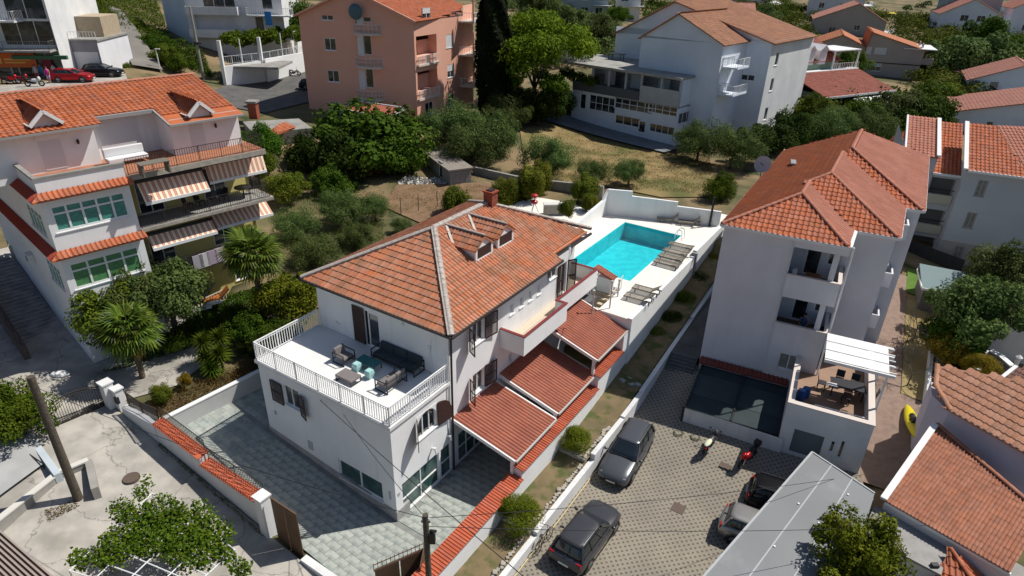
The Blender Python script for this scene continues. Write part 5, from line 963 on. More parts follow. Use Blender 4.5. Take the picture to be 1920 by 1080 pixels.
YB = 15; tiles(ww, Wf, [(gr.x+.3, ya-.3, gr.z-.15), (gr.x+.3, YB, gr.z-.15), (ga.x, YB, ga.z), (ga.x, ya-.3, ga.z)], .32, .42, M('sandy_tile', (.42, .20, .115), .85, (.34, .17, .1), .8, .3, 40, rnd=.12), 0); SANDY = MATS['sandy_tile']
tiles(ww, Wf, [(gl_.x-.3, YB, gl_.z-.1), (gl_.x-.3, ya-.3, gl_.z-.1), (ga.x, ya-.3, ga.z), (ga.x, YB, ga.z)], .32, .42, SANDY, 0)
wall(ww, Wf, (LX-.5, ya), (gr.x, ya), 3, ztw-.03, BLW); wall(ww, Wf, (gr.x, ya), (gr.x, YB), 3, gr.z, BLW, [dict(c=c, w=1.1, h=2.0, nx=1, sill=False) for c in ((1348, 100), (1343, 155))]); wall(ww, Wf, (gl_.x, YB), (gl_.x, ya), ztw-.1, gl_.z, BLW)
for c in ((1366, 130), (1362, 180)):
    q = Wf.hx(*c, gr.x+1.5); slabbalc(ww, gr.x, gr.x+1.9, max(q.y-1.5, ya+.5), q.y+4.5, q.z, BLW, sp=.25)
yb2 = 9.5; hl, ha, hr = gpts(yb2, (1155, 62), (1268, 2), (1450, 78)); xw = Wf.hy(1448, 80, yb2).x
wall(ww, Wf, (hl.x, yb2), (hr.x, yb2), 3, hr.z, BLW, [dict(c=(1260, 22), w=.9, h=.9, nx=1)]+[dict(c=c, w=.9, h=.7, nx=1) for c in ((1396, 145), (1408, 146))], top=[(ha.x-hl.x, ha.z), (0, hl.z)])
tiles(ww, Wf, [(hr.x+.4, yb2-.4, hr.z-.2), (hr.x+.4, YB+8, hr.z-.2), (ha.x, YB+8, ha.z), (ha.x, yb2-.4, ha.z)], .32, .42, SANDY, 0); tiles(ww, Wf, [(hl.x-.3, YB+8, hl.z-.1), (hl.x-.3, yb2-.4, hl.z-.1), (ha.x, yb2-.4, ha.z), (ha.x, YB+8, ha.z)], .32, .42, SANDY, 0)
wall(ww, Wf, (hr.x, yb2), (hr.x, YB+8), 3, hr.z, WHITE2, [dict(at=(2.2, z), w=.9, h=1.5, nx=1) for z in (8, 11.5, 14.5)]); wall(ww, Wf, (hl.x, YB+8), (hl.x, yb2), 3.5, hl.z, BLW)
tb = T('deck_table', 'dark table with chairs on the roof deck of the white building', 'table', Wf); q = Wf.u(1155, 112, ztw)
B(MB().cbox(q.x, q.y, ztw+.7, 2.2, 1.1, .06), 'table_top', DKMET, tb)
for i in range(4): B(MB().cbox(q.x+(-.9 if i % 2 else .9), q.y+(-.4 if i < 2 else .4), ztw, .07, .07, .7), 'leg', DKMET, tb)
bn = T('outdoor_bench', 'long brown bench on the pavement in front of the white deck building', 'bench', Wf); q = Wf.u(1155, 243, zl+.2)
for dx in (-3.0, .6): B(MB().box(q.x+dx, q.x+dx+3.3, q.y-.3, q.y+.3, zl+.65, zl+.72), 'seat', BROWN, bn); B(MB().box(q.x+dx+.2, q.x+dx+.35, q.y-.25, q.y+.25, zl+.1, zl+.65).box(q.x+dx+2.9, q.x+dx+3.05, q.y-.25, q.y+.25, zl+.1, zl+.65), 'legs', BROWN, bn); B(MB().box(q.x+dx, q.x+dx+3.3, q.y+.28, q.y+.34, zl+.75, zl+1.15), 'backrest', BROWN, bn)
drape('pavement', Wf, [(-8, -4.5), (LX+1, -3.5), (LX+1, 0), (-8, 0)], M('blue_grey_paving', (.2, .215, .225), .9, (.16, .17, .18), 1, .2), .3)
drape('patio', W0, [U(x, y, 5)[:2] for x, y in ((1330, 215), (1420, 195), (1530, 210), (1490, 245), (1340, 245), (1250, 245))], M('cream_paving', (.48, .42, .32), .9, (.42, .37, .28), .6, .1), .5)
pwl = T('patio_balustrade', 'white balustrade round the cream patio beside the white deck building', 'wall', W0); P_ = [U(1428, 195, 6), U(1500, 208, 6), U(1530, 222, 6)]; railing(pwl, P_, 1.0, WPAINT, 'balustrade', sp=.35, bar=.12, rail=.15, post=3)
# --- green house
gz0 = 6.0; gC = U(1447, 195, gz0); gB = U(1385+30, 190, gz0); gA = U(1500, 205, gz0); Gf = fr2(gC, U(1600, 178, gz0), 5.0)
gh = T('green_house', 'pale green house with red tiled roof, three white dormers and white awnings', 'house', Gf); GRN = M('pale_green', (.27, .36, .27), .9, (.24, .32, .25), .5, .1)
REDT = M('faded_red_tile', (.36, .12, .085), .85, (.30, .10, .07), .7, .3, 30, rnd=.1)
q = Gf.hy(1447, 120, 0); zg = q.z; xr_ = Gf.hy(1540, 110, 0).x
gbox(gh, Gf, -1.5, 13, 0, 12, 4, zg, zg+3.0, 'x', GRN, REDT, front=[dict(at=(3, 8.5), w=1, h=1.2)], left=[dict(at=(5, 8), w=1, h=1.2)])
for i, x in enumerate((2.5, 5.2, 7.9)):
    d_ = B(MB().quad((x, -.3, zg-.5), (x+1.6, -.3, zg-.5), (x+1.6, -.3, zg+1.6), (x+.8, -.3, zg+2.2), (x, -.3, zg+1.6)).box(x, x+.05, -.3, 2.5, zg-.5, zg+1.6).box(x+1.55, x+1.6, -.3, 2.5, zg-.5, zg+1.6), 'dormer', WHITE, gh); B(MB().box(x+.3, x+1.3, -.36, -.31, zg-.4, zg+1.4), 'dormer_door', SHUT, d_)
    B(MB().slab([(x-.2, -.5, zg+1.5), (x+.8, -.5, zg+2.3), (x+.8, 3, zg+2.3), (x-.2, 3, zg+1.5)], .12).slab([(x+.8, -.5, zg+2.3), (x+1.8, -.5, zg+1.5), (x+1.8, 3, zg+1.5), (x+.8, 3, zg+2.3)], .12), 'dormer_roof', WPAINT, d_)
gbox(gh, Gf, 1.5, 16, -7, -2.5, 4, zg-3.4, zg-3.3, 'x', GRN, REDT, roof=False, front=[dict(at=(3, 7), w=2.6, h=2.2, nx=2)])
tiles(gh, Gf, [(1, -8, zg-3.5), (16.5, -8, zg-3.5), (16.5, -1.2, zg-1.4), (1, -1.2, zg-1.4)], .32, .45, REDT, 0)
B(MB().box(1, 16.5, -1.3, 0, zg-1.5, zg-1.3).box(.9, 16.6, -8.15, -8.0, zg-3.7, zg-3.45), 'white_edge', WPAINT, gh)
B(MB().box(10.5, 16.5, -1, 4, zg+1.3, zg+1.45), 'white_canopy', WPAINT, gh); B(MB().box(16.2, 16.4, -.9, -.7, zg-1.3, zg+1.3).box(10.6, 10.8, -.9, -.7, zg-1.3, zg+1.3), 'canopy_posts', WPAINT, gh); railing(gh, [(10.5, -1.1, zg-1.3), (16.4, -1.1, zg-1.3)], .9, WPAINT, 'roof_railing', sp=.4, bar=.05)
for i in range(2): B(MB().slab([(7+i*4.2, -10.6, zg-5.6), (10.8+i*4.2, -10.6, zg-5.6), (10.8+i*4.2, -8.1, zg-4.0), (7+i*4.2, -8.1, zg-4.0)], .05), 'white_awning', M('white_fabric', (.72, .76, .78), .8), gh)
railing(gh, [(0, -11, 5.6), (17, -11, 5.6)], 1.0, WPAINT, 'terrace_railing', sp=.3, bar=.04)
# --- beige houses, far right
BEI = M('beige_render', (.44, .38, .34), .9, (.40, .345, .31), .4, .1); TERF = M('far_orange_tile', (.50, .19, .09), .85, (.44, .16, .08), .6, .3, 30, rnd=.1); TERK = M('far_pink_tile', (.48, .22, .16), .85, (.43, .19, .14), .6, .3, 30, rnd=.1)
def far(name, lab, cat, pc, zc, az, z0=None): q = U(*pc, zc); return T(name, lab, cat, Fr(q.x, q.y, zc if z0 is None else z0, az), z=zc if z0 is None else z0), Fr(q.x, q.y, zc if z0 is None else z0, az)
bh, Bf = far('beige_house', 'beige two-part house with bright orange roof sections beyond the green house', 'house', (1718, 145), 5.8, -22, 5.0)
zt = ZT((Bf.x, Bf.y), 1735, 92); wx = -Bf.hy(1525, 100, 0).x
gbox(bh, Bf, -wx, -wx*.52, 0, 12, 4, zt-.3, zt+1.6, 'y', BEI, TERF, front=[dict(c=(1556, 99), w=2, h=1.8, nx=1, shut=.95), dict(c=(1590, 85), w=1.6, h=1.5, nx=1, shut=.9)])
gbox(bh, Bf, -wx*.52, 0, -.6, 12, 4, zt-.2, zt+2.4, 'y', BEI, TERF, xr=-wx*.5, front=[dict(c=(1624, 91), w=2, h=1.8, nx=1, shut=.95), dict(c=(1652, 92), w=2, h=1.8, nx=1, shut=.95), dict(c=(1643, 125), w=1.8, h=1.6, nx=2, shut=.5)], right=[dict(at=(s, z), w=1.4, h=1.4) for s in (3, 7) for z in (8, 11)])
B(MB().box(-wx, 0, -.72, -.6, (zt+5)/2, (zt+5)/2+.15), 'string_course', BROWN, bh); B(MB().box(-3.5, 2, -1, 8, zt-.1, zt+.05), 'white_flat_roof', WPAINT, bh)
slabbalc(bh, 0, 2, 0, 10, zt-2.6, BEI, solid=True)
b2h, B2f = far('pink_roofed_house', 'beige gabled house with pink tiled roof and small balcony behind the orange-roofed one', 'house', (1655, 70), 7.5, -20, 6)
zt = ZT((B2f.x, B2f.y), 1668, 42); wx = -B2f.hy(1525, 45, 0).x
gbox(b2h, B2f, -wx, 0, 0, 16, 5, zt, zt+4.2, 'y', BEI, TERK, xr=-wx*.42, front=[dict(at=(5, 8.5), w=1.8, h=1.8), dict(at=(11, 9.5), w=1.4, h=1.4)]); slabbalc(b2h, 0, 2.5, 1, 12, zt-3, WPAINT)
b3h, B3f = far('grey_far_house', 'grey house with red roof at the top edge of the photo above the pink-roofed house', 'house', (1615, 30), 10.5, -22, 9)
gbox(b3h, B3f, -16, 0, 0, 14, 8, 16, 18.5, 'x', GREYW, TERK, front=[dict(at=(4, 13), w=1.6, h=1.6), dict(at=(10, 13), w=1.6, h=1.6)]); slabbalc(b3h, -.2, 2.5, 0, 12, 13.4, WPAINT)
b4h, B4f = far('terraced_far_house', 'pale far house with dormered salmon roof in the top right corner', 'house', (1868, 66), 8, -20, 7)
zt = ZT((B4f.x, B4f.y), 1870, 22)
gbox(b4h, B4f, -15, 0, 0, 14, 6, zt-1, zt+3, 'y', BLW, TERK, front=[dict(at=(6, 12), w=2, h=1.6, nx=2), dict(at=(10, 12), w=2, h=1.6, nx=2), dict(at=(4, 9), w=1.6, h=1.6)])
gbox(b4h, B4f, 3, 14, 4, 18, 6, zt+1, zt+4, 'y', BLW, TERK, front=[dict(at=(5, z), w=3, h=1.6, nx=3) for z in (10, 13.5, 17)]); gbox(b4h, B4f, -12, 2, 12, 24, 6, zt+3.5, zt+6, 'x', M('blue_grey_wall', (.30, .36, .38), .9), TERK)
b5h, B5f = far('white_gabled_house', 'white gabled house with salmon roof and dark balcony at the right edge', 'house', (1800, 200), 3.6, -28, 3)
zt = ZT((B5f.x, B5f.y), 1803, 148)
gbox(b5h, B5f, 0, 14, 0, 12, 2.5, zt, zt+2.9, 'y', BLW, TERK, xr=7, front=[dict(c=(1825, 156), w=1.7, h=1.6, nx=2), dict(c=(1865, 155), w=1.3, h=2.3, nx=1, sill=False), dict(c=(1814, 184), w=2.0, h=1, nx=2)]); slabbalc(b5h, 5, 13, -1.6, 0, zt-2.3, BLW, rmat=DKMET)
B(MB().box(-1, 8, 13, 20, 3, zt-.5), 'rear_wing', BEI, b5h); B(MB().slab([(-1.3, 12.7, zt-.45), (8.3, 12.7, zt-.45), (8.3, 20, zt+.4), (-1.3, 20, zt+.4)], .2), 'rear_roof', M('maroon_roof', (.15, .05, .05), .8), b5h)
b6h, B6f = far('big_white_gable_house', 'big bluish-white gable wall with red verge in front of the white gabled house, right edge', 'house', (1775, 262), 3.0, -27, 2)
zt = ZT((B6f.x, B6f.y), 1785, 207)
gbox(b6h, B6f, 0, 18, 0, 12, 1.5, zt, zt+2.8, 'y', BLW, TERK, xr=11, front=[dict(c=(1855, 234), w=.8, h=.9, nx=1)])
# modern building, right
mf_ = U(1690, 470, 2.7); Mf = Fr(mf_.x, mf_.y, 2.5, -25); md = T('stone_base_block', 'modern grey-white apartment block with tiled stepped roofs and stacked balconies, right edge', 'apartment block', Mf)
hyM = lambda px, py, y=0: Mf.hy(px, py, y); xa, xb = hyM(1693, 440).x, hyM(1755, 440).x
z1 = hyM(1762, 320).z; z2 = hyM(1815, 318).z
x_l = hyM(1745, 400).x
SHD = M('shade_white', (.52, .53, .56), .9, (.48, .49, .52), .4, .1)
zt_l = ZT(Mf.w(0, 4, 0), 1765, 255)
x0b, x1b = hyM(1738, 470).x, hyM(1790, 485).x; zb_top = z1+.1
q0 = hyM(1700, 420); xq0 = q0.x
zL = hyM(1745, 322, 1.6).z; zw = hyM(1815, 318, 0).z
wall(md, Mf, (-1.7, 1.4), (.6, 1.4), .5, zL+1.3, SHD); wall(md, Mf, (-1.7, 14), (-1.7, 1.4), .5, zL+1.3, SHD)
tiles(md, Mf, [(-1.8, 1.2, zL+1.35), (.6, 1.2, zL+1.35), (.6, 7, zL+3.3), (-1.8, 7, zL+3.3)], .3, .4, TERRC, 0)
B(MB().beam((.6, 1.15, zL+1.45), (.6, 7, zL+3.4), .3, .2).beam((-1.85, 1.15, zL+1.45), (-1.85, 7, zL+3.4), .15, .2), 'white_verge', WPAINT, md)
B(MB().quad((.62, 1.4, zL), (.62, 7, zL), (.62, 7, zL+2.9), (.62, 1.4, zL+1.3)), 'side_wall', WHITE2, md)
wall(md, Mf, (.6, 1.6), (2.6, 1.6), .5, zL, SHD, [dict(at=(1.0, z), w=1.75, h=1.9, kind='hole', dep=.3) for z in (zL-1.35, zL-4.1, zL-6.6)]); B(MB().box(.65, 2.55, 2.8, 2.9, .5, zL-.1), 'recess_wall', M('recess_grey', (.2, .2, .19), .9), md)
for z in (zL-2.5, zL-5.2): B(MB().box(.7, 2.55, 1.3, 1.62, z, z+.75).box(.7, 2.55, 1.62, 2.8, z-.15, z), 'balcony_front', M('cream_panel', (.5, .47, .38), .8), md); B(MB().box(.7, 2.55, 1.35, 1.4, z+1.15, z+1.22), 'balcony_rail', DKMET, md)
tiles(md, Mf, [(.6, 1.3, zL), (2.6, 1.3, zL), (2.6, 7.5, zL+2.9), (.6, 7.5, zL+2.9)], .3, .4, TERRB, 60)
XA = 2.6; XE = 16; W3 = dict(w=.7, h=1.35, nx=2, fm=M('stone_surround', (.38, .34, .33), .9), t=.1, pm=MATS['curtained_glass'])
wall(md, Mf, (XA, 0), (XE, 0), 4.3, zw, SHD, [dict(c=(1840, 353), **W3), dict(c=(1819, 413), **W3)]); wall(md, Mf, (XA, -.02), (XE, -.02), .5, 4.3, M('stone_cladding', (.42, .40, .385), .95, (.36, .34, .33), 3, .4, 15), [dict(c=(1796, 475), **W3)])
wall(md, Mf, (XA, 8), (XA, 0), .5, zw, SHD); yk = 5.5; zk = zw+2.6
tiles(md, Mf, [(XA-.1, -.3, zw+.03), (6.6, -.3, zw+.03), (4.6, yk, zk), (XA-.1, yk, zk)], .3, .4, TERRB, 90)
tiles(md, Mf, [(6.6, -.3, zw+.03), (XE, 2.5, zw+.03), (XE, yk+3, zk), (4.6, yk, zk)], .3, .4, TERRC, 0)
B(MB().beam((XA-.15, -.35, zw+.08), (XA-.15, yk, zk+.08), .3, .2).beam((XA, -.38, zw-.03), (6.6, -.38, zw-.03), .12, .18).beam((.6, 1.2, zL-.02), (2.6, 1.2, zL-.02), .12, .18), 'white_trim', WPAINT, md)
bt_ = MB(); q_ = [U(1668, 262, 7.5), U(1740, 262, 7.5), U(1760, 245, 8.3), U(1690, 247, 8.3)]
tiles(T('rear_tiled_roof', 'small orange tiled roof with white verge behind the multi-stepped roof', 'house', W0), W0, q_, .32, .42, TERRB, 0); B(MB().prism([p[:2] for p in q_], 3, 7.3), 'walls', SHD, bpy.data.objects['rear_tiled_roof'], fix=True)
dsh = T('black_satellite_dish', 'large black satellite dish on a mast above the modern block', 'satellite dish', Mf); q = Mf.hy(1866, 258, 8); ax = V((-.1, -.9, .4)).normalized(); a_ = ax.orthogonal().normalized(); b2 = ax.cross(a_); c_ = V(q)
m = MB(); m.add([c_-ax*.12]+[c_+(a_*math.cos(t)+b2*math.sin(t))*.75*r-ax*.12*(1-r*r) for r in (.5, 1) for t in [2*PI*k/16 for k in range(16)]], [(0, 1+k, 1+(k+1) % 16) for k in range(16)]+[(1+k, 17+k, 17+(k+1) % 16, 1+(k+1) % 16) for k in range(16)]); B(m, 'dish', DKMET, dsh); B(MB().cyl(c_-V((0, 0, 1.4)), c_, .04).cyl(c_, c_+ax*.6, .02), 'mast', SHUT, dsh)
fw_ = T('dark_garden_fence', 'dark solid garden fence in front of the modern block', 'fence', W0); A_, B_ = U(1682, 470, 2.6), U(1800, 515, 2.2); n = 9
for i in range(n): a, b = A_.lerp(B_, i/n), A_.lerp(B_, (i+.96)/n); seg(fw_, a, b, a.z-.3, a.z+1.3, b.z+1.3, .06, M('anthracite', (.035, .035, .04), .7), 'panel')
seg(T('low_grey_wall', 'low pale wall in front of the dark garden fence by the lawn', 'wall', W0), U(1672, 490, 2.4), U(1790, 530, 2.0), 1.2, 2.7, 2.3, .25, WHITE2)
shd = T('garden_shed', 'small grey garden shed with blue-grey roof and white-framed window', 'shed', Fr(*U(1716, 588, 1.5)[:2], 1.5, -24)); sF = Fr(*U(1716, 588, 1.5)[:2], 1.5, -24); SG = M('shed_grey', (.15, .14, .14), .8)
wall(shd, sF, (0, 0), (3.4, 0), 1.2, 3.7, SG, [dict(at=(1.1, 3.0), w=.6, h=.75, nx=1)]); wall(shd, sF, (3.4, 0), (3.4, 3), 1.2, 3.7, SG); wall(shd, sF, (0, 3), (0, 0), 1.2, 3.7, SG)
B(MB().slab([(-.2, -.2, 3.75), (3.6, -.2, 3.65), (3.6, 3.2, 4.2), (-.2, 3.2, 4.3)], .08), 'roof', M('blue_grey_felt', (.14, .2, .21), .7), shd); B(MB().box(-.22, 3.62, -.26, -.2, 3.58, 3.76).box(-.26, -.2, -.2, 3.2, 3.7, 3.85), 'white_trim', WPAINT, shd)
# --- top left: shop building, garage, white block, terrace walls
sC = U(128, 158, 10.7); SF = Fr(sC.x, sC.y, 10.5, 8); tp = T('shop_building', 'three-storey building with balconies over a shop with an orange sign, top left', 'building', SF)
hs_ = lambda px, py, y=0: SF.hy(px, py, y); zf1 = hs_(60, 92).z; zf2 = hs_(60, 38).z; xE = 0
wall(tp, SF, (-26, 0), (xE, 0), 9.5, zf1-.2, M('shop_front', (.34, .33, .34), .9, (.3, .29, .3), 1, .1), [dict(c=(80, 123), w=5.2, h=3.2, nx=3, sill=False, pm=GLASSG), dict(c=(42, 130), w=2.4, h=2.6, nx=1, sill=False), dict(c=(5, 130), w=2.0, h=2.8, nx=1, sill=False)])
wall(tp, SF, (-26, .8), (xE, .8), zf1-.2, zf2+6, WHITE2, [dict(c=(52, 62), w=5.2, h=2.6, nx=3, sill=False), dict(c=(45, 12), w=4, h=2.6, nx=2, sill=False)]); wall(tp, SF, (xE, 0), (xE, 12), 9.5, zf2+6, WHITE2)
slabbalc(tp, -26, xE-.2, -1.4, .8, zf1, M('grey_edge', (.33, .32, .31), .9), rmat=M('old_rail', (.14, .15, .15), .6), sp=.25); slabbalc(tp, -26, xE-3, -1.2, .8, zf2, WHITE2, sp=.25)
SIG = M('orange_sign', (.65, .13, .03), .6); q = hs_(26, 113); sgn = B(MB().box(q.x-2.3, q.x+2.3, -.12, -.01, q.z-.75, q.z+.75), 'shop_sign', SIG, tp)
B(MB().box(q.x-1.9, q.x-1.2, -.16, -.125, q.z-.35, q.z+.35).box(q.x-.9, q.x+1.8, -.16, -.125, q.z+.02, q.z+.2).box(q.x-.9, q.x+1.2, -.16, -.125, q.z-.3, q.z-.15), 'sign_print', M('yellow_print', (.8, .45, .1), .6), sgn)
q = hs_(77, 107); B(MB().box(q.x-2.8, q.x+2.8, -.4, -.02, q.z-.2, q.z+.2), 'green_awning_box', M('shop_green', (.04, .14, .07), .7), tp)
B(MB().box(-2.0, -1.0, -.25, 0, 10, 13.6), 'red_panel', M('dark_red', (.16, .01, .02), .6), tp)
ga_, GF = far('grey_garage', 'grey garage with a roller door and a roof terrace right of the shop', 'garage', (200, 150), 10.7, 6, 10.5)
zg_ = ZT((GF.x, GF.y), 196, 77); wg = -GF.hy(135, 140, 0).x
wall(ga_, GF, (-wg, 0), (0, 0), 9.5, zg_, M('garage_wall', (.27, .27, .29), .9, (.24, .24, .26), 1, .1), [dict(c=(168, 128), w=wg*.72, h=3.6, nx=1, shut=.99, pm=SHUT, sill=False)]); wall(ga_, GF, (0, 0), (0, 8), 9.5, zg_, GREYW)
B(MB().box(-wg, .15, -.15, 8, zg_, zg_+.2), 'roof_slab', CONC, ga_); B(MB().box(-wg+.3, -.2, 2.5, 7, zg_+.2, zg_+2.4), 'terrace_room', M('tan_blinds', (.42, .34, .24), .8, (.36, .29, .2), 3), ga_); railing(ga_, [(-wg+.1, 0, zg_+.2), (0, 0, zg_+.2)], .8, WPAINT, 'railing', sp=.3, bar=.03)
wb, WBf = far('white_terraced_block', 'white apartment block with striped balconies and a blue towel, top left of the peach block', 'apartment block', (384, 120), 9.5, 4, 9)
zq = lambda px, py, y=0: WBf.hy(px, py, y); xw1 = zq(535, 60).x; xw0 = zq(298, 60).x; zA1, zA2 = zq(440, 62).z, zq(440, 22).z
wall(wb, WBf, (-1.2, 0), (xw1, 0), 8, zA2+5, WHITE2, [dict(c=(405, 45), w=5.5, h=2.2, kind='hole', dep=.3), dict(c=(487, 45), w=1.2, h=2.0, nx=1), dict(c=(410, 3), w=4.5, h=2.4, nx=3), dict(c=(500, 2), w=1.5, h=2.2, nx=1)])
wall(wb, WBf, (xw0, 3), (-1.2, 0), 8, zA2+5, M('blue_white_wall', (.5, .58, .66), .9, (.45, .53, .61), .5, .1)); wall(wb, WBf, (xw1, 0), (xw1, 10), 8, zA2+5, WHITE2); B(MB().box(-1, 6, .32, .4, 9, zA2), 'recess_wall', GREYW, wb)
slabbalc(wb, -.8, 6.4, -1.4, 0, zq(405, 66).z, WHITE2, solid=True, rh=.9); slabbalc(wb, -.8, 6.4, -1.4, 0, zq(405, 24).z, WHITE2, solid=True, rh=.9)
for c in (70, 27): slabbalc(wb, 7.6, xw1+1.5, -1.6, 0, zq(490, c).z, WHITE2, sp=.3)
q = zq(502, 26, -1.65); solo(MB().box(q.x-.45, q.x+.45, -1.72, -1.62, q.z-1.5, q.z+.3), 'towel', M('blue_towel', (.05, .25, .55), .9), 'bright blue towel hanging over the upper balcony rail of the white block', 'towel', WBf)
vt = T('vine_terrace_wall', 'long white garage wall with doors below the vine-covered terrace by the road', 'wall', W0)
va, vb, vc, vd = U(424, 160, 8.6), U(496, 150, 8.6), U(572, 138, 8.4), None
seg(vt, va, vb, 7.5, 11.0, 11.2, .3, WHITE); seg(vt, vb+V((.4, 0, 0)), vc, 7.5, 11.4, 11.4, .3, WHITE)
for P in (va, vb): B(MB().box(P.x-.2, P.x+.2, P.y-.2, P.y+.2, 8, 14.2), 'post', WPAINT, vt)
for P, dz in ((va.lerp(vb, .5), 14.2), (vb.lerp(vc, .5), 14.4)): B(MB().box(P.x-.06, P.x+.06, P.y-.06, P.y+.06, 11, dz), 'thin_post', WPAINT, vt)
B(MB().box(va.x, vc.x, va.y+1, va.y+7, 10.6, 10.9), 'terrace_slab', CONC, vt); railing(vt, [va+V((0, 0, 2.6)), vb+V((0, 0, 2.6)), vc+V((0, 0, 2.9))], 1.0, SHUT, 'terrace_railing', sp=.3, bar=.02)
drape('road', W0, [U(x, y, z)[:2] for x, y, z in ((395, 195, 7.6), (425, 160, 8.6), (572, 140, 8.4), (620, 200, 7.2), (575, 200, 7.2), (500, 225, 7), (440, 215, 7.4))], ASPH, .12)
drape('hill_road', W0, [U(x, y, z)[:2] for x, y, z in ((255, 150, 9.8), (310, 150, 9.6), (232, 45, 14), (190, 38, 14.2))], M('hill_road_concrete', (.2, .185, .165), .95, (.16, .15, .135), .4, .2), .45)
drape('shop_forecourt', W0, [U(x, y, 11.2)[:2] for x, y in ((-60, 185), (245, 165), (235, 138), (-60, 140))], STREET, 0, lambda a, b: 11.2)
stx = T('cream_steps', 'flight of cream steps between the garage and the hill road', 'steps', W0)
for i in range(16):
    P = U(232-i*1.9, 148-i*4.6, 10.2+i*.22); B(MB().cbox(P.x, P.y, P.z-.5, 2.6, 1.1, .72), 'step', MATS['cream_stone'], stx)
# roofs beyond: small orange roof and concrete annex right of the left house
an = T('flat_annex', 'low flat-roofed concrete annex with a small orange tiled lean-to beside the left house garden', 'shed', W0); B(MB().prism([U(455, 228, 8)[:2], U(475, 250, 8)[:2], U(585, 240, 8)[:2], U(560, 222, 8)[:2]], 4, 8), 'walls', CONC, an, fix=True)
tq = [U(497, 250, 8.15), U(508, 256, 8.15), U(553, 239, 8.6), U(530, 229, 8.6)]; tiles(an, W0, tq, .3, .42, TERRB, 0)
# middle garden: stone shed, garden wall, barbecue, bench
gs = T('block_shed', 'small flat-roofed grey block shed in the middle garden', 'shed', Fr(*U(844, 352, 4.5)[:2], 4.3, 28)); gF = Fr(*U(844, 352, 4.5)[:2], 4.3, 28)
zt = ZT((gF.x, gF.y), 844, 320); xr1 = gF.hy(883, 322, 0).x; yl = gF.hx(790, 310, 0).y
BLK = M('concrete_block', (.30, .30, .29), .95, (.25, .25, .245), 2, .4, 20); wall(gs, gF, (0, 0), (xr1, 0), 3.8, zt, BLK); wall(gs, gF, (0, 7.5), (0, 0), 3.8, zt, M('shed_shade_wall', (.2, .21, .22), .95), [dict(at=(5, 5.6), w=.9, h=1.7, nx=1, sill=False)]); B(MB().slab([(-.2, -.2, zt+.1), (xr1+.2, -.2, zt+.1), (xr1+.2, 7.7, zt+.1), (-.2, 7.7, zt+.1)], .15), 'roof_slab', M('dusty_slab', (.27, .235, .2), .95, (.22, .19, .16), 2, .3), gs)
for r in range(5):
    for c in range(int(xr1/.55)): B(MB().box(c*.55+.02, c*.55+.53, -.025, 0, 4.3+r*.35, 4.3+r*.35+.33), 'block', BLK, gs)
seg(T('garden_wall', 'grey concrete garden wall running right from the block shed', 'wall', W0), U(888, 330, 4.6), U(985, 352, 4.6), 4, 5.6, 5.6, .3, CONC)
seg(T('stepped_garden_wall', 'dark garden wall between the oleander bed and the dry field', 'wall', W0), U(985, 352, 4.6), U(1130, 372, 4.8), 4, 5.6, 6.0, .3, CONC)
drape('barbecue_terrace', W0, [U(x, y, 4.9)[:2] for x, y in ((930, 395), (1000, 372), (1075, 385), (1115, 405), (1075, 440), (1020, 420))], DECKM, .25)
bb = T('barbecue', 'red kettle barbecue on a stand behind the white house', 'barbecue', W0); P = U(1001, 398, 5.1); 
B(MB().blob((P.x, P.y, P.z+.95), .32, .32, .2), 'bowl', RED, bb); B(MB().blob((P.x, P.y, P.z+1.5), .32, .32, .18), 'lid', RED, bb); B(MB().cyl((P.x+.0, P.y+.3, P.z+.95), (P.x, P.y+.3, P.z+1.5), .03), 'hinge', DKMET, bb)
for a in (0, 2.1, 4.2): B(MB().cyl((P.x, P.y, P.z+.9), (P.x+.4*math.cos(a), P.y+.4*math.sin(a), P.z), .02), 'leg', DKMET, bb)
sb = T('stone_bench', 'pale stone bench block near the barbecue', 'bench', W0); P = U(1043, 400, 5.1); B(MB().cbox(P.x, P.y, P.z, 2.2, .6, .8, .1), 'block', STONE, sb); B(MB().cbox(P.x, P.y, P.z+.8, 2.3, .7, .12, .1), 'top_slab', M('pale_top', (.62, .6, .56), .8), sb)
# right-hand yard: brick path, lawn, steps
BP = M('brick_paving', (.27, .19, .15), .95, (.22, .155, .125), 3, .4, 30, dark=(.16, .13, .11), dscale=1.5)
drape('brick_path', R, [(9.6, -4.5), (13.4, -4.5), (13.2, 3.2), (11.9, 3.4), (12.6, 19), (11.3, 19), (10.4, 8), (9.8, 3)], BP, .1)
drape('lawn', R, [(12.4, 16.5), (19, 15.5), (19, 19.5), (12.6, 20.5)], M('green_lawn', (.10, .19, .03), 1, (.08, .15, .025), 2, .5, 30), .12)
drape('dry_yard', R, [(11.95, 3.45), (15.5, 3.2), (17.5, 15.8), (12.5, 16.4)], M('dry_grass_yard', (.33, .25, .12), 1, (.24, .19, .085), .7, .6, 30), .08)
ys = T('yard_steps', 'five stone steps with white side walls between the lot and the brick yard', 'steps', R); qA, qB = R.u(1625, 905, -.3), R.u(1683, 875, .1)
for i in range(6):
    P, Q = U(1612+i*5, 912-i*13, LZ+.1+i*.16), U(1670+i*6, 930-i*13, LZ+.1+i*.16); d_ = (Q-P).normalized(); n_ = V((-d_.y, d_.x, 0)); P = U(1612+i*6.3, 915-i*12.5, LZ+.15+i*.16); P.z = 0
    B(MB().hexa(P+V((0, 0, -1)), d_*2.2, n_*.5, (0, 0, 1+LZ+.15+i*.16)), 'step', MATS['cream_stone'], ys)
seg(ys, U(1612, 893, .3), U(1630, 842, .9), -1, .55, 1.2, .3, WHITE, 'side_wall')
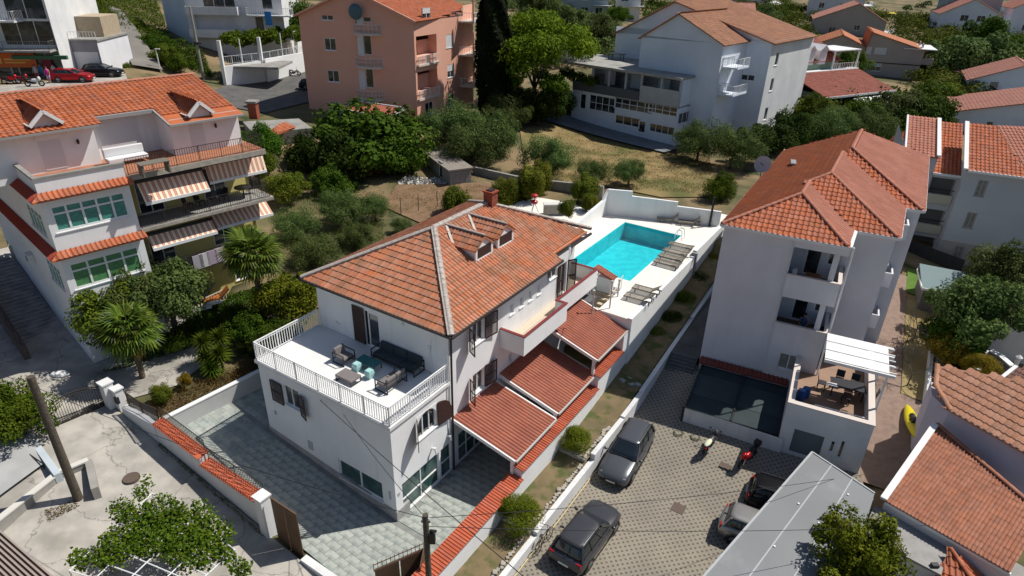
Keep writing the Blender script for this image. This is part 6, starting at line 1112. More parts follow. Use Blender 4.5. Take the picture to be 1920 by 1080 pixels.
seg(T('narrow_boundary_wall', 'thin pale boundary wall between the dry yard and the tree garden', 'wall', W0), U(1752, 600, 1.8), U(1738, 740, 1.4), 0, 2.1, 1.7, .2, WHITE2)
# ------------------------------------------------------------ vegetation
def leafmesh(name, pts, nrm, size, asp, mat, seed, bend=.0, rnd=None):
    """one quad per leaf from numpy arrays"""
    g = np.random.default_rng(seed); n = len(pts); nrm = nrm/np.maximum(np.linalg.norm(nrm, axis=1, keepdims=True), 1e-6)
    t = g.normal(size=(n, 3)); a = np.cross(nrm, t); a /= np.maximum(np.linalg.norm(a, axis=1, keepdims=True), 1e-6); b = np.cross(nrm, a)
    s = size*g.uniform(.6, 1.35, (n, 1)); a = a*s*.5; b = b*s*.5*asp
    q = np.stack([pts-a-b*.0-a*0, pts+b, pts+a*1.0, pts-b], 1); q[:, 0] = pts-a; q[:, 2] = pts+a+nrm*s*bend
    me = bpy.data.meshes.new(name); me.vertices.add(4*n); me.vertices.foreach_set('co', q.reshape(-1).astype('f')); me.loops.add(4*n); me.loops.foreach_set('vertex_index', np.arange(4*n, dtype='i'))
    me.polygons.add(n); me.polygons.foreach_set('loop_start', np.arange(0, 4*n, 4, dtype='i')); me.polygons.foreach_set('loop_total', np.full(n, 4, dtype='i')); me.update(calc_edges=True)
    r = g.uniform(0, 1, n) if rnd is None else np.clip(rnd+g.normal(0, .18, n), 0, 1)
    at = me.attributes.new('rnd', 'FLOAT', 'POINT'); at.data.foreach_set('value', np.repeat(r, 4).astype('f')); me.materials.append(mat); return me
def crownpts(kind, n, seed):
    g = np.random.default_rng(seed); P = []; N = []; Rn = []
    def shell(c, r, k, sq=(1, 1, 1), thick=.3, tone=.5):
        d = g.normal(size=(k, 3)); d /= np.linalg.norm(d, axis=1, keepdims=True); rr = r*(1-thick*g.uniform(0, 1, (k, 1))**1.5)*(1+.12*np.sin(d[:, :1]*7+seed)*np.cos(d[:, 1:2]*6)); p = c+d*rr*np.array(sq)
        P.append(p); N.append(d+g.normal(0, .5, (k, 3))+np.array([0, 0, .35])); Rn.append(np.full(k, tone))
    if kind in ('broad', 'olive', 'fig'):
        m = 34
        for i in range(m):
            d = g.normal(size=3); d /= np.linalg.norm(d); d[2] = abs(d[2])*.9-.15; rad_ = g.uniform(.35, .95); r = g.uniform(.15, .36)*(1.1 if kind == 'fig' else 1); shell(d*rad_*np.array([1, 1, .8]), r, n//m, (1, 1, .85), .55 if kind == 'olive' else .4, g.uniform(.25, .75))
        shell(np.zeros(3), .52, n//9, (1, 1, .8), .7, .3)
    elif kind == 'pine':
        for i in range(44):
            a = g.uniform(0, 2*PI); q = g.uniform(0, 1)**.5*.82; z = .62*math.sqrt(max(0, 1-q*q))-.05+g.uniform(-.22, .05); shell(np.array([q*math.cos(a), q*math.sin(a), z]), g.uniform(.16, .27), n//44, (1, 1, .62), .45, g.uniform(.3, .8))
        for i in range(12): a = g.uniform(0, 2*PI); q = g.uniform(.3, .85); shell(np.array([q*math.cos(a), q*math.sin(a), -.15]), .14, n//60, (1, 1, .5), .5, .15)
    elif kind == 'cypress':
        k = n; h = g.uniform(0, 1, k); a = g.uniform(0, 2*PI, k); r = .19*np.sin(np.clip(h*1.08+.06, 0, 1)*PI)**.55*(1+.18*np.sin(a*5+h*22))*g.uniform(.75, 1.05, k)
        p = np.stack([r*np.cos(a), r*np.sin(a), h*2-1], 1); P.append(p); N.append(np.stack([np.cos(a), np.sin(a), .6+0*a], 1)+g.normal(0, .4, (k, 3))); Rn.append(.5+.3*np.sin(h*30+a*3))
    elif kind == 'bush':
        for i in range(16):
            d = g.normal(size=3); d /= np.linalg.norm(d); d[2] = abs(d[2])*.8; shell(d*np.array([.55, .55, .5]), g.uniform(.3, .42), n//16, (1, 1, .95), .35, g.uniform(.3, .8))
    elif kind == 'clump':                      # upright spiky foliage (oleander-like)
        for i in range(14):
            a = g.uniform(0, 2*PI); q = g.uniform(0, .65); shell(np.array([q*math.cos(a), q*math.sin(a), g.uniform(0, .3)]), .3, n//14, (.8, .8, 1.3), .5, g.uniform(.3, .8))
    return np.concatenate(P), np.concatenate(N), np.concatenate(Rn)
LM = dict(
 fig=leafM('leaf_dark_broad', (.012, .045, .006), (.07, .17, .018)), broad=leafM('leaf_mid_green', (.025, .065, .008), (.11, .19, .025)), olive=leafM('leaf_olive', (.032, .078, .028), (.115, .205, .10)),
 pine=leafM('leaf_pine', (.03, .08, .006), (.15, .27, .02)), cypress=leafM('leaf_cypress', (.004, .013, .007), (.016, .038, .014)), bush=leafM('leaf_bush', (.035, .09, .007), (.16, .24, .025)),
 dark=leafM('leaf_very_dark', (.008, .03, .006), (.04, .095, .015)), clump=leafM('leaf_oleander', (.03, .075, .008), (.14, .19, .03)), dry=leafM('leaf_dry', (.06, .055, .02), (.16, .13, .05)), yellow=leafM('leaf_yellow_green', (.07, .10, .01), (.26, .24, .03)),
 palm=leafM('leaf_palm', (.018, .055, .015), (.13, .24, .05), .45), deadp=leafM('leaf_dead_palm', (.16, .12, .05), (.34, .27, .13)), bright=leafM('leaf_bright', (.02, .065, .006), (.09, .17, .018)), vine=leafM('leaf_vine', (.02, .06, .006), (.10, .175, .018)))
PROTO = {}
def proto(kind, mat, v):
    key = (kind, mat, v)
    if key not in PROTO:
        n, s, asp = dict(broad=(13000, .062, .6), fig=(11000, .078, .8), olive=(14000, .062, .3), pine=(26000, .05, .4), cypress=(26000, .05, .5), bush=(14000, .058, .4), clump=(7000, .12, .2))[kind]
        p, nn, r = crownpts(kind, n, 11+v*7+len(kind)); me = leafmesh('crown', p, nn, s, asp, LM[mat], v, .15, r)
        PROTO[key] = me
    return PROTO[key]
BARK = M('bark', (.12, .095, .07), .95, (.08, .065, .05), 6, .6, 20); TRUNKS = {}
def trunkmesh(kind, v):
    if kind == 'cypress':
        if ('c', 0) not in TRUNKS: TRUNKS[('c', 0)] = MB().cyl((0, 0, -1), (0, 0, .2), .06, .04, 8).mesh('trunk', BARK)
        return TRUNKS[('c', 0)]
    if (kind, v) in TRUNKS: return TRUNKS[(kind, v)]
    g = random.Random(v*13+5); m = MB(); top = -.15 if kind != 'cypress' else .3; h = -1.0
    p = V((0, 0, -1)); r = .075 if kind != 'olive' else .09; q = V((g.uniform(-.06, .06), g.uniform(-.06, .06), -.45)); m.cyl(p, q, r, r*.75, 8)
    for i in range(6):
        a = i*PI/3+g.random(); e = q+V((math.cos(a)*.38, math.sin(a)*.38, .4+g.random()*.2)); m.cyl(q, e, r*.5, r*.22, 6); m.cyl(e, e+V((math.cos(a+.5)*.2, math.sin(a+.5)*.2, .18)), r*.2, r*.08, 5); m.cyl(e, e+V((math.cos(a-.7)*.18, math.sin(a-.7)*.18, .2)), r*.2, r*.08, 5)
    m.sm = True; me = m.mesh('trunk', BARK); TRUNKS[(kind, v)] = me; return me
TREECOUNT = [0]
def tree(kind, px, py, zc, rpx, lab, name=None, cat='tree', mat=None, v=None, hs=1.0, zg=None, group=None, trunk=True):
    """crown centre seen at (px,py), absolute height zc, crown radius in picture units -> metres at its distance"""
    P = U(px, py, zc); dist = (P-cam.location).length; R_ = rpx*dist/FPX*(1.0 if kind in ('pine', 'cypress') else 1.16); v = TREECOUNT[0] % 3 if v is None else v; TREECOUNT[0] += 1; mat = mat or kind
    zg = gz(P.x, P.y) if zg is None else zg
    o = bpy.data.objects.new(name or {'bush': 'shrub', 'clump': 'shrub', 'olive': 'olive_tree', 'pine': 'pine_tree', 'cypress': 'cypress_tree', 'fig': 'broadleaf_tree'}.get(kind, 'tree'), None); COL.objects.link(o)
    o.location = (P.x, P.y, zg); o.rotation_euler = (0, 0, v*2+px*.1); tag(o, lab, cat, group)
    c = bpy.data.objects.new('crown' if trunk else 'foliage', proto(kind, mat, v)); link(c, o); hs *= (1.0 if kind in ('pine', 'cypress') else 1.1); cz = min(zc-zg, R_*hs*.95) if kind == 'olive' else zc-zg; c.location = (0, 0, cz); c.scale = (R_, R_, R_*hs)
    if trunk: t = bpy.data.objects.new('trunk', trunkmesh(kind, v)); link(t, o); hh = max(.3, cz); t.location = (0, 0, hh); t.scale = (hh*.75+.2, hh*.75+.2, hh)
    return o
# named trees: kind, px, py, height of crown centre, radius(px), label, options
TR = [
 ('pine', 1002, 124, 12.2, 122, 'big round-topped bright green pine beside the peach block', dict(hs=1.05, v=0)),
 ('cypress', 925, 80, 15.5, 150, 'tall dark cypress between the peach block and the big pine', dict(hs=1.0, v=0)),
 ('fig', 700, 262, 7.6, 92, 'large dark glossy broadleaf tree below the peach block', dict(hs=.75)),
 ('fig', 640, 300, 6.5, 55, 'deep green tree at the left foot of the glossy broadleaf tree', dict(mat='dark')),
 ('fig', 735, 300, 6.3, 52, 'dark leafy tree above the block shed', dict(mat='fig')),
 ('dark', 585, 300, 6.2, 52, 'soft dark green tree left of the middle garden', dict(k='broad', mat='dark')),
 ('olive', 850, 245, 7.6, 62, 'grey-green olive tree at the foot of the peach block corner', {}),
 ('olive', 925, 262, 7.2, 58, 'wide olive tree to the right behind the block shed', {}),
 ('olive', 880, 275, 7.0, 55, 'olive tree directly behind the block shed', {}),
 ('olive', 945, 215, 7.8, 42, 'small olive tree under the cypress', {}),
 ('dark', 1010, 205, 7.8, 42, 'dark shrubby tree beneath the big pine', dict(k='broad', mat='dark')),
 ('dark', 1045, 190, 8.2, 40, 'dark ivy-like tree between the pine and the white deck building', dict(k='broad', mat='dark')),
 ('dark', 960, 185, 8.6, 40, 'shaded tree below the left side of the big pine', dict(k='broad', mat='dark')),
 ('olive', 1028, 300, 6.5, 50, 'olive tree in the dry field left of centre', {}),
 ('olive', 1112, 325, 6.4, 34, 'thin olive tree in the dry field behind the pool wall', {}),
 ('olive', 1180, 325, 6.2, 32, 'small sparse olive tree on the right of the dry field', {}),
 ('olive', 1312, 270, 6.6, 48, 'spreading olive tree by the cream patio', {}),
 ('olive', 1375, 278, 6.8, 50, 'olive tree behind the satellite dish', {}),
 ('dark', 1425, 270, 6.8, 48, 'dark tree behind the multi-stepped roof', dict(k='broad', mat='dark')),
 ('dark', 1480, 250, 6.8, 42, 'dark green tree right behind the ridge of the stepped roof', dict(k='broad', mat='dark')),
 ('broad', 1353, 358, 5.6, 30, 'bright round tree at the corner of the dry field by the apartment house', dict(mat='bright', hs=1.3)),
 ('olive', 1560, 245, 6.5, 45, 'olive tree above the stepped roof, left of the tree row', {}),
 ('olive', 1625, 245, 6.4, 42, 'olive tree above the stepped roof, right of the tree row', {}),
 ('broad', 1530, 212, 6.8, 34, 'mid green tree below the green house awnings', dict(mat='broad')),
 ('broad', 1680, 208, 6.6, 42, 'big rounded grey-green tree below the beige house', dict(mat='olive', k='broad')),
 ('fig', 1612, 222, 6.4, 32, 'dark tree in front of the beige house by the pink parasol', {}),
 ('broad', 1595, 125, 9.0, 30, 'bright green tree at the corner of the beige house', dict(mat='bright')),
 ('broad', 1800, 120, 8.0, 60, 'grey-green tree mass right of the beige house', dict(mat='olive', k='broad')),
 ('broad', 1845, 85, 9.0, 45, 'dark tree below the terraced far house', dict(mat='fig')),
 ('fig', 1740, 225, 6.2, 38, 'dark leafy tree left of the big white gable wall', {}),
 ('broad', 1765, 185, 6.4, 34, 'low tree between the beige house and the white gabled house', dict(mat='broad')),
 ('broad', 1830, 590, 4.4, 72, 'large grey-green tree beside the garden shed', dict(mat='olive', k='broad', hs=1.0)),
 ('broad', 1905, 515, 5.2, 52, 'round tree at the right edge behind the grey-walled house', dict(mat='olive', k='broad')),
 ('fig', 1790, 640, 2.8, 40, 'dark shaded tree at the foot of the shed-side tree', {}),
 ('broad', 1615, 1050, 2.4, 78, 'leafy green tree rising between the grey canopy and the flat concrete roof', dict(mat='bush', hs=1.1)),
 ('broad', 18, 785, 3.6, 58, 'bright green broadleaf tree at the left edge by the gate', dict(mat='bright')),
 ('broad', 312, 558, 6.0, 68, 'olive-green tree in front of the green-curtained bay windows', dict(mat='olive', k='broad')),
 ('broad', 205, 590, 5.4, 64, 'tree covering the corner of the left house', dict(mat='broad')),
 ('broad', 262, 545, 6.2, 58, 'yellowish tree top just under the lower bay window', dict(mat='olive', k='broad')),
 ('broad', 540, 560, 4.9, 62, 'leafy fruit tree between the tall palm and the white house', dict(mat='bush')),
 ('broad', 520, 640, 3.9, 46, 'shaded tree behind the terrace railing corner', dict(mat='fig')),
 ('broad', 470, 620, 3.8, 40, 'dark green bush tree at the foot of the tall palm', dict(mat='fig')),
 ('broad', 537, 352, 6.0, 40, 'round yellow-green bushy tree right of the striped awnings', dict(mat='clump', k='broad')),
 ('broad', 620, 345, 5.4, 40, 'small dark tree in the garden below the broadleaf trees', dict(mat='fig')),
 ('olive', 552, 425, 5.4, 40, 'dusky olive tree in the garden beside the awnings', {}),
 ('olive', 640, 395, 5.6, 46, 'wide low olive tree in the centre of the left garden', {}),
 ('olive', 702, 392, 5.4, 30, 'olive tree left of the brown tilled beds', {}),
 ('olive', 592, 478, 5.0, 44, 'olive tree close to the left eave of the white house', {}),
 ('olive', 672, 445, 5.0, 34, 'olive tree behind the left roof slope of the white house', {}),
 ('olive', 752, 425, 4.9, 20, 'small olive tree behind the hip of the white house roof', {}),
 ('broad', 490, 270, 8.0, 40, 'dense green tree behind the small orange lean-to', dict(mat='fig')),
 ('broad', 480, 310, 7.0, 36, 'green tree touching the end of the iron-railed terrace', dict(mat='broad')),
 ('broad', 700, 320, 5.4, 28, 'thin reddish-brown shrub tree left of the block shed', dict(mat='dry')),
 ('clump', 850, 385, 5.4, 44, 'glossy bush behind the chimney of the white house', dict(mat='broad')),
 ('clump', 990, 352, 6.0, 50, 'bright oleander hedge near the barbecue, left end', dict()),
 ('clump', 948, 368, 5.6, 44, 'bright oleander hedge plant directly right of the chimney', dict()),
 ('clump', 1065, 395, 5.9, 26, 'small bright tree in front of the stone bench', dict(mat='bright')),
 ('clump', 1020, 338, 6.0, 40, 'upper end of the bright oleander hedge against the dark garden wall', dict()),
 ('clump', 1100, 358, 6.0, 38, 'tall oleander at the top end of the low white wall', dict()),
 ('clump', 1105, 385, 5.6, 26, 'feathery shrub hanging over the low white wall', dict(mat='clump')),
 ('fig', 60, 10, 17, 30, 'green shrub tree beside the top floor of the shop building', dict(mat='broad')),
 ('broad', 178, 22, 17, 26, 'rounded tree between the shop building and the hill road', dict(mat='bright')),
 ('broad', 262, 62, 13.5, 22, 'ivy tree along the hill road, upper', dict(mat='broad')),
 ('broad', 285, 85, 12.6, 24, 'ivy tree along the hill road, middle', dict(mat='fig')),
 ('broad', 312, 108, 11.8, 24, 'ivy tree along the hill road, lower', dict(mat='broad')),
 ('broad', 335, 122, 11.2, 22, 'climbing plant mass next to the white lamp posts', dict(mat='bright')),
 ('clump', 215, 105, 12.2, 12, 'low green plants between the cream steps and the hill road, upper', dict(mat='broad')),
 ('clump', 235, 128, 11.2, 12, 'low green plants between the cream steps and the hill road, lower', dict(mat='broad')),
 ('fig', 545, 40, 15, 36, 'dark tree between the white terraced block and the peach block', {}),
 ('broad', 1010, 15, 14, 40, 'distant green trees above the big pine', dict(mat='olive', k='broad')),
 ('broad', 1065, 50, 12, 40, 'grey-green tree behind the big pine, right side', dict(mat='olive', k='broad')),
 ('broad', 1120, 62, 11.5, 36, 'grey-green tree left of the big gable', dict(mat='olive', k='broad')),
 ('broad', 1160, 30, 12, 22, 'small bright round tree by the far white flats', dict(mat='bright')),
 ('broad', 1393, 20, 11, 18, 'bright tree behind the sandy roof', dict(mat='bright')),
 ('broad', 1430, 38, 10.5, 26, 'olive-coloured tree behind the end of the sandy roof', dict(mat='olive', k='broad')),
 ('broad', 1470, 70, 9.5, 28, 'tree between the sandy roof and the beige houses', dict(mat='broad')),
 ('broad', 1370, 58, 10, 24, 'dark green tree right of the sandy roof top', dict(mat='fig')),
]
for k, px, py, zc, r, lab, o in TR:
    o = dict(o); kk = o.pop('k', None) or (k if k in ('pine', 'cypress', 'fig', 'olive', 'broad', 'bush', 'clump') else 'broad')
    cat = 'shrub' if kk in ('clump', 'bush') else 'tree'; o.setdefault('mat', k if k in LM else kk)
    tree(kk, px, py, zc, r, lab, cat=cat, trunk=cat == 'tree', **o)
# shrubs
SH = [('bush', 1081, 828, 1.15, 33, 'round bright green shrub higher up the planter strip', dict(zg=.3)), ('bush', 972, 965, .85, 43, 'round bright green shrub nearer the bottom of the planter strip', dict(zg=.05)),
 ('bush', 1310, 528, 2.6, 24, 'shaded shrub in the narrow planter strip beside the pool wall, top', dict(mat='dark')), ('bush', 1282, 565, 2.4, 24, 'shaded shrub in the strip beside the pool wall, second from the top', dict(mat='broad')),
 ('bush', 1258, 600, 2.0, 24, 'shaded shrub in the strip beside the pool wall, third from the top', dict(mat='dark')), ('bush', 1232, 628, 1.7, 20, 'shaded shrub in the strip just above the rubble', dict(mat='broad')), ('bush', 1330, 490, 2.9, 22, 'sunlit yellow-green shrub at the top of the planter strip', dict(mat='yellow')),
 ('clump', 1158, 726, .7, 11, 'tiny bright seedling in the planter soil', dict(mat='bright', zg=.5)), ('bush', 440, 590, 4.0, 26, 'low dark shrub below the white garden terrace', dict(mat='fig')), ('bush', 385, 610, 3.6, 30, 'dark shrub above the yuccas', dict(mat='fig')),
 ('bush', 330, 640, 3.4, 30, 'dark shrub beside the first palm', dict(mat='fig')), ('clump', 300, 740, 2.7, 26, 'low yellow-green plants at the foot of the first palm', dict(mat='clump')), ('clump', 345, 715, 2.7, 18, 'yellow-tipped plant left of the yuccas', dict(mat='yellow')),
 ('clump', 470, 655, 3.0, 26, 'dark red-green broad-leaved plant near the railing corner', dict(mat='dark')), ('bush', 1775, 660, 2.6, 34, 'yellow-flowering climber on the roof edge of the lilac house', dict(mat='yellow')), ('bush', 1840, 690, 3.2, 26, 'yellow-green climber between the lilac house and the curved parapet', dict(mat='yellow')),
 ('bush', 1720, 800, .9, 16, 'green weeds under the yellow kayak', dict(mat='bright')), ('bush', 520, 690, 2.6, 0.1, None, {})]
for k, px, py, zc, r, lab, o in SH:
    if lab: o = dict(o); o.setdefault('mat', k); tree(k, px, py, zc, r, lab, cat='shrub', trunk=False, hs=.9, **o)
# dry bed behind the garden wall: reddish ground cover strips (uncountable)
def scatter(name, mat, n, fn, size, asp, lab, seed, cat='ground cover'):
    g = np.random.default_rng(seed); p, nn = fn(g, n); me = leafmesh(name, p, nn, size, asp, mat, seed, .1); o = bpy.data.objects.new(name, me); link(o); tag(o, lab, cat, kind='stuff'); return o
def quadfn(c4, h, zoff=0):
    c = [U(*q) for q in c4]
    def f(g, n):
        s, t = g.uniform(0, 1, (2, n, 1)); a = np.array([tuple(v) for v in c]); p = (a[0]*(1-s)+a[1]*s)*(1-t)+(a[3]*(1-s)+a[2]*s)*t; z = gzn(p[:, :2]); p[:, 2] = z+g.uniform(0, 1, n)*h*(.6+.4*np.sin(p[:, 0]*1.3)*np.cos(p[:, 1]*1.7))+zoff
        return p, g.normal(0, .8, (n, 3))+np.array([0, -.3, .4])
    return f
scatter('wall_top_plants', LM['dry'], 5200, quadfn([(292, 778, 2.3), (488, 690, 2.6), (480, 665, 2.8), (275, 755, 2.4)], .75), .10, .35, 'reddish-green plants along the top of the garden wall left of the courtyard', 3)
scatter('rubble_heap', M('white_rubble', (.5, .48, .45), .9), 260, quadfn([(745, 350, 4.5), (835, 350, 4.5), (830, 338, 4.6), (760, 338, 4.6)], .25), .35, .8, 'heap of whitish rubble and stones beside the block shed', 17, 'rubble')
scatter('garden_undergrowth', LM['broad'], 13000, quadfn([(520, 520, 4), (720, 450, 4.4), (720, 350, 5), (500, 350, 5.5)], .6), .13, .3, 'dusty green undergrowth of the middle garden', 4)
scatter('left_undergrowth', LM['fig'], 15000, quadfn([(180, 700, 2.8), (470, 600, 3.6), (560, 520, 4), (400, 560, 4)], .5), .12, .5, 'dark green undergrowth round the palms', 5)
scatter('strip_plants', LM['dry'], 7000, quadfn([(1100, 730, .5), (1190, 640, .8), (1330, 470, 2), (1300, 470, 2)], .4), .07, .3, 'dry weeds in the planter strip', 6)
scatter('shrubbery', LM['fig'], 26000, quadfn([(1490, 300, 4.5), (1760, 260, 4), (1770, 222, 5), (1470, 235, 5)], 2.0), .26, .6, 'dense dark shrubbery between the stepped roof and the beige house', 7)
scatter('shed_side_shrubbery', LM['dark'], 12000, quadfn([(1750, 690, 1.6), (1850, 700, 1.6), (1920, 590, 1.8), (1760, 590, 1.8)], 1.6), .16, .6, 'dark shrubbery around the garden shed tree', 8)
scatter('terrace_shrubbery', LM['dark'], 14000, quadfn([(960, 235, 6), (1085, 200, 6.5), (1080, 165, 7.5), (900, 190, 7)], 2.2), .22, .6, 'dark shrubbery in the shade under the pine', 9)
scatter('dry_grass', LM['dry'], 30000, quadfn([(985, 345, 5), (1345, 370, 4.6), (1330, 290, 4.7), (1060, 225, 5.5)], .35), .16, .22, 'tufts of dry grass in the field behind the pool', 10, 'grass')
scatter('yard_grass', leafM('leaf_straw', (.2, .15, .06), (.34, .26, .12)), 9000, quadfn([(1690, 690, 1.2), (1740, 690, 1.3), (1740, 550, 1.8), (1680, 560, 1.8)], .15), .07, .25, 'straw-coloured grass of the dry yard', 11, 'grass')
scatter('bed_weeds', LM['dry'], 9000, quadfn([(715, 400, 4.4), (890, 400, 4.6), (960, 350, 4.8), (740, 345, 4.6)], .35), .11, .25, 'weeds and dry plants in the tilled beds', 12, 'grass')
scatter('oleander_hedge', LM['clump'], 9000, quadfn([(935, 398, 5), (1035, 352, 5), (1020, 338, 5), (915, 380, 5)], 1.9), .2, .25, 'long bright green oleander hedge behind the barbecue corner', 18, 'hedge')
scatter('hillside_plants', LM['broad'], 12000, quadfn([(215, 60, 14), (330, 110, 11), (300, 30, 14), (195, 20, 14.5)], 1.2), .22, .5, 'green hillside plants beside the hill road at the top', 13)
scatter('roadside_plants', LM['fig'], 9000, quadfn([(300, 130, 10), (400, 150, 9), (385, 120, 10), (290, 100, 11)], 1.6), .22, .5, 'climbing plants on the bank below the white terraced block', 14)
scatter('street_weeds', LM['broad'], 1600, quadfn([(305, 848, 1.2), (500, 1008, .5), (494, 1012, .5), (300, 853, 1.2)], .18), .07, .4, 'small weeds along the foot of the street wall', 15, 'weeds')
scatter('pier_weeds', LM['dry'], 900, quadfn([(85, 965, 1.5), (140, 940, 1.6), (150, 950, 1.6), (95, 985, 1.4)], .2), .08, .4, 'dry weeds at the foot of the thick utility pole', 16, 'weeds')
# far vegetation: olive groves on the slopes as one mass, plus distinct fields of crowns
def far_mass(name, lab, regions, mat, seed, size=.5, dens=1.0, h=3.0):
    g = np.random.default_rng(seed); P, N, Rn = [], [], []
    for (x0, x1, y0, y1, k) in regions:
        for _ in range(k):
            px, py = g.uniform(x0, x1), g.uniform(y0, y1); q = U(px, py, 8)
            if q.y > 420 or q.y < 0: continue
            z = min(gz(q.x, q.y), 14.); q = U(px, py, z)
            if q.y > 480 or q.y < 70: continue
            z = min(gz(q.x, q.y), 15.)
            r = g.uniform(1.6, 3.0); m = int(170*dens); d = g.normal(size=(m, 3)); d /= np.linalg.norm(d, axis=1, keepdims=True); d[:, 2] = np.abs(d[:, 2])
            lump = 1+.25*np.sin(d[:, :1]*5+_)*np.cos(d[:, 1:2]*4+_); P.append(np.array([q.x, q.y, z+h*.25])+d*r*lump*g.uniform(.75, 1, (m, 1))*np.array([1, 1, .95])); N.append(d+g.normal(0, .5, (m, 3))); Rn.append(np.full(m, g.uniform(.15, .85)))
    me = leafmesh(name, np.concatenate(P), np.concatenate(N), size, .55, mat, seed, .1, np.concatenate(Rn)); o = bpy.data.objects.new(name, me); link(o); tag(o, lab, 'trees', kind='stuff')
far_mass('far_olive_grove', 'far-off olive groves behind the white deck building', [(960, 1160, 0, 130, 130), (1040, 1150, 20, 110, 60), (900, 1100, -30, 20, 40)], LM['olive'], 21, .55)
far_mass('far_wood', 'far-off dark woods between the houses on the right', [(1360, 1530, 0, 95, 120), (1745, 1810, 60, 190, 60), (1680, 1920, 40, 160, 170), (1440, 1600, 190, 260, 40), (1600, 1920, 0, 60, 90), (1700, 1920, 120, 200, 60)], LM['broad'], 22, .5)
far_mass('far_scrub', 'far-off scrub on the slopes at the top edge of the photo', [(1000, 1920, -70, 15, 260), (200, 620, -60, 10, 90), (1150, 1500, 0, 40, 50), (1520, 1760, 205, 260, 50)], LM['fig'], 23, .6)
# ------------------------------------------------------------ palms, yuccas, vine
def frondmesh(R_=1.0, n=20, mat=None, droop=.35, name='frond', seed=1):
    m = MB(); g = random.Random(seed); m.cr = .5; m.cyl((0, 0, 0), (.55*R_, 0, .04), .014, .01, 4); c = V((.55*R_, 0, .04))
    for i in range(n):
        a = -2.2+4.4*i/(n-1); L = R_*.52*(1-.12*abs(a)); d = V((math.cos(a), math.sin(a), 0)); s = V((-math.sin(a), math.cos(a), 0))*.028*R_; m.cr = g.random()
        e = c+d*L*.55+V((0, 0, .03)); f = c+d*L+V((0, 0, -droop*L*g.uniform(.5, 1.2))); k = len(m.v)
        m.add([c, e-s, e+s, f], [(0, 1, 2), (1, 3, 2)])
    return m.mesh(name, mat or LM['palm'])
FR = [frondmesh(1.0, 20, None, .3, seed=s) for s in (1, 2)]; FD = frondmesh(.9, 16, LM['deadp'], .8, 'dead_frond')
def palm(px, py, zg, ztop, lab, R_=1.35, n=44, seed=1):
    P = U(px, py, ztop); g = random.Random(seed); t = T('fan_palm', lab, 'palm', Fr(P.x, P.y, zg, 0)); m = MB(); h = ztop-zg
    for i in range(14):
        a, b = i/14, (i+1)/14; m.cr = g.random(); m.cyl((.05*math.sin(a*3), 0, zg+h*a), (.05*math.sin(b*3), 0, zg+h*b+.03), .17+.03*a, .14+.03*a, 9)
    B(m, 'trunk', M('palm_bark', (.16, .12, .08), .95, (.09, .07, .05), 9, .7, 30), t)
    for i in range(n):
        el = -.7+1.9*(i/n); a = i*2.4; f = bpy.data.objects.new('frond', FR[i % 2]); link(f, t); f.location = (0, 0, h); s = R_*g.uniform(.85, 1.1); f.scale = (s, s, s); f.rotation_euler = (g.uniform(-.3, .3), -el*.95+.0, a)
    for i in range(18):
        f = bpy.data.objects.new('dead_frond', FD); link(f, t); f.location = (0, 0, h-.15-.25*(i % 3)); s = R_*g.uniform(.55, .75); f.scale = (s,)*3; f.rotation_euler = (0, g.uniform(.95, 1.4), i*2.4+1)
palm(242, 622, 2.4, 5.6, 'shorter fan palm near the gate, in front of the garden path', 1.85, 52, 1)
palm(472, 480, 3.6, 8.0, 'taller fan palm beside the striped awnings', 2.0, 56, 2)
def rosette(mat, n, L, w_, seed):
    m = MB(); g = random.Random(seed)
    for i in range(n):
        a = i*2.399; e = .15+1.25*(1-i/n)**1.0*1.0; e = 1.45-1.75*(i/n); d = V((math.cos(a)*math.cos(e), math.sin(a)*math.cos(e), math.sin(e))); s = V((-math.sin(a), math.cos(a), 0))*w_; m.cr = g.random(); l = L*g.uniform(.85, 1.1)
        m.add([(0, 0, 0), d*l*.5-s, d*l*.5+s, d*l+V((0, 0, -.12*l))], [(0, 1, 2), (1, 3, 2)])
    return m.mesh('leaf_rosette', mat)
RO = rosette(LM['bright'], 90, .75, .03, 4)
for px, py, z, lab in ((382, 640, 4.1, 'yucca with spiky rosettes on the left of the group'), (412, 632, 4.1, 'yucca with spiky rosettes at the back of the group'), (385, 668, 3.4, 'yucca with spiky rosettes front left'), (412, 662, 3.6, 'yucca with spiky rosettes front right'), (398, 690, 2.9, 'lowest yucca rosette at the front of the group')):
    P = U(px, py, z); t = T('yucca', lab, 'yucca', Fr(P.x, P.y, 2.4, 0), 'yuccas by the courtyard wall'); B(MB().cyl((0, 0, 2.4), (0, 0, z), .09, .07, 7), 'stem', BARK, t)
    for k in range(2): f = bpy.data.objects.new('leaf_rosette', RO); link(f, t); f.location = (0, 0, z-2.4-.25*k); f.rotation_euler = (0, 0, k); f.scale = (1.1,)*3
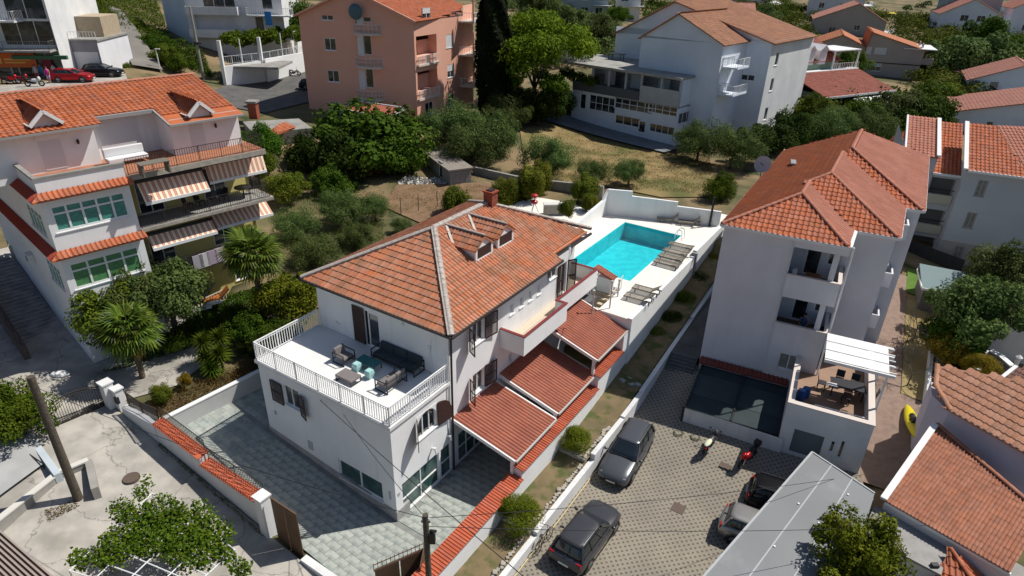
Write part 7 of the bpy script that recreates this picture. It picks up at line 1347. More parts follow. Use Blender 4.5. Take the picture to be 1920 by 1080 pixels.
# bare shrubs in the dry yard
def bare(px, py, z, h, lab, seed):
    P = U(px, py, z); g = random.Random(seed); m = MB()
    def br(p, d, L, r, k):
        q = p+d*L; m.cyl(p, q, r, r*.65, 5, cap=False)
        if k:
            for _ in range(3): br(q, (d+V((g.uniform(-.8, .8), g.uniform(-.8, .8), g.uniform(-.15, .5)))).normalized(), L*.72, r*.62, k-1)
    br(V((0, 0, 0)), V((.05, 0, 1)), h*.3, .05, 5); fr_ = Fr(P.x, P.y, gz(P.x, P.y), 0); m.v = [(x, y, zz+fr_.z0) for x, y, zz in m.v]; t = T('bare_tree', lab, 'tree', fr_, 'bare trees in the dry yard'); B(m, 'branches', M('grey_twigs', (.11, .095, .08), .95), t)
bare(1710, 640, 1.4, 3.6, 'leafless twiggy tree in the dry yard, nearer the shed', 3); bare(1690, 665, 1.2, 3.2, 'leafless twiggy tree beside the white pergola', 5); bare(1700, 725, .9, 3.2, 'leafless tree at the edge of the brick yard', 8)
# vine over a metal frame, lower left
vf = T('vine_frame', 'white metal pergola frame carrying a grapevine, lower left corner', 'pergola', W0); VZ = 3.4; vp_ = [U(*p, VZ) for p in ((130, 1070), (285, 925), (440, 1030), (330, 1130))]
for i in range(7): a, b = vp_[0].lerp(vp_[1], i/6), vp_[3].lerp(vp_[2], i/6); B(MB().cyl(a, b, .025, n=6), 'frame_tube', SHUT, vf)
for i in range(5): a, b = vp_[0].lerp(vp_[3], i/4), vp_[1].lerp(vp_[2], i/4); B(MB().cyl(a, b, .025, n=6), 'frame_tube', SHUT, vf)
for p in vp_: B(MB().cyl((p.x, p.y, gz(p.x, p.y)-.2), p, .03, n=6), 'post', SHUT, vf)
def vinefn(g, n):
    cl = [(330, 1000, 60), (285, 1010, 50), (230, 1020, 42), (360, 1030, 55), (310, 960, 40), (400, 1000, 40), (260, 970, 30), (200, 1045, 30), (230, 960, 26), (265, 925, 16), (420, 1040, 22), (380, 960, 24), (150, 1050, 22), (450, 1065, 20), (275, 905, 10)]
    P = []; 
    for x, y, r in cl:
        k = max(10, int(n*r*r/20000)); a = g.uniform(0, 2*PI, k); q = np.sqrt(g.uniform(0, 1, k))*r
        for A_, Q_ in zip(a, q): p = U(x+Q_*math.cos(A_), y+Q_*math.sin(A_)*.7, VZ); P.append((p.x, p.y, VZ+g.uniform(-.25, .3)))
    P = np.array(P); P += g.normal(0, .06, P.shape); return P, g.normal(0, .6, P.shape)+np.array([0, 0, 1])
_g = np.random.default_rng(31); _p, _nn = vinefn(_g, 11000); vme = leafmesh('vine_leaves', _p, _nn, .125, .85, LM['vine'], 31, .2); vo = bpy.data.objects.new('grapevine', vme); link(vo); tag(vo, 'green grapevine spreading over the white metal frame', 'vine', kind='stuff')
# vine over the terrace at the top
def vt_fn(g, n):
    s = g.uniform(0, 1, n); t = g.uniform(0, 1, n); a, b = np.array(va), np.array(vc); p = a+(b-a)*s[:, None]; p[:, 1] += t*5; p[:, 2] = 14.0+.5*np.sin(s*25)+g.uniform(-.6, .5, n); return p, g.normal(0, .7, (n, 3))+np.array([0, -.4, .8])
scatter('terrace_vine', LM['vine'], 9000, vt_fn, .3, .8, 'vine canopy over the garage terrace at the top of the photo', 33, 'vine')
# ------------------------------------------------------------ street side: fence wall, gates, poles, wires
def hyz(px, py, b): return H.hy(px, py, b)
fwl = T('front_wall', 'white street wall with stepped orange coping and iron railing in front of the courtyard', 'wall', H)
pts_ = [((285, 795), (371, 861)), ((374, 872), (481, 944))]; bO, bI = -4.42, -3.85
for (pa, pb) in pts_:
    A_, B_ = hyz(*pa, bO), hyz(*pb, bO); m = MB()
    m.add([(A_.x, bO+.08, hz(A_.x, 0)-1), (B_.x, bO+.08, hz(B_.x, 0)-1), (B_.x, bI-.03, hz(B_.x, 0)-1), (A_.x, bI-.03, hz(A_.x, 0)-1), (A_.x, bO+.08, A_.z-.05), (B_.x, bO+.08, B_.z-.05), (B_.x, bI-.03, B_.z), (A_.x, bI-.03, A_.z)], [(0, 3, 2, 1), (4, 5, 6, 7), (0, 1, 5, 4), (1, 2, 6, 5), (2, 3, 7, 6), (3, 0, 4, 7)])
    B(m, 'wall_section', WHITE2, fwl, fix=True)
    tiles(fwl, H, [(A_.x, bO, A_.z-.02), (B_.x, bO, B_.z-.02), (B_.x, bI, B_.z+.1), (A_.x, bI, A_.z+.1)], .16, .3, COPM, 0, 'coping_tile', prof='rib', lip=.03, hang=0, t=.05)
    railing(fwl, [(A_.x+.1, bI-.1, A_.z+.08), (B_.x-.05, bI-.1, B_.z+.08)], .75, IRON, 'iron_railing', sp=.13, bar=.02, rail=.035, post=2.6, low=.1)
C0 = hyz(225, 762, bO); D0 = hyz(285, 795, bO)
m = MB(); m.add([(C0.x, bO+.05, 0), (D0.x, bO+.05, 0), (D0.x, bI, 0), (C0.x, bI, 0), (C0.x, bO+.05, C0.z-.1), (D0.x, bO+.05, D0.z-.15), (D0.x, bI, D0.z-.15), (C0.x, bI, C0.z-.1)], [(0, 3, 2, 1), (4, 5, 6, 7), (0, 1, 5, 4), (1, 2, 6, 5), (2, 3, 7, 6), (3, 0, 4, 7)]); B(m, 'low_wall', WHITE2, fwl, fix=True)
railing(fwl, [(C0.x+.2, bI-.2, C0.z-.12), ((C0.x+D0.x)/2, bI-.2, (C0.z+D0.z)/2-.3), (D0.x, bI-.2, D0.z-.15)], .9, IRON, 'ornamental_railing', sp=.11, bar=.03, rail=.05, post=1.1, mid=.5)
def pillar(px0, py0, px1, py1, w_, lab, cap=True, mat=WHITE2):
    P = U(px0, py0, 2.0) if py0 < 800 else U(px0, py0, .6); zt = ZT(P, px1, py1); l = H.l(P); zb = gz(P.x, P.y)-.4 if py0 < 800 else .2
    t = T('gate_pillar', lab, 'pillar', Fr(P.x, P.y, zb, -32.8), 'white pillars of the street wall'); m = MB().box(-w_/2, w_/2, -w_/2, w_/2, zb, zt); B(m, 'shaft', mat, t)
    if cap: B(MB().box(-w_/2-.06, w_/2+.06, -w_/2-.06, w_/2+.06, zt, zt+.08), 'cap', WHITE2, t)
    return P, zt
pillar(214, 770, 203, 716, .5, 'tall white gate pillar at the right end of the arched iron gate'); pillar(232, 772, 222, 728, .42, 'second white pillar carrying the letter box, behind the gate pillar'); pillar(505, 1000, 492, 930, .5, 'white end pillar beside the brown sheet gate')
mbx = T('letter_box', 'dark letter box on the second white gate pillar', 'letter box', W0); P = U(224, 745, 3.0); B(MB().cbox(P.x, P.y-.25, P.z-.2, .25, .15, .4, -.5), 'box', DKMET, mbx)
SHEET = M('brown_sheet_gate', (.13, .075, .04), .7, (.10, .055, .03), 2, .2); RUST = M('rusty_bars', (.14, .08, .05), .8)
sg1 = T('sheet_gate', 'closed brown sheet-metal pedestrian gate beside the end pillar', 'gate', H); a0, a1 = hyz(508, 940, -4.2), hyz(556, 965, -4.2)
for k in range(2): xa_, xb_ = a0.x+(a1.x-a0.x)*k/2+.02, a0.x+(a1.x-a0.x)*(k+1)/2-.02; B(MB().box(xa_, xb_, -4.22, -4.18, .15, a1.z), 'leaf_panel', SHEET, sg1)
B(MB().beam((a0.x, -4.2, a1.z), (a1.x, -4.2, a1.z), .06).beam((a0.x, -4.2, .9), (a1.x, -4.2, .9), .05).beam((a0.x, -4.2, .2), (a1.x, -4.2, .2), .06), 'frame', RUST, sg1)
kw = T('kerb_wall', 'low whitewashed kerb wall between the sheet gate and the big gate', 'wall', H); B(MB().box(a1.x+.05, 2.2, -4.45, -4.1, -.6, .5), 'wall_section', WHITE2, kw); B(MB().box(a1.x+.05, 2.2, -4.5, -4.45, -.6, .1), 'base', STONE, kw)
bg_ = T('big_gate', 'open brown double gate leaf with spiked top at the bottom of the courtyard', 'gate', H)
GA, GB_ = V((2.13, -3.64, 0)), V((3.12, -1.6, 0)); d_ = (GB_-GA); L_ = d_.length; d_.normalize(); n_ = V((d_.y, -d_.x, 0))
for k in range(2): B(MB().hexa(GA+d_*(L_*k/2+.03)+V((0, 0, .1)), d_*(L_/2-.06), n_*.04, (0, 0, 1.55)), 'leaf_panel', SHEET, bg_)
m = MB(); m.beam(GA+V((0, 0, 1.68)), GB_+V((0, 0, 1.68)), .06); m.beam(GA+V((0, 0, 2.0)), GB_+V((0, 0, 2.0)), .03)
B(m, 'frame', RUST, bg_); m = MB()
for i in range(13): p = GA+d_*(L_*i/12); m.cyl(p+V((0, 0, 1.6)), p+V((0, 0, 2.12)), .014, n=5)
o = B(m, 'spikes', RUST, bg_); o['kind'] = 'stuff'
B(MB().hexa(GB_+V((0, 0, .05)), V((.55, -.9, 0)), V((.03, .02, 0)), (0, 0, 1.75)), 'second_leaf', SHEET, bg_)
ig = T('iron_gate', 'arched wrought-iron gate across the side street entrance', 'gate', W0); GP, GQ = U(80, 822, 2.1), U(206, 758, 2.3); m = MB(); top = []
for i in range(29):
    t_ = i/28; p = GP.lerp(GQ, t_); h = 1.15+.55*math.sin(PI*min(1, t_*1.05))+.15*t_; m.cyl(p+V((0, 0, .08)), p+V((0, 0, h)), .014, n=5); top.append(p+V((0, 0, h)))
o = B(m, 'bars', IRON, ig); o['kind'] = 'stuff'
B(MB().tube(top, .03).tube([p-V((0, 0, .16)) for p in top], .02).cyl(GP+V((0, 0, .1)), GQ+V((0, 0, .1)), .03).cyl(GP+V((0, 0, .4)), GQ+V((0, 0, .4)), .02).cyl(GP+V((0, 0, .5)), GQ+V((0, 0, .5)), .02), 'frame', IRON, ig)
for i in range(0, 28, 4): B(MB().beam(GP.lerp(GQ, i/28)+V((0, 0, .25)), GP.lerp(GQ, (i+3.6)/28)+V((0, 0, .25)), .03, .22), 'bottom_plate', IRON, ig)
# courtyard side wall
cw = T('courtyard_side_wall', 'pale grey wall with thin white cap on the left side of the courtyard', 'wall', W0)
A_, B_ = U(300, 787, 2.75), U(490, 692, 2.9); seg(cw, A_, B_, 1.0, 2.7, 2.85, .22, M('pale_grey_wall', (.5, .5, .49), .9, (.43, .43, .425), .8, .15, streak=.2)); B(MB().beam(A_+V((0, 0, -.02)), B_+V((0, 0, -.02)), .28, .06), 'cap', WPAINT, cw)
WOOD = M('weathered_pole', (.11, .09, .065), .95, (.07, .058, .045), 8, .6, 30)
def pole(lab, P, zb, zt, r0=.16, r1=.1, lean=(0, 0)):
    t = T('utility_pole', lab, 'utility pole', Fr(P.x, P.y, zb, 0)); B(MB().cyl((0, 0, zb-.3), (lean[0], lean[1], zt), r0, r1, 12), 'shaft', WOOD, t); return t
P1 = U(147, 935, 1.7); z1t = ZT(P1, 70, 702); pole('thick wooden utility pole at the left beside the concrete pier', P1, 1.6, z1t, .2, .15)
P2 = V((-2.72, 15.5, 0)); z2t = ZT(P2, 798, 965); pt_ = pole('wooden utility pole rising from the bottom edge beside the big gate', P2, -.6, z2t, .13, .1); 
B(MB().box(.1, .3, -.1, .1, z2t-1.3, z2t-.8), 'junction_box', DKMET, pt_); B(MB().box(-.15, .15, -.03, .03, z2t-.35, z2t-.28), 'bracket', DKMET, pt_); B(MB().cyl((.2, 0, z2t-.75), (.35, -.15, z2t-.6), .05).cyl((.35, -.15, z2t-.6), (.2, -.25, z2t-.45), .04), 'lamp_arm', DKMET, pt_)
for dx in (-.1, .1): B(MB().cyl((dx, 0, z2t-.28), (dx, 0, z2t-.16), .03), 'insulator', SHUT, pt_)
def wire(A_, B_, sag, lab, r=.012):
    A_, B_ = V(A_), V(B_); pts = [A_.lerp(B_, t/14)-V((0, 0, 4*sag*(t/14)*(1-t/14))) for t in range(15)]; o = solo(MB().tube(pts, r, 5), 'overhead_wire', DKMET, lab, 'wire', group='overhead wires of the street'); return o
W1 = H.w(*[(v.x, v.y) for v in [hyz(600, 750, -.02)]][0], hyz(600, 750, -.02).z); wire(W1, U(1095, 1175, 7.5), .15, 'overhead wire from the white annex wall down to the bottom edge', .016)
top2 = V((P2.x, P2.y, z2t-.15)); wire(top2, (P1.x, P1.y, z1t-.5), .5, 'overhead wire between the two utility poles'); wire(top2, U(1618, 890, 1.6), .3, 'overhead wire from the bottom pole to the white yard pillar'); wire(top2-V((0, 0, .4)), U(1740, 985, 2.8), .3, 'overhead wire from the bottom pole over the grey canopy'); wire(top2, tuple(H.w(-3.0, -.02, 5.2)), .2, 'overhead wire from the bottom pole up to the annex corner'); wire((P1.x, P1.y, z1t-.3), U(-60, 670, 5), .3, 'overhead wire leaving the left pole to the left edge')
# lower left walls and yard
CW2 = M('weathered_wall', (.36, .34, .31), .95, (.26, .25, .23), .8, .3, 30, streak=.3)
rw2 = T('corner_retaining_wall', 'weathered concrete retaining wall with pale cap in the lower left corner', 'wall', W0)
for p, q, z in (((-30, 995), (112, 884), 2.3), ((108, 886), (165, 862), 2.3)):
    A_, B_ = U(*p, z), U(*q, z); seg(rw2, A_, B_, .3, z, z, .25, CW2); B(MB().beam(A_+V((0, 0, .02)), B_+V((0, 0, .02)), .32, .08), 'cap', M('pale_cap', (.6, .58, .53), .9), rw2)
A_, B_ = U(165, 862, 2.3), U(177, 915, 2.3); seg(rw2, A_, B_, .3, 2.3, 2.3, .3, CW2)
wl2 = T('blue_white_wall', 'bluish-white plastered wall beside the left-edge tree', 'wall', W0); A_, B_ = U(52, 812, 2.6), U(106, 884, 2.6); seg(wl2, A_, B_, 0, 2.6, 2.45, .3, M('bluish_plaster', (.5, .56, .6), .9, (.42, .48, .52), .8, .2, streak=.3))
yg = T('yard_gate', 'black iron yard gate standing in the lower left yard', 'gate', W0); A_, B_ = U(38, 862, 1.4), U(92, 900, 1.4); m = MB()
for i in range(13): p = A_.lerp(B_, i/12); m.cyl(p, p+V((0, 0, 1.1)), .018, n=5)
o = B(m, 'bars', IRON, yg); o['kind'] = 'stuff'; B(MB().cyl(A_+V((0, 0, 1.1)), B_+V((0, 0, 1.1)), .03).cyl(A_+V((0, 0, .1)), B_+V((0, 0, .1)), .03), 'frame', IRON, yg)
drape('yard', W0, [U(x, y, 1)[:2] for x, y in ((-60, 900), (30, 850), (60, 840), (110, 900), (-60, 1020))], M('yard_concrete', (.40, .40, .39), .9, (.33, .33, .325), .7, .2), 1.0-.7)
br_ = T('ribbed_metal_roof', 'brown ribbed metal roof cut by the lower left corner', 'roof', W0); zR = 5.2; r0, r1, r2, r3 = U(-40, 962, zR), U(112, 1095, zR), U(-10, 1190, zR), U(-150, 1040, zR)
B(MB().slab([r3, r2, r1, r0], .06), 'sheet', M('brown_metal', (.13, .085, .065), .6, (.17, .12, .10), 2), br_, fix=True)
for i in range(16): a, b = r0.lerp(r3, i/15.), r1.lerp(r2, i/15.); B(MB().beam(a+V((0, 0, .05)), b+V((0, 0, .05)), .06, .07), 'rib', M('pale_rib', (.34, .28, .24), .6), br_)
B(MB().prism([p[:2] for p in (r0, r1, r2, r3)], 0, zR-.2), 'walls', CW2, br_, fix=True)
mc = U(252, 913, 1.1); solo(MB().cyl((mc.x, mc.y, gz(mc.x, mc.y)+.0), (mc.x, mc.y, gz(mc.x, mc.y)+.15), .38, n=20), 'manhole_cover', MAN, 'round rusty manhole cover in the street above the grapevine', 'manhole cover')
wt = U(115, 708, 2.5); solo(MB().blob((wt.x, wt.y, gz(wt.x, wt.y)+.15), .55, .3, .18, 12, 6), 'white_dinghy_cover', WPAINT, 'small white plastic tub lying on the street near the stairs', 'tub')
# ------------------------------------------------------------ vehicles
def rr_ring(x0, x1, hw, z, k=4, rx=.25, ry=.25, tap=0):
    P = []
    for cx_, cy_, a0_ in ((x1-rx, hw-ry, 0), (x0+rx, hw-ry, PI/2), (x0+rx, -hw+ry, PI), (x1-rx, -hw+ry, 1.5*PI)):
        for i in range(k+1): a = a0_+PI/2*i/k; P.append((cx_+rx*math.cos(a), cy_+ry*math.sin(a), z+tap*(cx_-x0)))
    return P
PLATE = M('white_plate', (.7, .7, .68), .5); TAIL = M('tail_light_red', (.35, .01, .015), .2); HEAD = M('head_light', (.28, .30, .32), .1); TYRE = M('tyre', (.015, .015, .016), .85); RIM = M('rim', (.28, .28, .29), .35, metal=.8); TRIM = M('black_trim', (.02, .02, .022), .55)
CGL = M('car_glass', (.012, .018, .022), .05, spec=.9)
def paint(n, c): return M(n, c, .28, metal=.55, spec=.6)
def car(lab, P, heading, col, L=4.7, W=1.86, Hh=1.5, style='wagon', rails=True, group=None, z=None):
    z = P[2] if z is None else z; c = T('parked_car', lab, 'car', Fr(P[0], P[1], z, math.degrees(heading)), group); hw = W/2; z0_ = z
    S_ = [(-.5, .74, .42, .78), (-.485, .88, .30, .92), (-.45, .955, .24, .99), (-.36, .99, .20, 1.02), (-.1, 1, .19, 1.0), (.12, 1, .19, .97), (.22, .99, .2, .94), (.32, .975, .2, .90), (.40, .945, .21, .83), (.455, .88, .24, .74), (.487, .76, .30, .66), (.5, .58, .38, .58)]
    sc = []
    for x, w_, lo, hi in S_:
        h_ = hw*w_; a, b = lo, hi; x *= L
        half = [(0, a), (h_*.8, a), (h_*.93, a+.06), (h_*.985, a+.25*(b-a)), (h_, a+.5*(b-a)), (h_*.985, a+.72*(b-a)), (h_*.93, a+.9*(b-a)), (h_*.82, b-.01), (h_*.5, b+.015), (0, b+.025)]
        sc.append([(x, y, z0_+q) for y, q in half]+[(x, -y, z0_+q) for y, q in half[-2:0:-1]])
    m = MB().loft(sc); m.sm = True; bo_ = B(m, 'body', col, c, fix=True)
    xr, xf = (-.47, .21) if style == 'wagon' else (-.46, .215); tr0, tr1 = (-.425, .02) if style == 'wagon' else (-.39, .02)
    lv = [(0.0, xr*L, xf*L, hw*.88), (.35, (xr+(tr0-xr)*.35)*L, (xf+(tr1-xf)*.4)*L, hw*.82), (.8, (xr+(tr0-xr)*.8)*L, (xf+(tr1-xf)*.85)*L, hw*.735), (1.0, tr0*L, tr1*L, hw*.68)]
    zb_, zt_ = .93, Hh-.075
    m = MB().loft([rr_ring(a, b, w_, z0_+zb_+(zt_-zb_)*f) for f, a, b, w_ in lv]); m.sm = True; B(m, 'windows', CGL, c, fix=True)
    f_, a, b, w_ = lv[-1]; m = MB().loft([rr_ring(a-.03, b+.03, w_+.02, z0_+zt_-.02), rr_ring(a+.0, b, w_-.02, z0_+zt_+.04), rr_ring(a+.12, b-.14, w_-.14, z0_+Hh-.015), rr_ring(a+.4, b-.4, w_-.32, z0_+Hh, rx=.12, ry=.12)]); m.sm = True; B(m, 'roof', col, c, fix=True)
    def side(t, u_): # point on the greenhouse side at x-fraction t (0 rear..1 front) height u
        k = 0
        for i in range(3):
            if lv[i][0] <= u_ <= lv[i+1][0]: k = i
        q = (u_-lv[k][0])/(lv[k+1][0]-lv[k][0]); a = lv[k][1]+(lv[k+1][1]-lv[k][1])*q; b = lv[k][2]+(lv[k+1][2]-lv[k][2])*q; w_ = lv[k][3]+(lv[k+1][3]-lv[k][3])*q; return a+(b-a)*t, w_, z0_+zb_+(zt_-zb_)*u_
    for sg_ in (1, -1):
        for t, wd in ((.03, .16), (.34, .07), (.66, .07), (.955, .09)):
            mm = MB(); pr = [side(t if t > .9 or t < .1 else t, q) for q in (0, .35, .8, 1)]; mm.tube([(x, sg_*(y+.004), zq) for x, y, zq in pr], wd*.45, 5); B(mm, 'pillar', col if t in (.03, .955) else TRIM, c)
        B(MB().hexa((-.4*L, sg_*(hw*.995), z0_+.2), (.8*L, 0, 0), (0, sg_*.02, 0), (0, 0, .09)), 'side_trim', TRIM, c)
        for x in (-.05, .14): B(MB().box(x*L-.28, x*L-.1, min(sg_*hw*.985, sg_*(hw*.985+.03)), max(sg_*hw*.985, sg_*(hw*.985+.03)), z0_+.82, z0_+.85), 'handle', col, c)
        mm = MB().blob((.155*L, sg_*(hw+.1), z0_+1.02), .09, .12, .08, 8, 5); mm.sm = True; B(mm, 'mirror', col, c)
        B(MB().hexa((-.475*L, sg_*hw*.62, z0_+.72), (.02, sg_*hw*.28, 0), (-.06, 0, 0), (.03, 0, .24)), 'tail_light', TAIL, c)
        mm = MB().blob((.437*L, sg_*hw*.66, z0_+.685), .17, .17, .06, 8, 5); mm.sm = True; B(mm, 'headlight', HEAD, c)
        if rails: B(MB().beam((tr0*L+.15, sg_*(lv[-1][3]-.06), z0_+Hh+.03), (tr1*L-.25, sg_*(lv[-1][3]-.06), z0_+Hh+.03), .035), 'roof_rail', TRIM, c)
        for x in (-.295, .295):
            w_ = B(MB().cyl((x*L, sg_*(hw-.22), z0_+.33), (x*L, sg_*(hw+.005), z0_+.33), .33, n=20), 'wheel', TYRE, c); B(MB().cyl((x*L, sg_*(hw+.0), z0_+.33), (x*L, sg_*(hw+.012), z0_+.33), .21, n=16), 'rim', RIM, w_); B(MB().ring((x*L, sg_*(hw-.03), z0_+.34), (0, 1, 0), .37, .03, 20, 5), 'wheel_arch', TRIM, c)
    B(MB().box(-.5*L-.03, -.5*L+.06, -.75, .75, z0_+.33, z0_+.5).box(.49*L, .5*L+.02, -.6, .6, z0_+.3, z0_+.42), 'bumper_trim', TRIM, c); B(MB().box(.5*L-.03, .5*L+.035, -.4, .4, z0_+.46, z0_+.57), 'grille', TRIM, c)
    B(MB().box(-.5*L-.05, -.5*L+.02, -.26, .26, z0_+.6, z0_+.7), 'number_plate', PLATE, c); B(MB().box(.5*L, .5*L+.045, -.26, .26, z0_+.38, z0_+.47), 'number_plate', PLATE, c)
    B(MB().box(-.47*L-.02, -.47*L+.12, -.02, .02, z0_+1.0, z0_+1.05), 'badge', TRIM, c)
    return c
GRY = paint('grey_car_paint', (.12, .125, .135)); GRY2 = paint('dark_grey_car_paint', (.085, .085, .092)); SIL = paint('silver_car_paint', (.34, .33, .31)); BLK_ = paint('black_car_paint', (.012, .012, .014)); REDP = paint('red_car_paint', (.45, .01, .015))
haz = H.az
def hp(a, b, z=LZ+.004): w_ = H.w(a, b, z); return w_
car('dark grey estate car facing the camera beside the low white wall', hp(7.32, 10.85, LZ+.06), haz-PI/2+.06, GRY, 4.8, 1.86, 1.53)
c2_ = car('grey compact SUV parked behind the leaning bicycle, tail towards the camera', hp(8.08, 4.55), haz+PI/2-.03, GRY2, 4.45, 1.86, 1.62, 'suv')
q = U(1402, 935, LZ); car('black car half hidden under the grey canopy next to the motorcycles', (q.x+1.9, q.y-.9, LZ+.004), R.az, BLK_, 4.5)
q = U(1345, 985, LZ); car('silver-beige hatchback with its tail sticking out from under the grey canopy', (q.x+1.85, q.y-1.05, LZ+.004), R.az-.05, SIL, 4.1, 1.75, 1.5, 'suv', rails=False)
for px, py, col, lab, hd in ((140, 153, REDP, 'bright red car behind the orange roof, in front of the shop', .15), (196, 143, BLK_, 'dark blue-black car in front of the grey garage', .1)): q = U(px, py, 11.2); car(lab, (q.x, q.y, 11.2), hd, col, 4.2, 1.75, 1.42, 'suv', rails=False)
q = U(571, 165, 8); car('black car nose just visible beside the peach block', (q.x+1.5, q.y, gz(q.x, q.y)+.15), .2, BLK_, 4.2, 1.75, 1.42, 'suv', rails=False)
def bike_wheel(par, c_, r, t, ax, spokes=0):
    w_ = B(MB().ring(c_, ax, r, t, 20, 6), 'wheel', TYRE, par); m = MB(); c_ = V(c_); ax = V(ax)
    a = ax.orthogonal().normalized(); b = ax.cross(a)
    for i in range(spokes or 6): p = 2*PI*i/(spokes or 6); m.cyl(c_, c_+(a*math.cos(p)+b*math.sin(p))*r, .006 if spokes else .015, n=4)
    B(m, 'spokes', STEEL, w_); return w_
def motorbike(lab, P, hd, col, seatc, box=False, group='two-wheelers parked in front of the lean-to', s=1.0):
    t = T('motorcycle' if not box else 'scooter', lab, 'motorcycle' if not box else 'scooter', Fr(P[0], P[1], P[2], math.degrees(hd)), group); z = P[2]
    for x in (-.62, .68): bike_wheel(t, (x, 0, z+.3), .24, .07, (0, 1, 0))
    m = MB().blob((.1, 0, z+.62), .42, .17, .2, 12, 7); m.sm = True; B(m, 'tank', col, t); m = MB().blob((-.05, 0, z+.4), .3, .16, .17); m.sm = True; B(m, 'engine', TRIM, t)
    m = MB().blob((-.45, 0, z+.76), .42, .16, .08, 12, 6); m.sm = True; B(m, 'seat', seatc, t); m = MB().blob((.55, 0, z+.78), .16, .2, .25); m.sm = True; B(m, 'front_fairing', col, t)
    B(MB().cyl((.68, .1, z+.3), (.45, .1, z+.95), .025).cyl((.68, -.1, z+.3), (.45, -.1, z+.95), .025), 'fork', STEEL, t); B(MB().cyl((.42, -.36, z+1.02), (.42, .36, z+1.02), .018), 'handlebar', TRIM, t)
    for y in (-.3, .3): B(MB().blob((.42, y, z+1.14), .02, .07, .05), 'mirror', TRIM, t)
    m = MB().box(.62, .66, -.06, .06, z+.82, z+.95); B(m, 'headlight', HEAD, t); m = MB().blob((-.8, 0, z+.62), .12, .1, .08); B(m, 'tail', TAIL, t); B(MB().cyl((-.7, -.16, z+.35), (-.1, -.16, z+.3), .05), 'exhaust', STEEL, t)
    if box: B(MB().box(-1.0, -.68, -.18, .18, z+.82, z+1.1), 'top_box', TRIM, t, bevel=.04)
    return t
PALES = M('pale_seat', (.6, .62, .45), .7)
q = ULOT(1330, 842); motorbike('motorcycle with a pale yellow seat cover in front of the lean-to', (q.x, q.y, q.z+.01), .9, M('dark_bike', (.05, .05, .055), .4), PALES)
q = ULOT(1400, 868); motorbike('red and black scooter with a black top box near the house wall', (q.x, q.y, q.z+.01), .75+PI, REDP, TRIM, True)
for i, (px, py, col, lab) in enumerate(((22, 158, REDP, 'red scooter at the far left of the shop forecourt'), (42, 157, REDP, 'second red scooter under the orange shop sign'), (66, 162, M('white_scooter', (.6, .6, .6), .4), 'white scooter in front of the shop door'))): q = U(px, py, 11.2); motorbike(lab, (q.x, q.y, 11.2), .3, col, TRIM, i > 0, 'scooters in front of the shop')
q = U(552, 143, 8.5); motorbike('white scooter parked against the long garage wall', (q.x, q.y, gz(q.x, q.y)+.15), .1, MATS['white_scooter'], TRIM, True, None or 'scooters in front of the garages')
bk = T('bicycle', 'black bicycle leaning against the low white wall behind the compact SUV', 'bicycle', Fr(*hp(6.52, 3.2)[:2], LZ, math.degrees(haz)+90)); z = LZ; ln = lambda x, h: (x, -h*.0+.10*(h/1.0), z+h)
for x in (-.53, .53): bike_wheel(bk, ln(x, .34), .32, .018, (0, 1, -.1), 14)
B(MB().tube([ln(-.53, .34), ln(-.12, .3), ln(-.22, .78), ln(-.53, .34)], .018).tube([ln(-.12, .3), ln(.38, .72), ln(-.2, .72)], .02).tube([ln(.53, .34), ln(.38, .8), ln(.36, .92)], .016), 'frame', TRIM, bk); B(MB().blob(ln(-.24, .86), .13, .07, .03), 'saddle', TRIM, bk); B(MB().tube([(.3, -.2, z+.98), (.4, .1, z+.95), (.3, .4, z+.98)], .015), 'handlebar', TRIM, bk); B(MB().ring(ln(-.12, .3), (0, 1, 0), .09, .012, 12, 4), 'chainring', STEEL, bk)
# ------------------------------------------------------------ terrace furniture
FRM = M('anthracite_frame', (.03, .033, .038), .5); CUS = M('dark_cushion', (.055, .065, .075), .9, (.045, .053, .062), 6, .2); CUS2 = M('taupe_cushion', (.20, .18, .175), .9, (.17, .155, .15), 6, .2); TZ = 5.89
def seatset(name, lab, a0, b0, w_, d_, rot, cm, n_cush, group=None):
    """outdoor lounge seat facing +y of its own frame"""
    P = H.w(a0, b0, TZ); t = T(name, lab, 'sofa' if n_cush > 2 else 'armchair', Fr(P.x, P.y, TZ, math.degrees(H.az+rot)), group); z = TZ
    for sx in (-1, 1):
        x = sx*w_/2; B(MB().beam((x, -d_/2, z+.03), (x, d_/2, z+.03), .045).beam((x, -d_/2, z+.6), (x, d_/2, z+.6), .045).beam((x, -d_/2, z), (x, -d_/2, z+.62), .045, up=(0, 1, 0)).beam((x, d_/2, z), (x, d_/2, z+.62), .045, up=(0, 1, 0)), 'side_frame', FRM, t)
    B(MB().beam((-w_/2, d_/2-.03, z+.24), (w_/2, d_/2-.03, z+.24), .05).beam((-w_/2, -d_/2+.03, z+.24), (w_/2, -d_/2+.03, z+.24), .05).beam((-w_/2, -d_/2+.03, z+.6), (w_/2, -d_/2+.03, z+.6), .05), 'cross_frame', FRM, t)
    for i in range(n_cush):
        xa, xb = -w_/2+.05+(w_-.1)*i/n_cush+.01, -w_/2+.05+(w_-.1)*(i+1)/n_cush-.01
        B(MB().box(xa, xb, -d_/2+.08, d_/2-.02, z+.27, z+.42), 'seat_cushion', cm, t, bevel=.04); B(MB().hexa((xa, -d_/2+.04, z+.40), (xb-xa, 0, 0), (0, .17, 0), (0, -.06, .40)), 'back_cushion', cm, t, bevel=.04)
    return t
seatset('lounge_sofa', 'long dark three-seat outdoor sofa against the terrace wall', -3.05, 3.86, 2.9, .78, PI, CUS, 3)
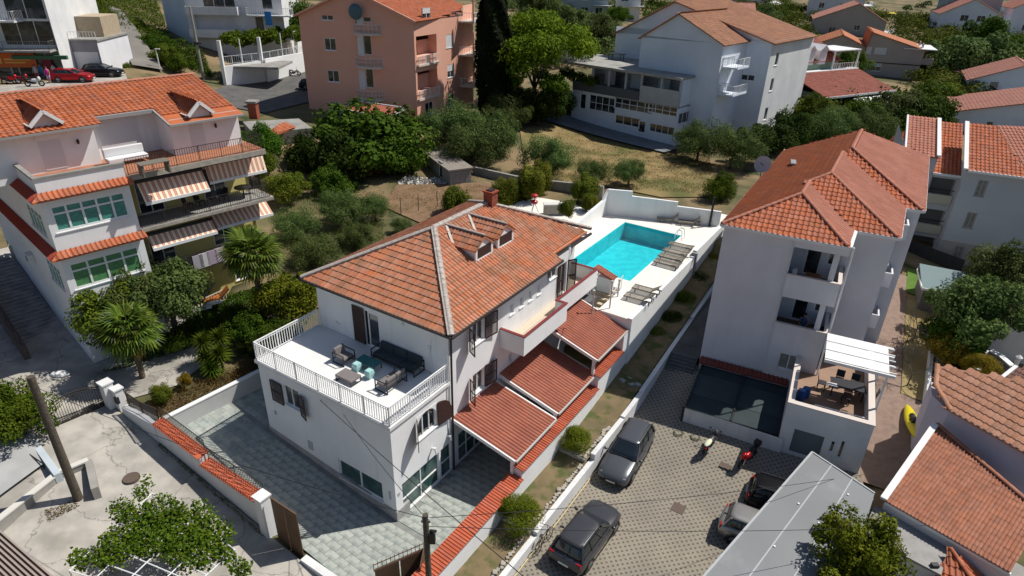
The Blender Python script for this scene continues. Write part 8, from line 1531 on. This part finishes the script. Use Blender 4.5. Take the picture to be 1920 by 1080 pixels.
seatset('lounge_armchair', 'taupe-cushioned armchair on the left, near the terrace door', -5.52, 2.5, .78, .78, -PI/2, CUS2, 1); seatset('lounge_armchair', 'taupe-cushioned two-seater near the front right railing, turned to the sofa set', -2.08, 2.35, 1.38, .78, PI/2, CUS2, 2)
ot = T('footstool', 'flat grey lounge footstool between the armchairs', 'footstool', Fr(*H.w(-4.05, 1.4, 0)[:2], TZ, math.degrees(H.az))); z = TZ
B(MB().box(-.55, .55, -.36, .36, z+.26, z+.38), 'cushion', CUS2, ot, bevel=.03)
for sx in (-1, 1): B(MB().beam((sx*.5, -.34, z+.03), (sx*.5, .34, z+.03), .04).beam((sx*.5, -.34, z), (sx*.5, -.34, z+.26), .04, up=(0, 1, 0)).beam((sx*.5, .34, z), (sx*.5, .34, z+.26), .04, up=(0, 1, 0)).beam((sx*.5, -.34, z+.25), (sx*.5, .34, z+.25), .04), 'leg_frame', FRM, ot)
GT = M('teal_table_glass', (.05, .2, .2), .05, spec=.9); GC = M('pale_glass_block', (.42, .68, .66), .2, (.3, .55, .54), 6, spec=.7)
tb = T('glass_table', 'low teal glass coffee table in front of the sofa', 'table', Fr(*H.w(-4.1, 2.85, 0)[:2], TZ, math.degrees(H.az))); B(MB().box(-.65, .65, -.33, .33, z+.34, z+.36), 'glass_top', GT, tb)
for x in (-.6, .6):
    for y in (-.28, .28): B(MB().box(x-.02, x+.02, y-.02, y+.02, z, z+.34), 'leg', FRM, tb)
for a, b, lab in ((-4.35, 2.28, 'pale turquoise glass cube stool on the left of the coffee table'), (-3.4, 2.2, 'pale turquoise glass cube stool on the right of the coffee table')):
    w_ = H.w(a, b, TZ); m = MB().loft([[(-.15, -.15, z), (.15, -.15, z), (.15, .15, z), (-.15, .15, z)], [(-.19, -.19, z+.28), (.19, -.19, z+.28), (.19, .19, z+.28), (-.19, .19, z+.28)], [(-.16, -.16, z+.46), (.16, -.16, z+.46), (.16, .16, z+.46), (-.16, .16, z+.46)]]); solo(m, 'glass_stool', GC, lab, 'stool', Fr(w_.x, w_.y, TZ, -32.8), 'glass cube stools', fix=True, bevel=.02)
# loungers by the pool
WD = M('grey_teak', (.20, .175, .14), .85, (.14, .125, .10), 7, .3)
def lounger(lab, P, hd, tilt=.55, first=None):
    t = T('sun_lounger', lab, 'sun lounger', Fr(P[0], P[1], P[2], math.degrees(hd)), 'wooden sun loungers on the pool deck'); z = P[2]
    for y in (-.31, .31): B(MB().beam((-.95, y, z+.28), (.95, y, z+.28), .05, .07), 'side_rail', WD, t)
    for x in (-.7, .8):
        for y in (-.3, .3): B(MB().box(x-.03, x+.03, y-.025, y+.025, z, z+.26), 'leg', WD, t)
    m = MB()
    for i in range(15): x = -.93+i*.085; m.box(x, x+.055, -.28, .28, z+.3, z+.32)
    o = B(m, 'seat_slats', WD, t); o['kind'] = 'stuff'; m = MB(); c, s = math.cos(tilt), math.sin(tilt)
    for i in range(8): d = .02+i*.085; m.hexa((.35+d*c, -.28, z+.32+d*s), (.055*c, 0, .055*s), (0, .56, 0), (-.02*s, 0, .02*c))
    o = B(m, 'back_slats', WD, t); o['kind'] = 'stuff'; B(MB().beam((.35, -.29, z+.3), (.35+.7*c, -.29, z+.3+.7*s), .04).beam((.35, .29, z+.3), (.35+.7*c, .29, z+.3+.7*s), .04), 'backrest_frame', WD, t); return t
for px, py, hd, tl, lab in ((1197, 562, .05, .6, 'sun lounger nearest the canopy stairs, left of the pair'), (1212, 547, .05, .6, 'sun lounger of the near pair, on the pool side'), (1250, 497, 0, .12, 'lowest lounger of the row of four by the pool edge'), (1258, 486, 0, .12, 'second lounger from the bottom in the row of four'), (1266, 476, 0, .12, 'third lounger from the bottom in the row of four'), (1276, 464, 0, .12, 'top lounger of the row of four by the pool edge'),
        (1252, 414, .35, .8, 'raised lounger in the shade of the back wall, left'), (1292, 420, .35, .8, 'raised lounger in the shade of the back wall, right')):
    q = U(px, py, DZ+.1); lounger(lab, (q.x, q.y, DZ), H.az+hd, tl)
# ------------------------------------------------------------ people
RADS = {}
SKIN = M('skin', (.45, .26, .18), .6)
def person(lab, P, hd, shirt, trousers, seated=False, hair=(.04, .025, .015)):
    t = T('person', lab, 'person', Fr(P[0], P[1], P[2], math.degrees(hd))); z = P[2]
    J = [(0, 0, .95, .13), (0, 0, 1.15, .13), (0, 0, 1.38, .14), (0, 0, 1.5, .055), (.02, 0, 1.6, .09), (.02, 0, 1.7, .085),
         (0, .1, .88, .1), (.03, .1, .48, .065), (0, .1, .08, .045), (.13, .1, .04, .04), (0, -.1, .88, .1), (-.05, -.1, .48, .065), (-.08, -.1, .08, .045), (.05, -.1, .04, .04),
         (0, .19, 1.4, .055), (.03, .25, 1.13, .045), (.14, .24, .92, .032), (.18, .23, .84, .03), (0, -.19, 1.4, .055), (.03, -.25, 1.13, .045), (.14, -.24, .92, .032), (.18, -.23, .84, .03)]
    E = [(0, 1), (1, 2), (2, 3), (3, 4), (4, 5), (0, 6), (6, 7), (7, 8), (8, 9), (0, 10), (10, 11), (11, 12), (12, 13), (2, 14), (14, 15), (15, 16), (16, 17), (2, 18), (18, 19), (19, 20), (20, 21)]
    if seated:
        J = [(x, y, h-.5, r) for x, y, h, r in J]
        for k, (x, y, h) in {7: (.42, .1, .45), 8: (.42, .1, .08), 9: (.55, .1, .04), 11: (.42, -.1, .45), 12: (.42, -.1, .08), 13: (.55, -.1, .04), 16: (.3, .2, .62), 17: (.38, .18, .62), 20: (.3, -.2, .62), 21: (.38, -.18, .62)}.items(): J[k] = (x, y, h, J[k][3])
    me = bpy.data.meshes.new('body'); me.from_pydata([j[:3] for j in J], E, []); o = bpy.data.objects.new('body', me); link(o, t); Z0[o.name] = z; sk = o.modifiers.new('skin', 'SKIN'); sk.use_smooth_shade = True
    RADS[o.name] = [j[3] for j in J]
    for i, v in enumerate(me.skin_vertices[0].data): v.radius = (J[i][3],)*2
    sb_ = o.modifiers.new('sub', 'SUBSURF'); sb_.levels = sb_.render_levels = 1; me.materials.append(SKIN); dz = -.5 if seated else 0
    def cloth(nm, rings, mt): m = MB().loft([[(cx+rx*math.cos(2*PI*k/12), cy+ry*math.sin(2*PI*k/12), z+hh+dz) for k in range(12)] for cx, cy, hh, rx, ry in rings]); m.sm = True; B(m, nm, mt, t, fix=True)
    cloth('shirt', [(0, 0, .88, .15, .19), (0, 0, 1.1, .145, .175), (0, 0, 1.35, .16, .21), (0, 0, 1.47, .1, .13), (0, 0, 1.5, .06, .07)], shirt)
    if not seated:
        for y in (.1, -.1): cloth('trouser_leg', [(0, y, .92, .11, .105), (.0, y, .7, .1, .1), (.0, y, .45, .085, .085)], trousers)
    m = MB().blob((.0, 0, z+1.69+dz), .105, .1, .1, 10, 7); m.sm = True; B(m, 'hair', M('hair_%02d' % int(hair[0]*100), hair, .8), t); return t
def fab(n, c): return M(n, c, .85)
def adds(me): pass
PEO = [(72, 152, 'person in a grey top standing by the scooters', (.4, .4, .42), (.35, .02, .05)), (82, 150, 'person in a bright blue top by the shop door', (.02, .22, .5), (.05, .1, .3)), (94, 156, 'person with a magenta outfit in front of the shop', (.5, .02, .25), (.4, .3, .5)), (96, 143, 'person in bright green in the shop doorway', (.05, .5, .05), (.05, .2, .06)), (106, 150, 'person in a white top right of the group', (.7, .65, .6), (.2, .13, .1))]
for px, py, lab, a, b in PEO: q = U(px, py, 11.2); person(lab, (q.x, q.y, 11.2), -1.4, fab('shirt_%d' % px, a), fab('trousers_%d' % px, b))
q = R.hy(1512, 612, 1.2); pw_ = R.w(q.x-.2, 1.4, 0); person('person in a blue top sitting on the middle loggia of the apartment house', (pw_.x, pw_.y, zb2-1.0), R.az-PI/2, fab('shirt_blue', (.06, .1, .22)), fab('trousers_dark', (.03, .03, .05)), True)
# ------------------------------------------------------------ loose things
def chair(par_lab, P, hd, mt, sc_=1.0, group=None):
    t = T('chair', par_lab, 'chair', Fr(P[0], P[1], P[2], math.degrees(hd)), group); z = P[2]
    B(MB().box(-.22, .22, -.22, .22, z+.42, z+.46), 'seat', mt, t); B(MB().hexa((-.22, -.22, z+.5), (.03, 0, 0), (0, .44, 0), (-.08, 0, .42)), 'backrest', mt, t)
    for x in (-.19, .19):
        for y in (-.19, .19): B(MB().box(x-.02, x+.02, y-.02, y+.02, z, z+.42), 'leg', mt, t)
    return t
WPL = M('white_plastic', (.72, .72, .72), .5)
cq = R.w(XL+.6, .9, 0); chair('white chair on the upper loggia of the apartment house', (cq.x, cq.y, zb1-1.0), R.az-.5, WPL)
cq = R.w(XL+1.4, 1.2, 0); ct = T('loggia_table', 'small brown table on the upper loggia', 'table', Fr(cq.x, cq.y, zb1-1, -25)); B(MB().box(-.4, .4, -.3, .3, zb1-.35, zb1-.3), 'table_top', M('orange_wood', (.25, .1, .04), .6), ct); B(MB().box(-.04, .04, -.04, .04, zb1-1, zb1-.35), 'leg', DKMET, ct)
tq = R.u(1590, 722, ZFL+.7); dt = T('terrace_table', 'dark dining table with a white cloth piece under the white pergola', 'table', Fr(*R.w(tq.x, tq.y, 0)[:2], ZFL, -20)); B(MB().box(-.9, .9, -.5, .5, ZFL+.7, ZFL+.74), 'table_top', DKMET, dt); B(MB().box(-1.1, -.6, -.55, -.2, ZFL+.745, ZFL+.76), 'napkin', WPL, dt)
for x in (-.8, .8):
    for y in (-.4, .4): B(MB().box(x-.03, x+.03, y-.03, y+.03, ZFL, ZFL+.7), 'leg', DKMET, dt)
for i, (dx, dy, hd, lab) in enumerate(((-1.3, 0, 0, 'dark chair at the left end of the terrace table'), (1.3, 0, PI, 'dark chair at the right end of the terrace table'), (-.4, .85, -PI/2, 'dark chair behind the terrace table, left'), (.4, .85, -PI/2, 'dark chair behind the terrace table, right'), (0, -.85, PI/2, 'dark chair in front of the terrace table'))): cq = R.w(tq.x+dx, tq.y+dy, 0); chair(lab, (cq.x, cq.y, ZFL), R.az+hd, DKMET, group='chairs round the terrace table')
BLU = M('blue_barrel', (.02, .09, .28), .45)
for i, (px, py, lab) in enumerate(((1502, 740, 'blue barrel on the left at the terrace corner'), (1511, 736, 'blue barrel on the right at the terrace corner'), (1632, 705, 'blue bin under the right end of the white pergola'))): q = U(px, py, ZFL+.3); solo(MB().cyl((0, 0, ZFL), (0, 0, ZFL+.3), .2, .24, 14).cyl((0, 0, ZFL+.3), (0, 0, ZFL+.62), .24, .2, 14), 'barrel', BLU, lab, 'barrel', Fr(q.x, q.y, ZFL, 0), 'blue barrels on the terrace')
ky = T('kayak', 'bright yellow kayak lying by the brick yard wall', 'kayak', Fr(*U(1712, 792, 1.0)[:2], .55, 72)); KY = M('yellow_plastic', (.62, .50, .01), .35); sc = []
for i in range(13): t_ = i/12; w_ = .40*math.sin(PI*min(.999, max(.001, t_)))**.7+.01; sc.append([((t_-.5)*3.6, w_*math.cos(2*PI*k/10), .95+.22*math.sin(2*PI*k/10)*min(1, w_*4)+.25*(t_-.5)**2) for k in range(10)])
m = MB().loft(sc); m.sm = True; B(m, 'hull', KY, ky, fix=True); B(MB().cyl((-.3, 0, 1.17), (.5, 0, 1.17), .2, .16, 10), 'cockpit', TRIM, ky)
q = ULOT(1272, 812)
for dx, lab in ((0, 'coiled green garden hose on the shaded paving'), (.9, 'second coil of green hose beside the first')): solo(MB().ring((q.x+dx, q.y-dx*.4, q.z+dx*.02+.03), (0, 0, 1), .28, .018, 20, 5).ring((q.x+dx, q.y-dx*.4, q.z+dx*.02+.05), (0, 0, 1), .22, .018, 20, 5), 'green_hose', M('hose_green', (.04, .075, .015), .5), lab, 'hose')
# left house odds and ends
lq = Lf.u(238, 296, ZTF+.3); sf = T('white_bench_sofa', 'white cushioned bench on the roof terrace of the left house', 'sofa', Fr(*Lf.w(lq.x, lq.y, 0)[:2], ZTF, 48)); B(MB().box(-1.1, 1.1, -.35, .35, ZTF+.2, ZTF+.45), 'seat', WPL, sf, bevel=.05); B(MB().box(-1.1, 1.1, .25, .45, ZTF+.45, ZTF+.95), 'backrest', WPL, sf, bevel=.05)
lq = Lf.u(288, 310, ZTF+.5); lt_ = T('terrace_garden_table', 'light wooden table behind the iron railing of the left roof terrace', 'table', Fr(*Lf.w(lq.x, lq.y, 0)[:2], ZTF, 48)); B(MB().box(-.8, .8, -.4, .4, ZTF+.68, ZTF+.72), 'table_top', WD, lt_)
for x in (-.7, .7): B(MB().box(x-.04, x+.04, -.35, .35, ZTF, ZTF+.68), 'leg', WD, lt_)
for px, lab, c in ((372, 'grey cloth hanging at the left of the washing line', (.4, .38, .42)), (384, 'white cloth on the washing line', (.6, .58, .6)), (398, 'lilac striped towel on the washing line', (.42, .33, .42)), (413, 'pale towel at the right end of the washing line', (.5, .44, .48))): q = Lf.hy(px, 492-(px-372)*.35, .12); solo(MB().box(q.x-.32, q.x+.32, .08, .13, q.z-.45, q.z+.5), 'hanging_cloth', fab('cloth_%d' % px, c), lab, 'laundry', Lf, 'laundry on the lower balcony of the left house')
solo(MB().beam((4.6, .1, 7.62), (11.2, .1, 7.62), .02), 'washing_line', DKMET, 'washing line with laundry on the lower balcony', 'washing line', Lf)
q = U(400, 556, 4.6); ol = T('orange_lounger', 'orange wooden deckchair in the shade under the left balconies', 'deckchair', Fr(q.x, q.y, 4.1, 30)); OW = M('orange_teak', (.36, .12, .03), .6); B(MB().hexa((-1.0, -.35, 4.45), (1.4, 0, 0), (0, .7, 0), (0, 0, .06)), 'seat', OW, ol); B(MB().hexa((.4, -.35, 4.47), (.6, 0, .55), (0, .7, 0), (-.03, 0, .06)), 'backrest', OW, ol); B(MB().box(-.9, -.8, -.3, .3, 4.0, 4.45).box(.3, .4, -.3, .3, 4.0, 4.45), 'legs', OW, ol)
for px, py, lab in ((382, 578, 'white towel drying on the rail, left'), (402, 568, 'white towel drying on the rail, right')): q = U(px, py, 4.4); solo(MB().cbox(q.x, q.y, 4.4, .9, .5, .05, .6), 'towel', WPL, lab, 'towel')
solo(MB().tube([U(348, 590, 4.3), U(420, 555, 4.5)], .03), 'garden_rail', SHUT, 'pale handrail in front of the orange deckchair', 'railing')
rl2 = T('garden_railing', 'cream baluster railing below the orange deckchair', 'railing', W0); railing(rl2, [U(345, 600, 3.7), U(425, 562, 3.9)], .8, M('cream_rail', (.5, .45, .36), .8), 'railing', sp=.2, bar=.05, rail=.06)
for k, (px, lab) in enumerate(((420, 'round dark parasol-covered table on the upper balcony of the left house'),)): q = Lf.hy(455, 352, 1.0); tt = T('balcony_table', lab, 'table', Fr(*Lf.w(q.x, 1.0, 0)[:2], 10.05, 0)); B(MB().cyl((0, 0, 10.75), (0, 0, 10.8), .55, n=18), 'table_top', DKMET, tt); B(MB().cyl((0, 0, 10.05), (0, 0, 10.75), .05), 'leg', DKMET, tt)
for i in range(4): q = Lf.hy(350+i*22, 372-i*6, 1.1); w_ = Lf.w(q.x, 1.1, 0); chair(('first', 'second', 'third', 'fourth')[i]+' dark chair from the left on the upper balcony of the left house', (w_.x, w_.y, 10.06), i*1.4, DKMET, group='balcony chairs of the left house')
# garden pipe fence (thin posts) in the tilled bed
for i, (px, py) in enumerate(((752, 400), (785, 395), (820, 388))): q = U(px, py, 4.5); solo(MB().cyl((q.x, q.y, 4.2), (q.x, q.y, 6.0), .035), 'garden_stake', WOOD, ('left', 'middle', 'right')[i]+' wooden stake in the tilled bed', 'stake', group='wooden stakes in the tilled bed')
# parasols and far poles
def parasol(px, py, z, r, lab, mt): q = U(px, py, z); t = T('parasol', lab, 'parasol', Fr(q.x, q.y, z-2.4, 0)); B(MB().cyl((0, 0, z), (0, 0, z+r*.35), r, .05, 8), 'canopy', mt, t); B(MB().cyl((0, 0, z-2.4), (0, 0, z), .04), 'pole', WPAINT, t)
parasol(1625, 172, 6.8, 1.7, 'pink and white parasol between the dark trees', M('pink_fabric', (.55, .32, .28), .8)); parasol(1470, 200, 7.4, 1.1, 'red parasol beside the green house wall', M('red_fabric', (.3, .06, .06), .8)); parasol(1452, 8, 12, 3.2, 'large white parasol at the far white terrace on the top edge', WPL); parasol(1673, 25, 13, 1.1, 'tiny yellow parasol on the far grey house', KY); parasol(1812, 74, 9.5, 2.2, 'white parasol among the trees below the terraced far house', WPL)
tp_ = U(385, 165, 8.2); t = T('utility_pole', 'tall grey utility pole by the vine-covered terrace', 'utility pole', Fr(tp_.x, tp_.y, 8, 0)); zt = ZT(tp_, 354, 12); B(MB().cyl((0, 0, 7.5), (0, 0, zt), .22, .15, 10), 'shaft', CONC, t); B(MB().cyl((.1, 0, zt-4.5), (.1, 0, zt-4.2), .5, .5, 12), 'disc', DKMET, t)
for px, py, px2, py2, lab in ((302, 138, 296, 92, 'white street lamp at the lower end of the hill road'), (348, 128, 342, 108, 'short white post beside the street lamp'), (224, 36, 217, 12, 'lamp post at the top of the hill road, left'), (262, 36, 255, 12, 'lamp post at the top of the hill road, right')):
    P = U(px, py, 10.3 if py > 100 else 14.2); zt = ZT(P, px2, py2); t = T('street_lamp', lab, 'street lamp', Fr(P.x, P.y, P.z-.3, 0)); B(MB().cyl((0, 0, P.z-.3), (0, 0, zt), .09, .06, 8), 'pole', WPAINT, t); B(MB().box(-.1, .5, -.08, .08, zt-.02, zt+.08), 'lamp_head', WPAINT, t)
# distant white flats and terraces at the top edge
for px, py, w_, lab in ((1095, 12, 13, 'far blue-grey block of flats with white balconies at the top edge'), (1175, 14, 7, 'far white framed balcony block at the top edge')):
    q = U(px, py+18, 10); fr_ = Fr(q.x-w_/2, q.y, 9, -6); t = T('far_flats', lab, 'apartment block', fr_); wall(t, fr_, (0, 0), (w_, 0), 8, 19, MATS['blue_grey_wall'] if w_ > 10 else WHITE2, [dict(at=(x+.5, z), w=2, h=1.8, nx=2) for x in range(2, w_-1, 4) for z in (11.5, 15)]); wall(t, fr_, (w_, 0), (w_, 10), 8, 19, WHITE2); slabbalc(t, w_-4, w_+1, -1.3, 0, 13, WHITE2, sp=.5)
for px, py, w_, lab, m_ in ((1400, 2, 16, 'far white terrace building at the top edge left of the pale houses', WHITE2), (1385, 28, 8, 'small far white hut among the trees', WHITE2), (1290, 6, 8, 'far pale house behind the big gable', GREYW)):
    q = U(px, py+8, 9.5); fr_ = Fr(q.x-w_/2, q.y, 9, -10); t = T('far_house', lab, 'house', fr_); gbox(t, fr_, 0, w_, 0, 8, 8, 12, 13.8, 'x', m_, TERK, front=[dict(at=(x+.5, 10.5), w=1.5, h=1.5) for x in range(2, w_-1, 4)])
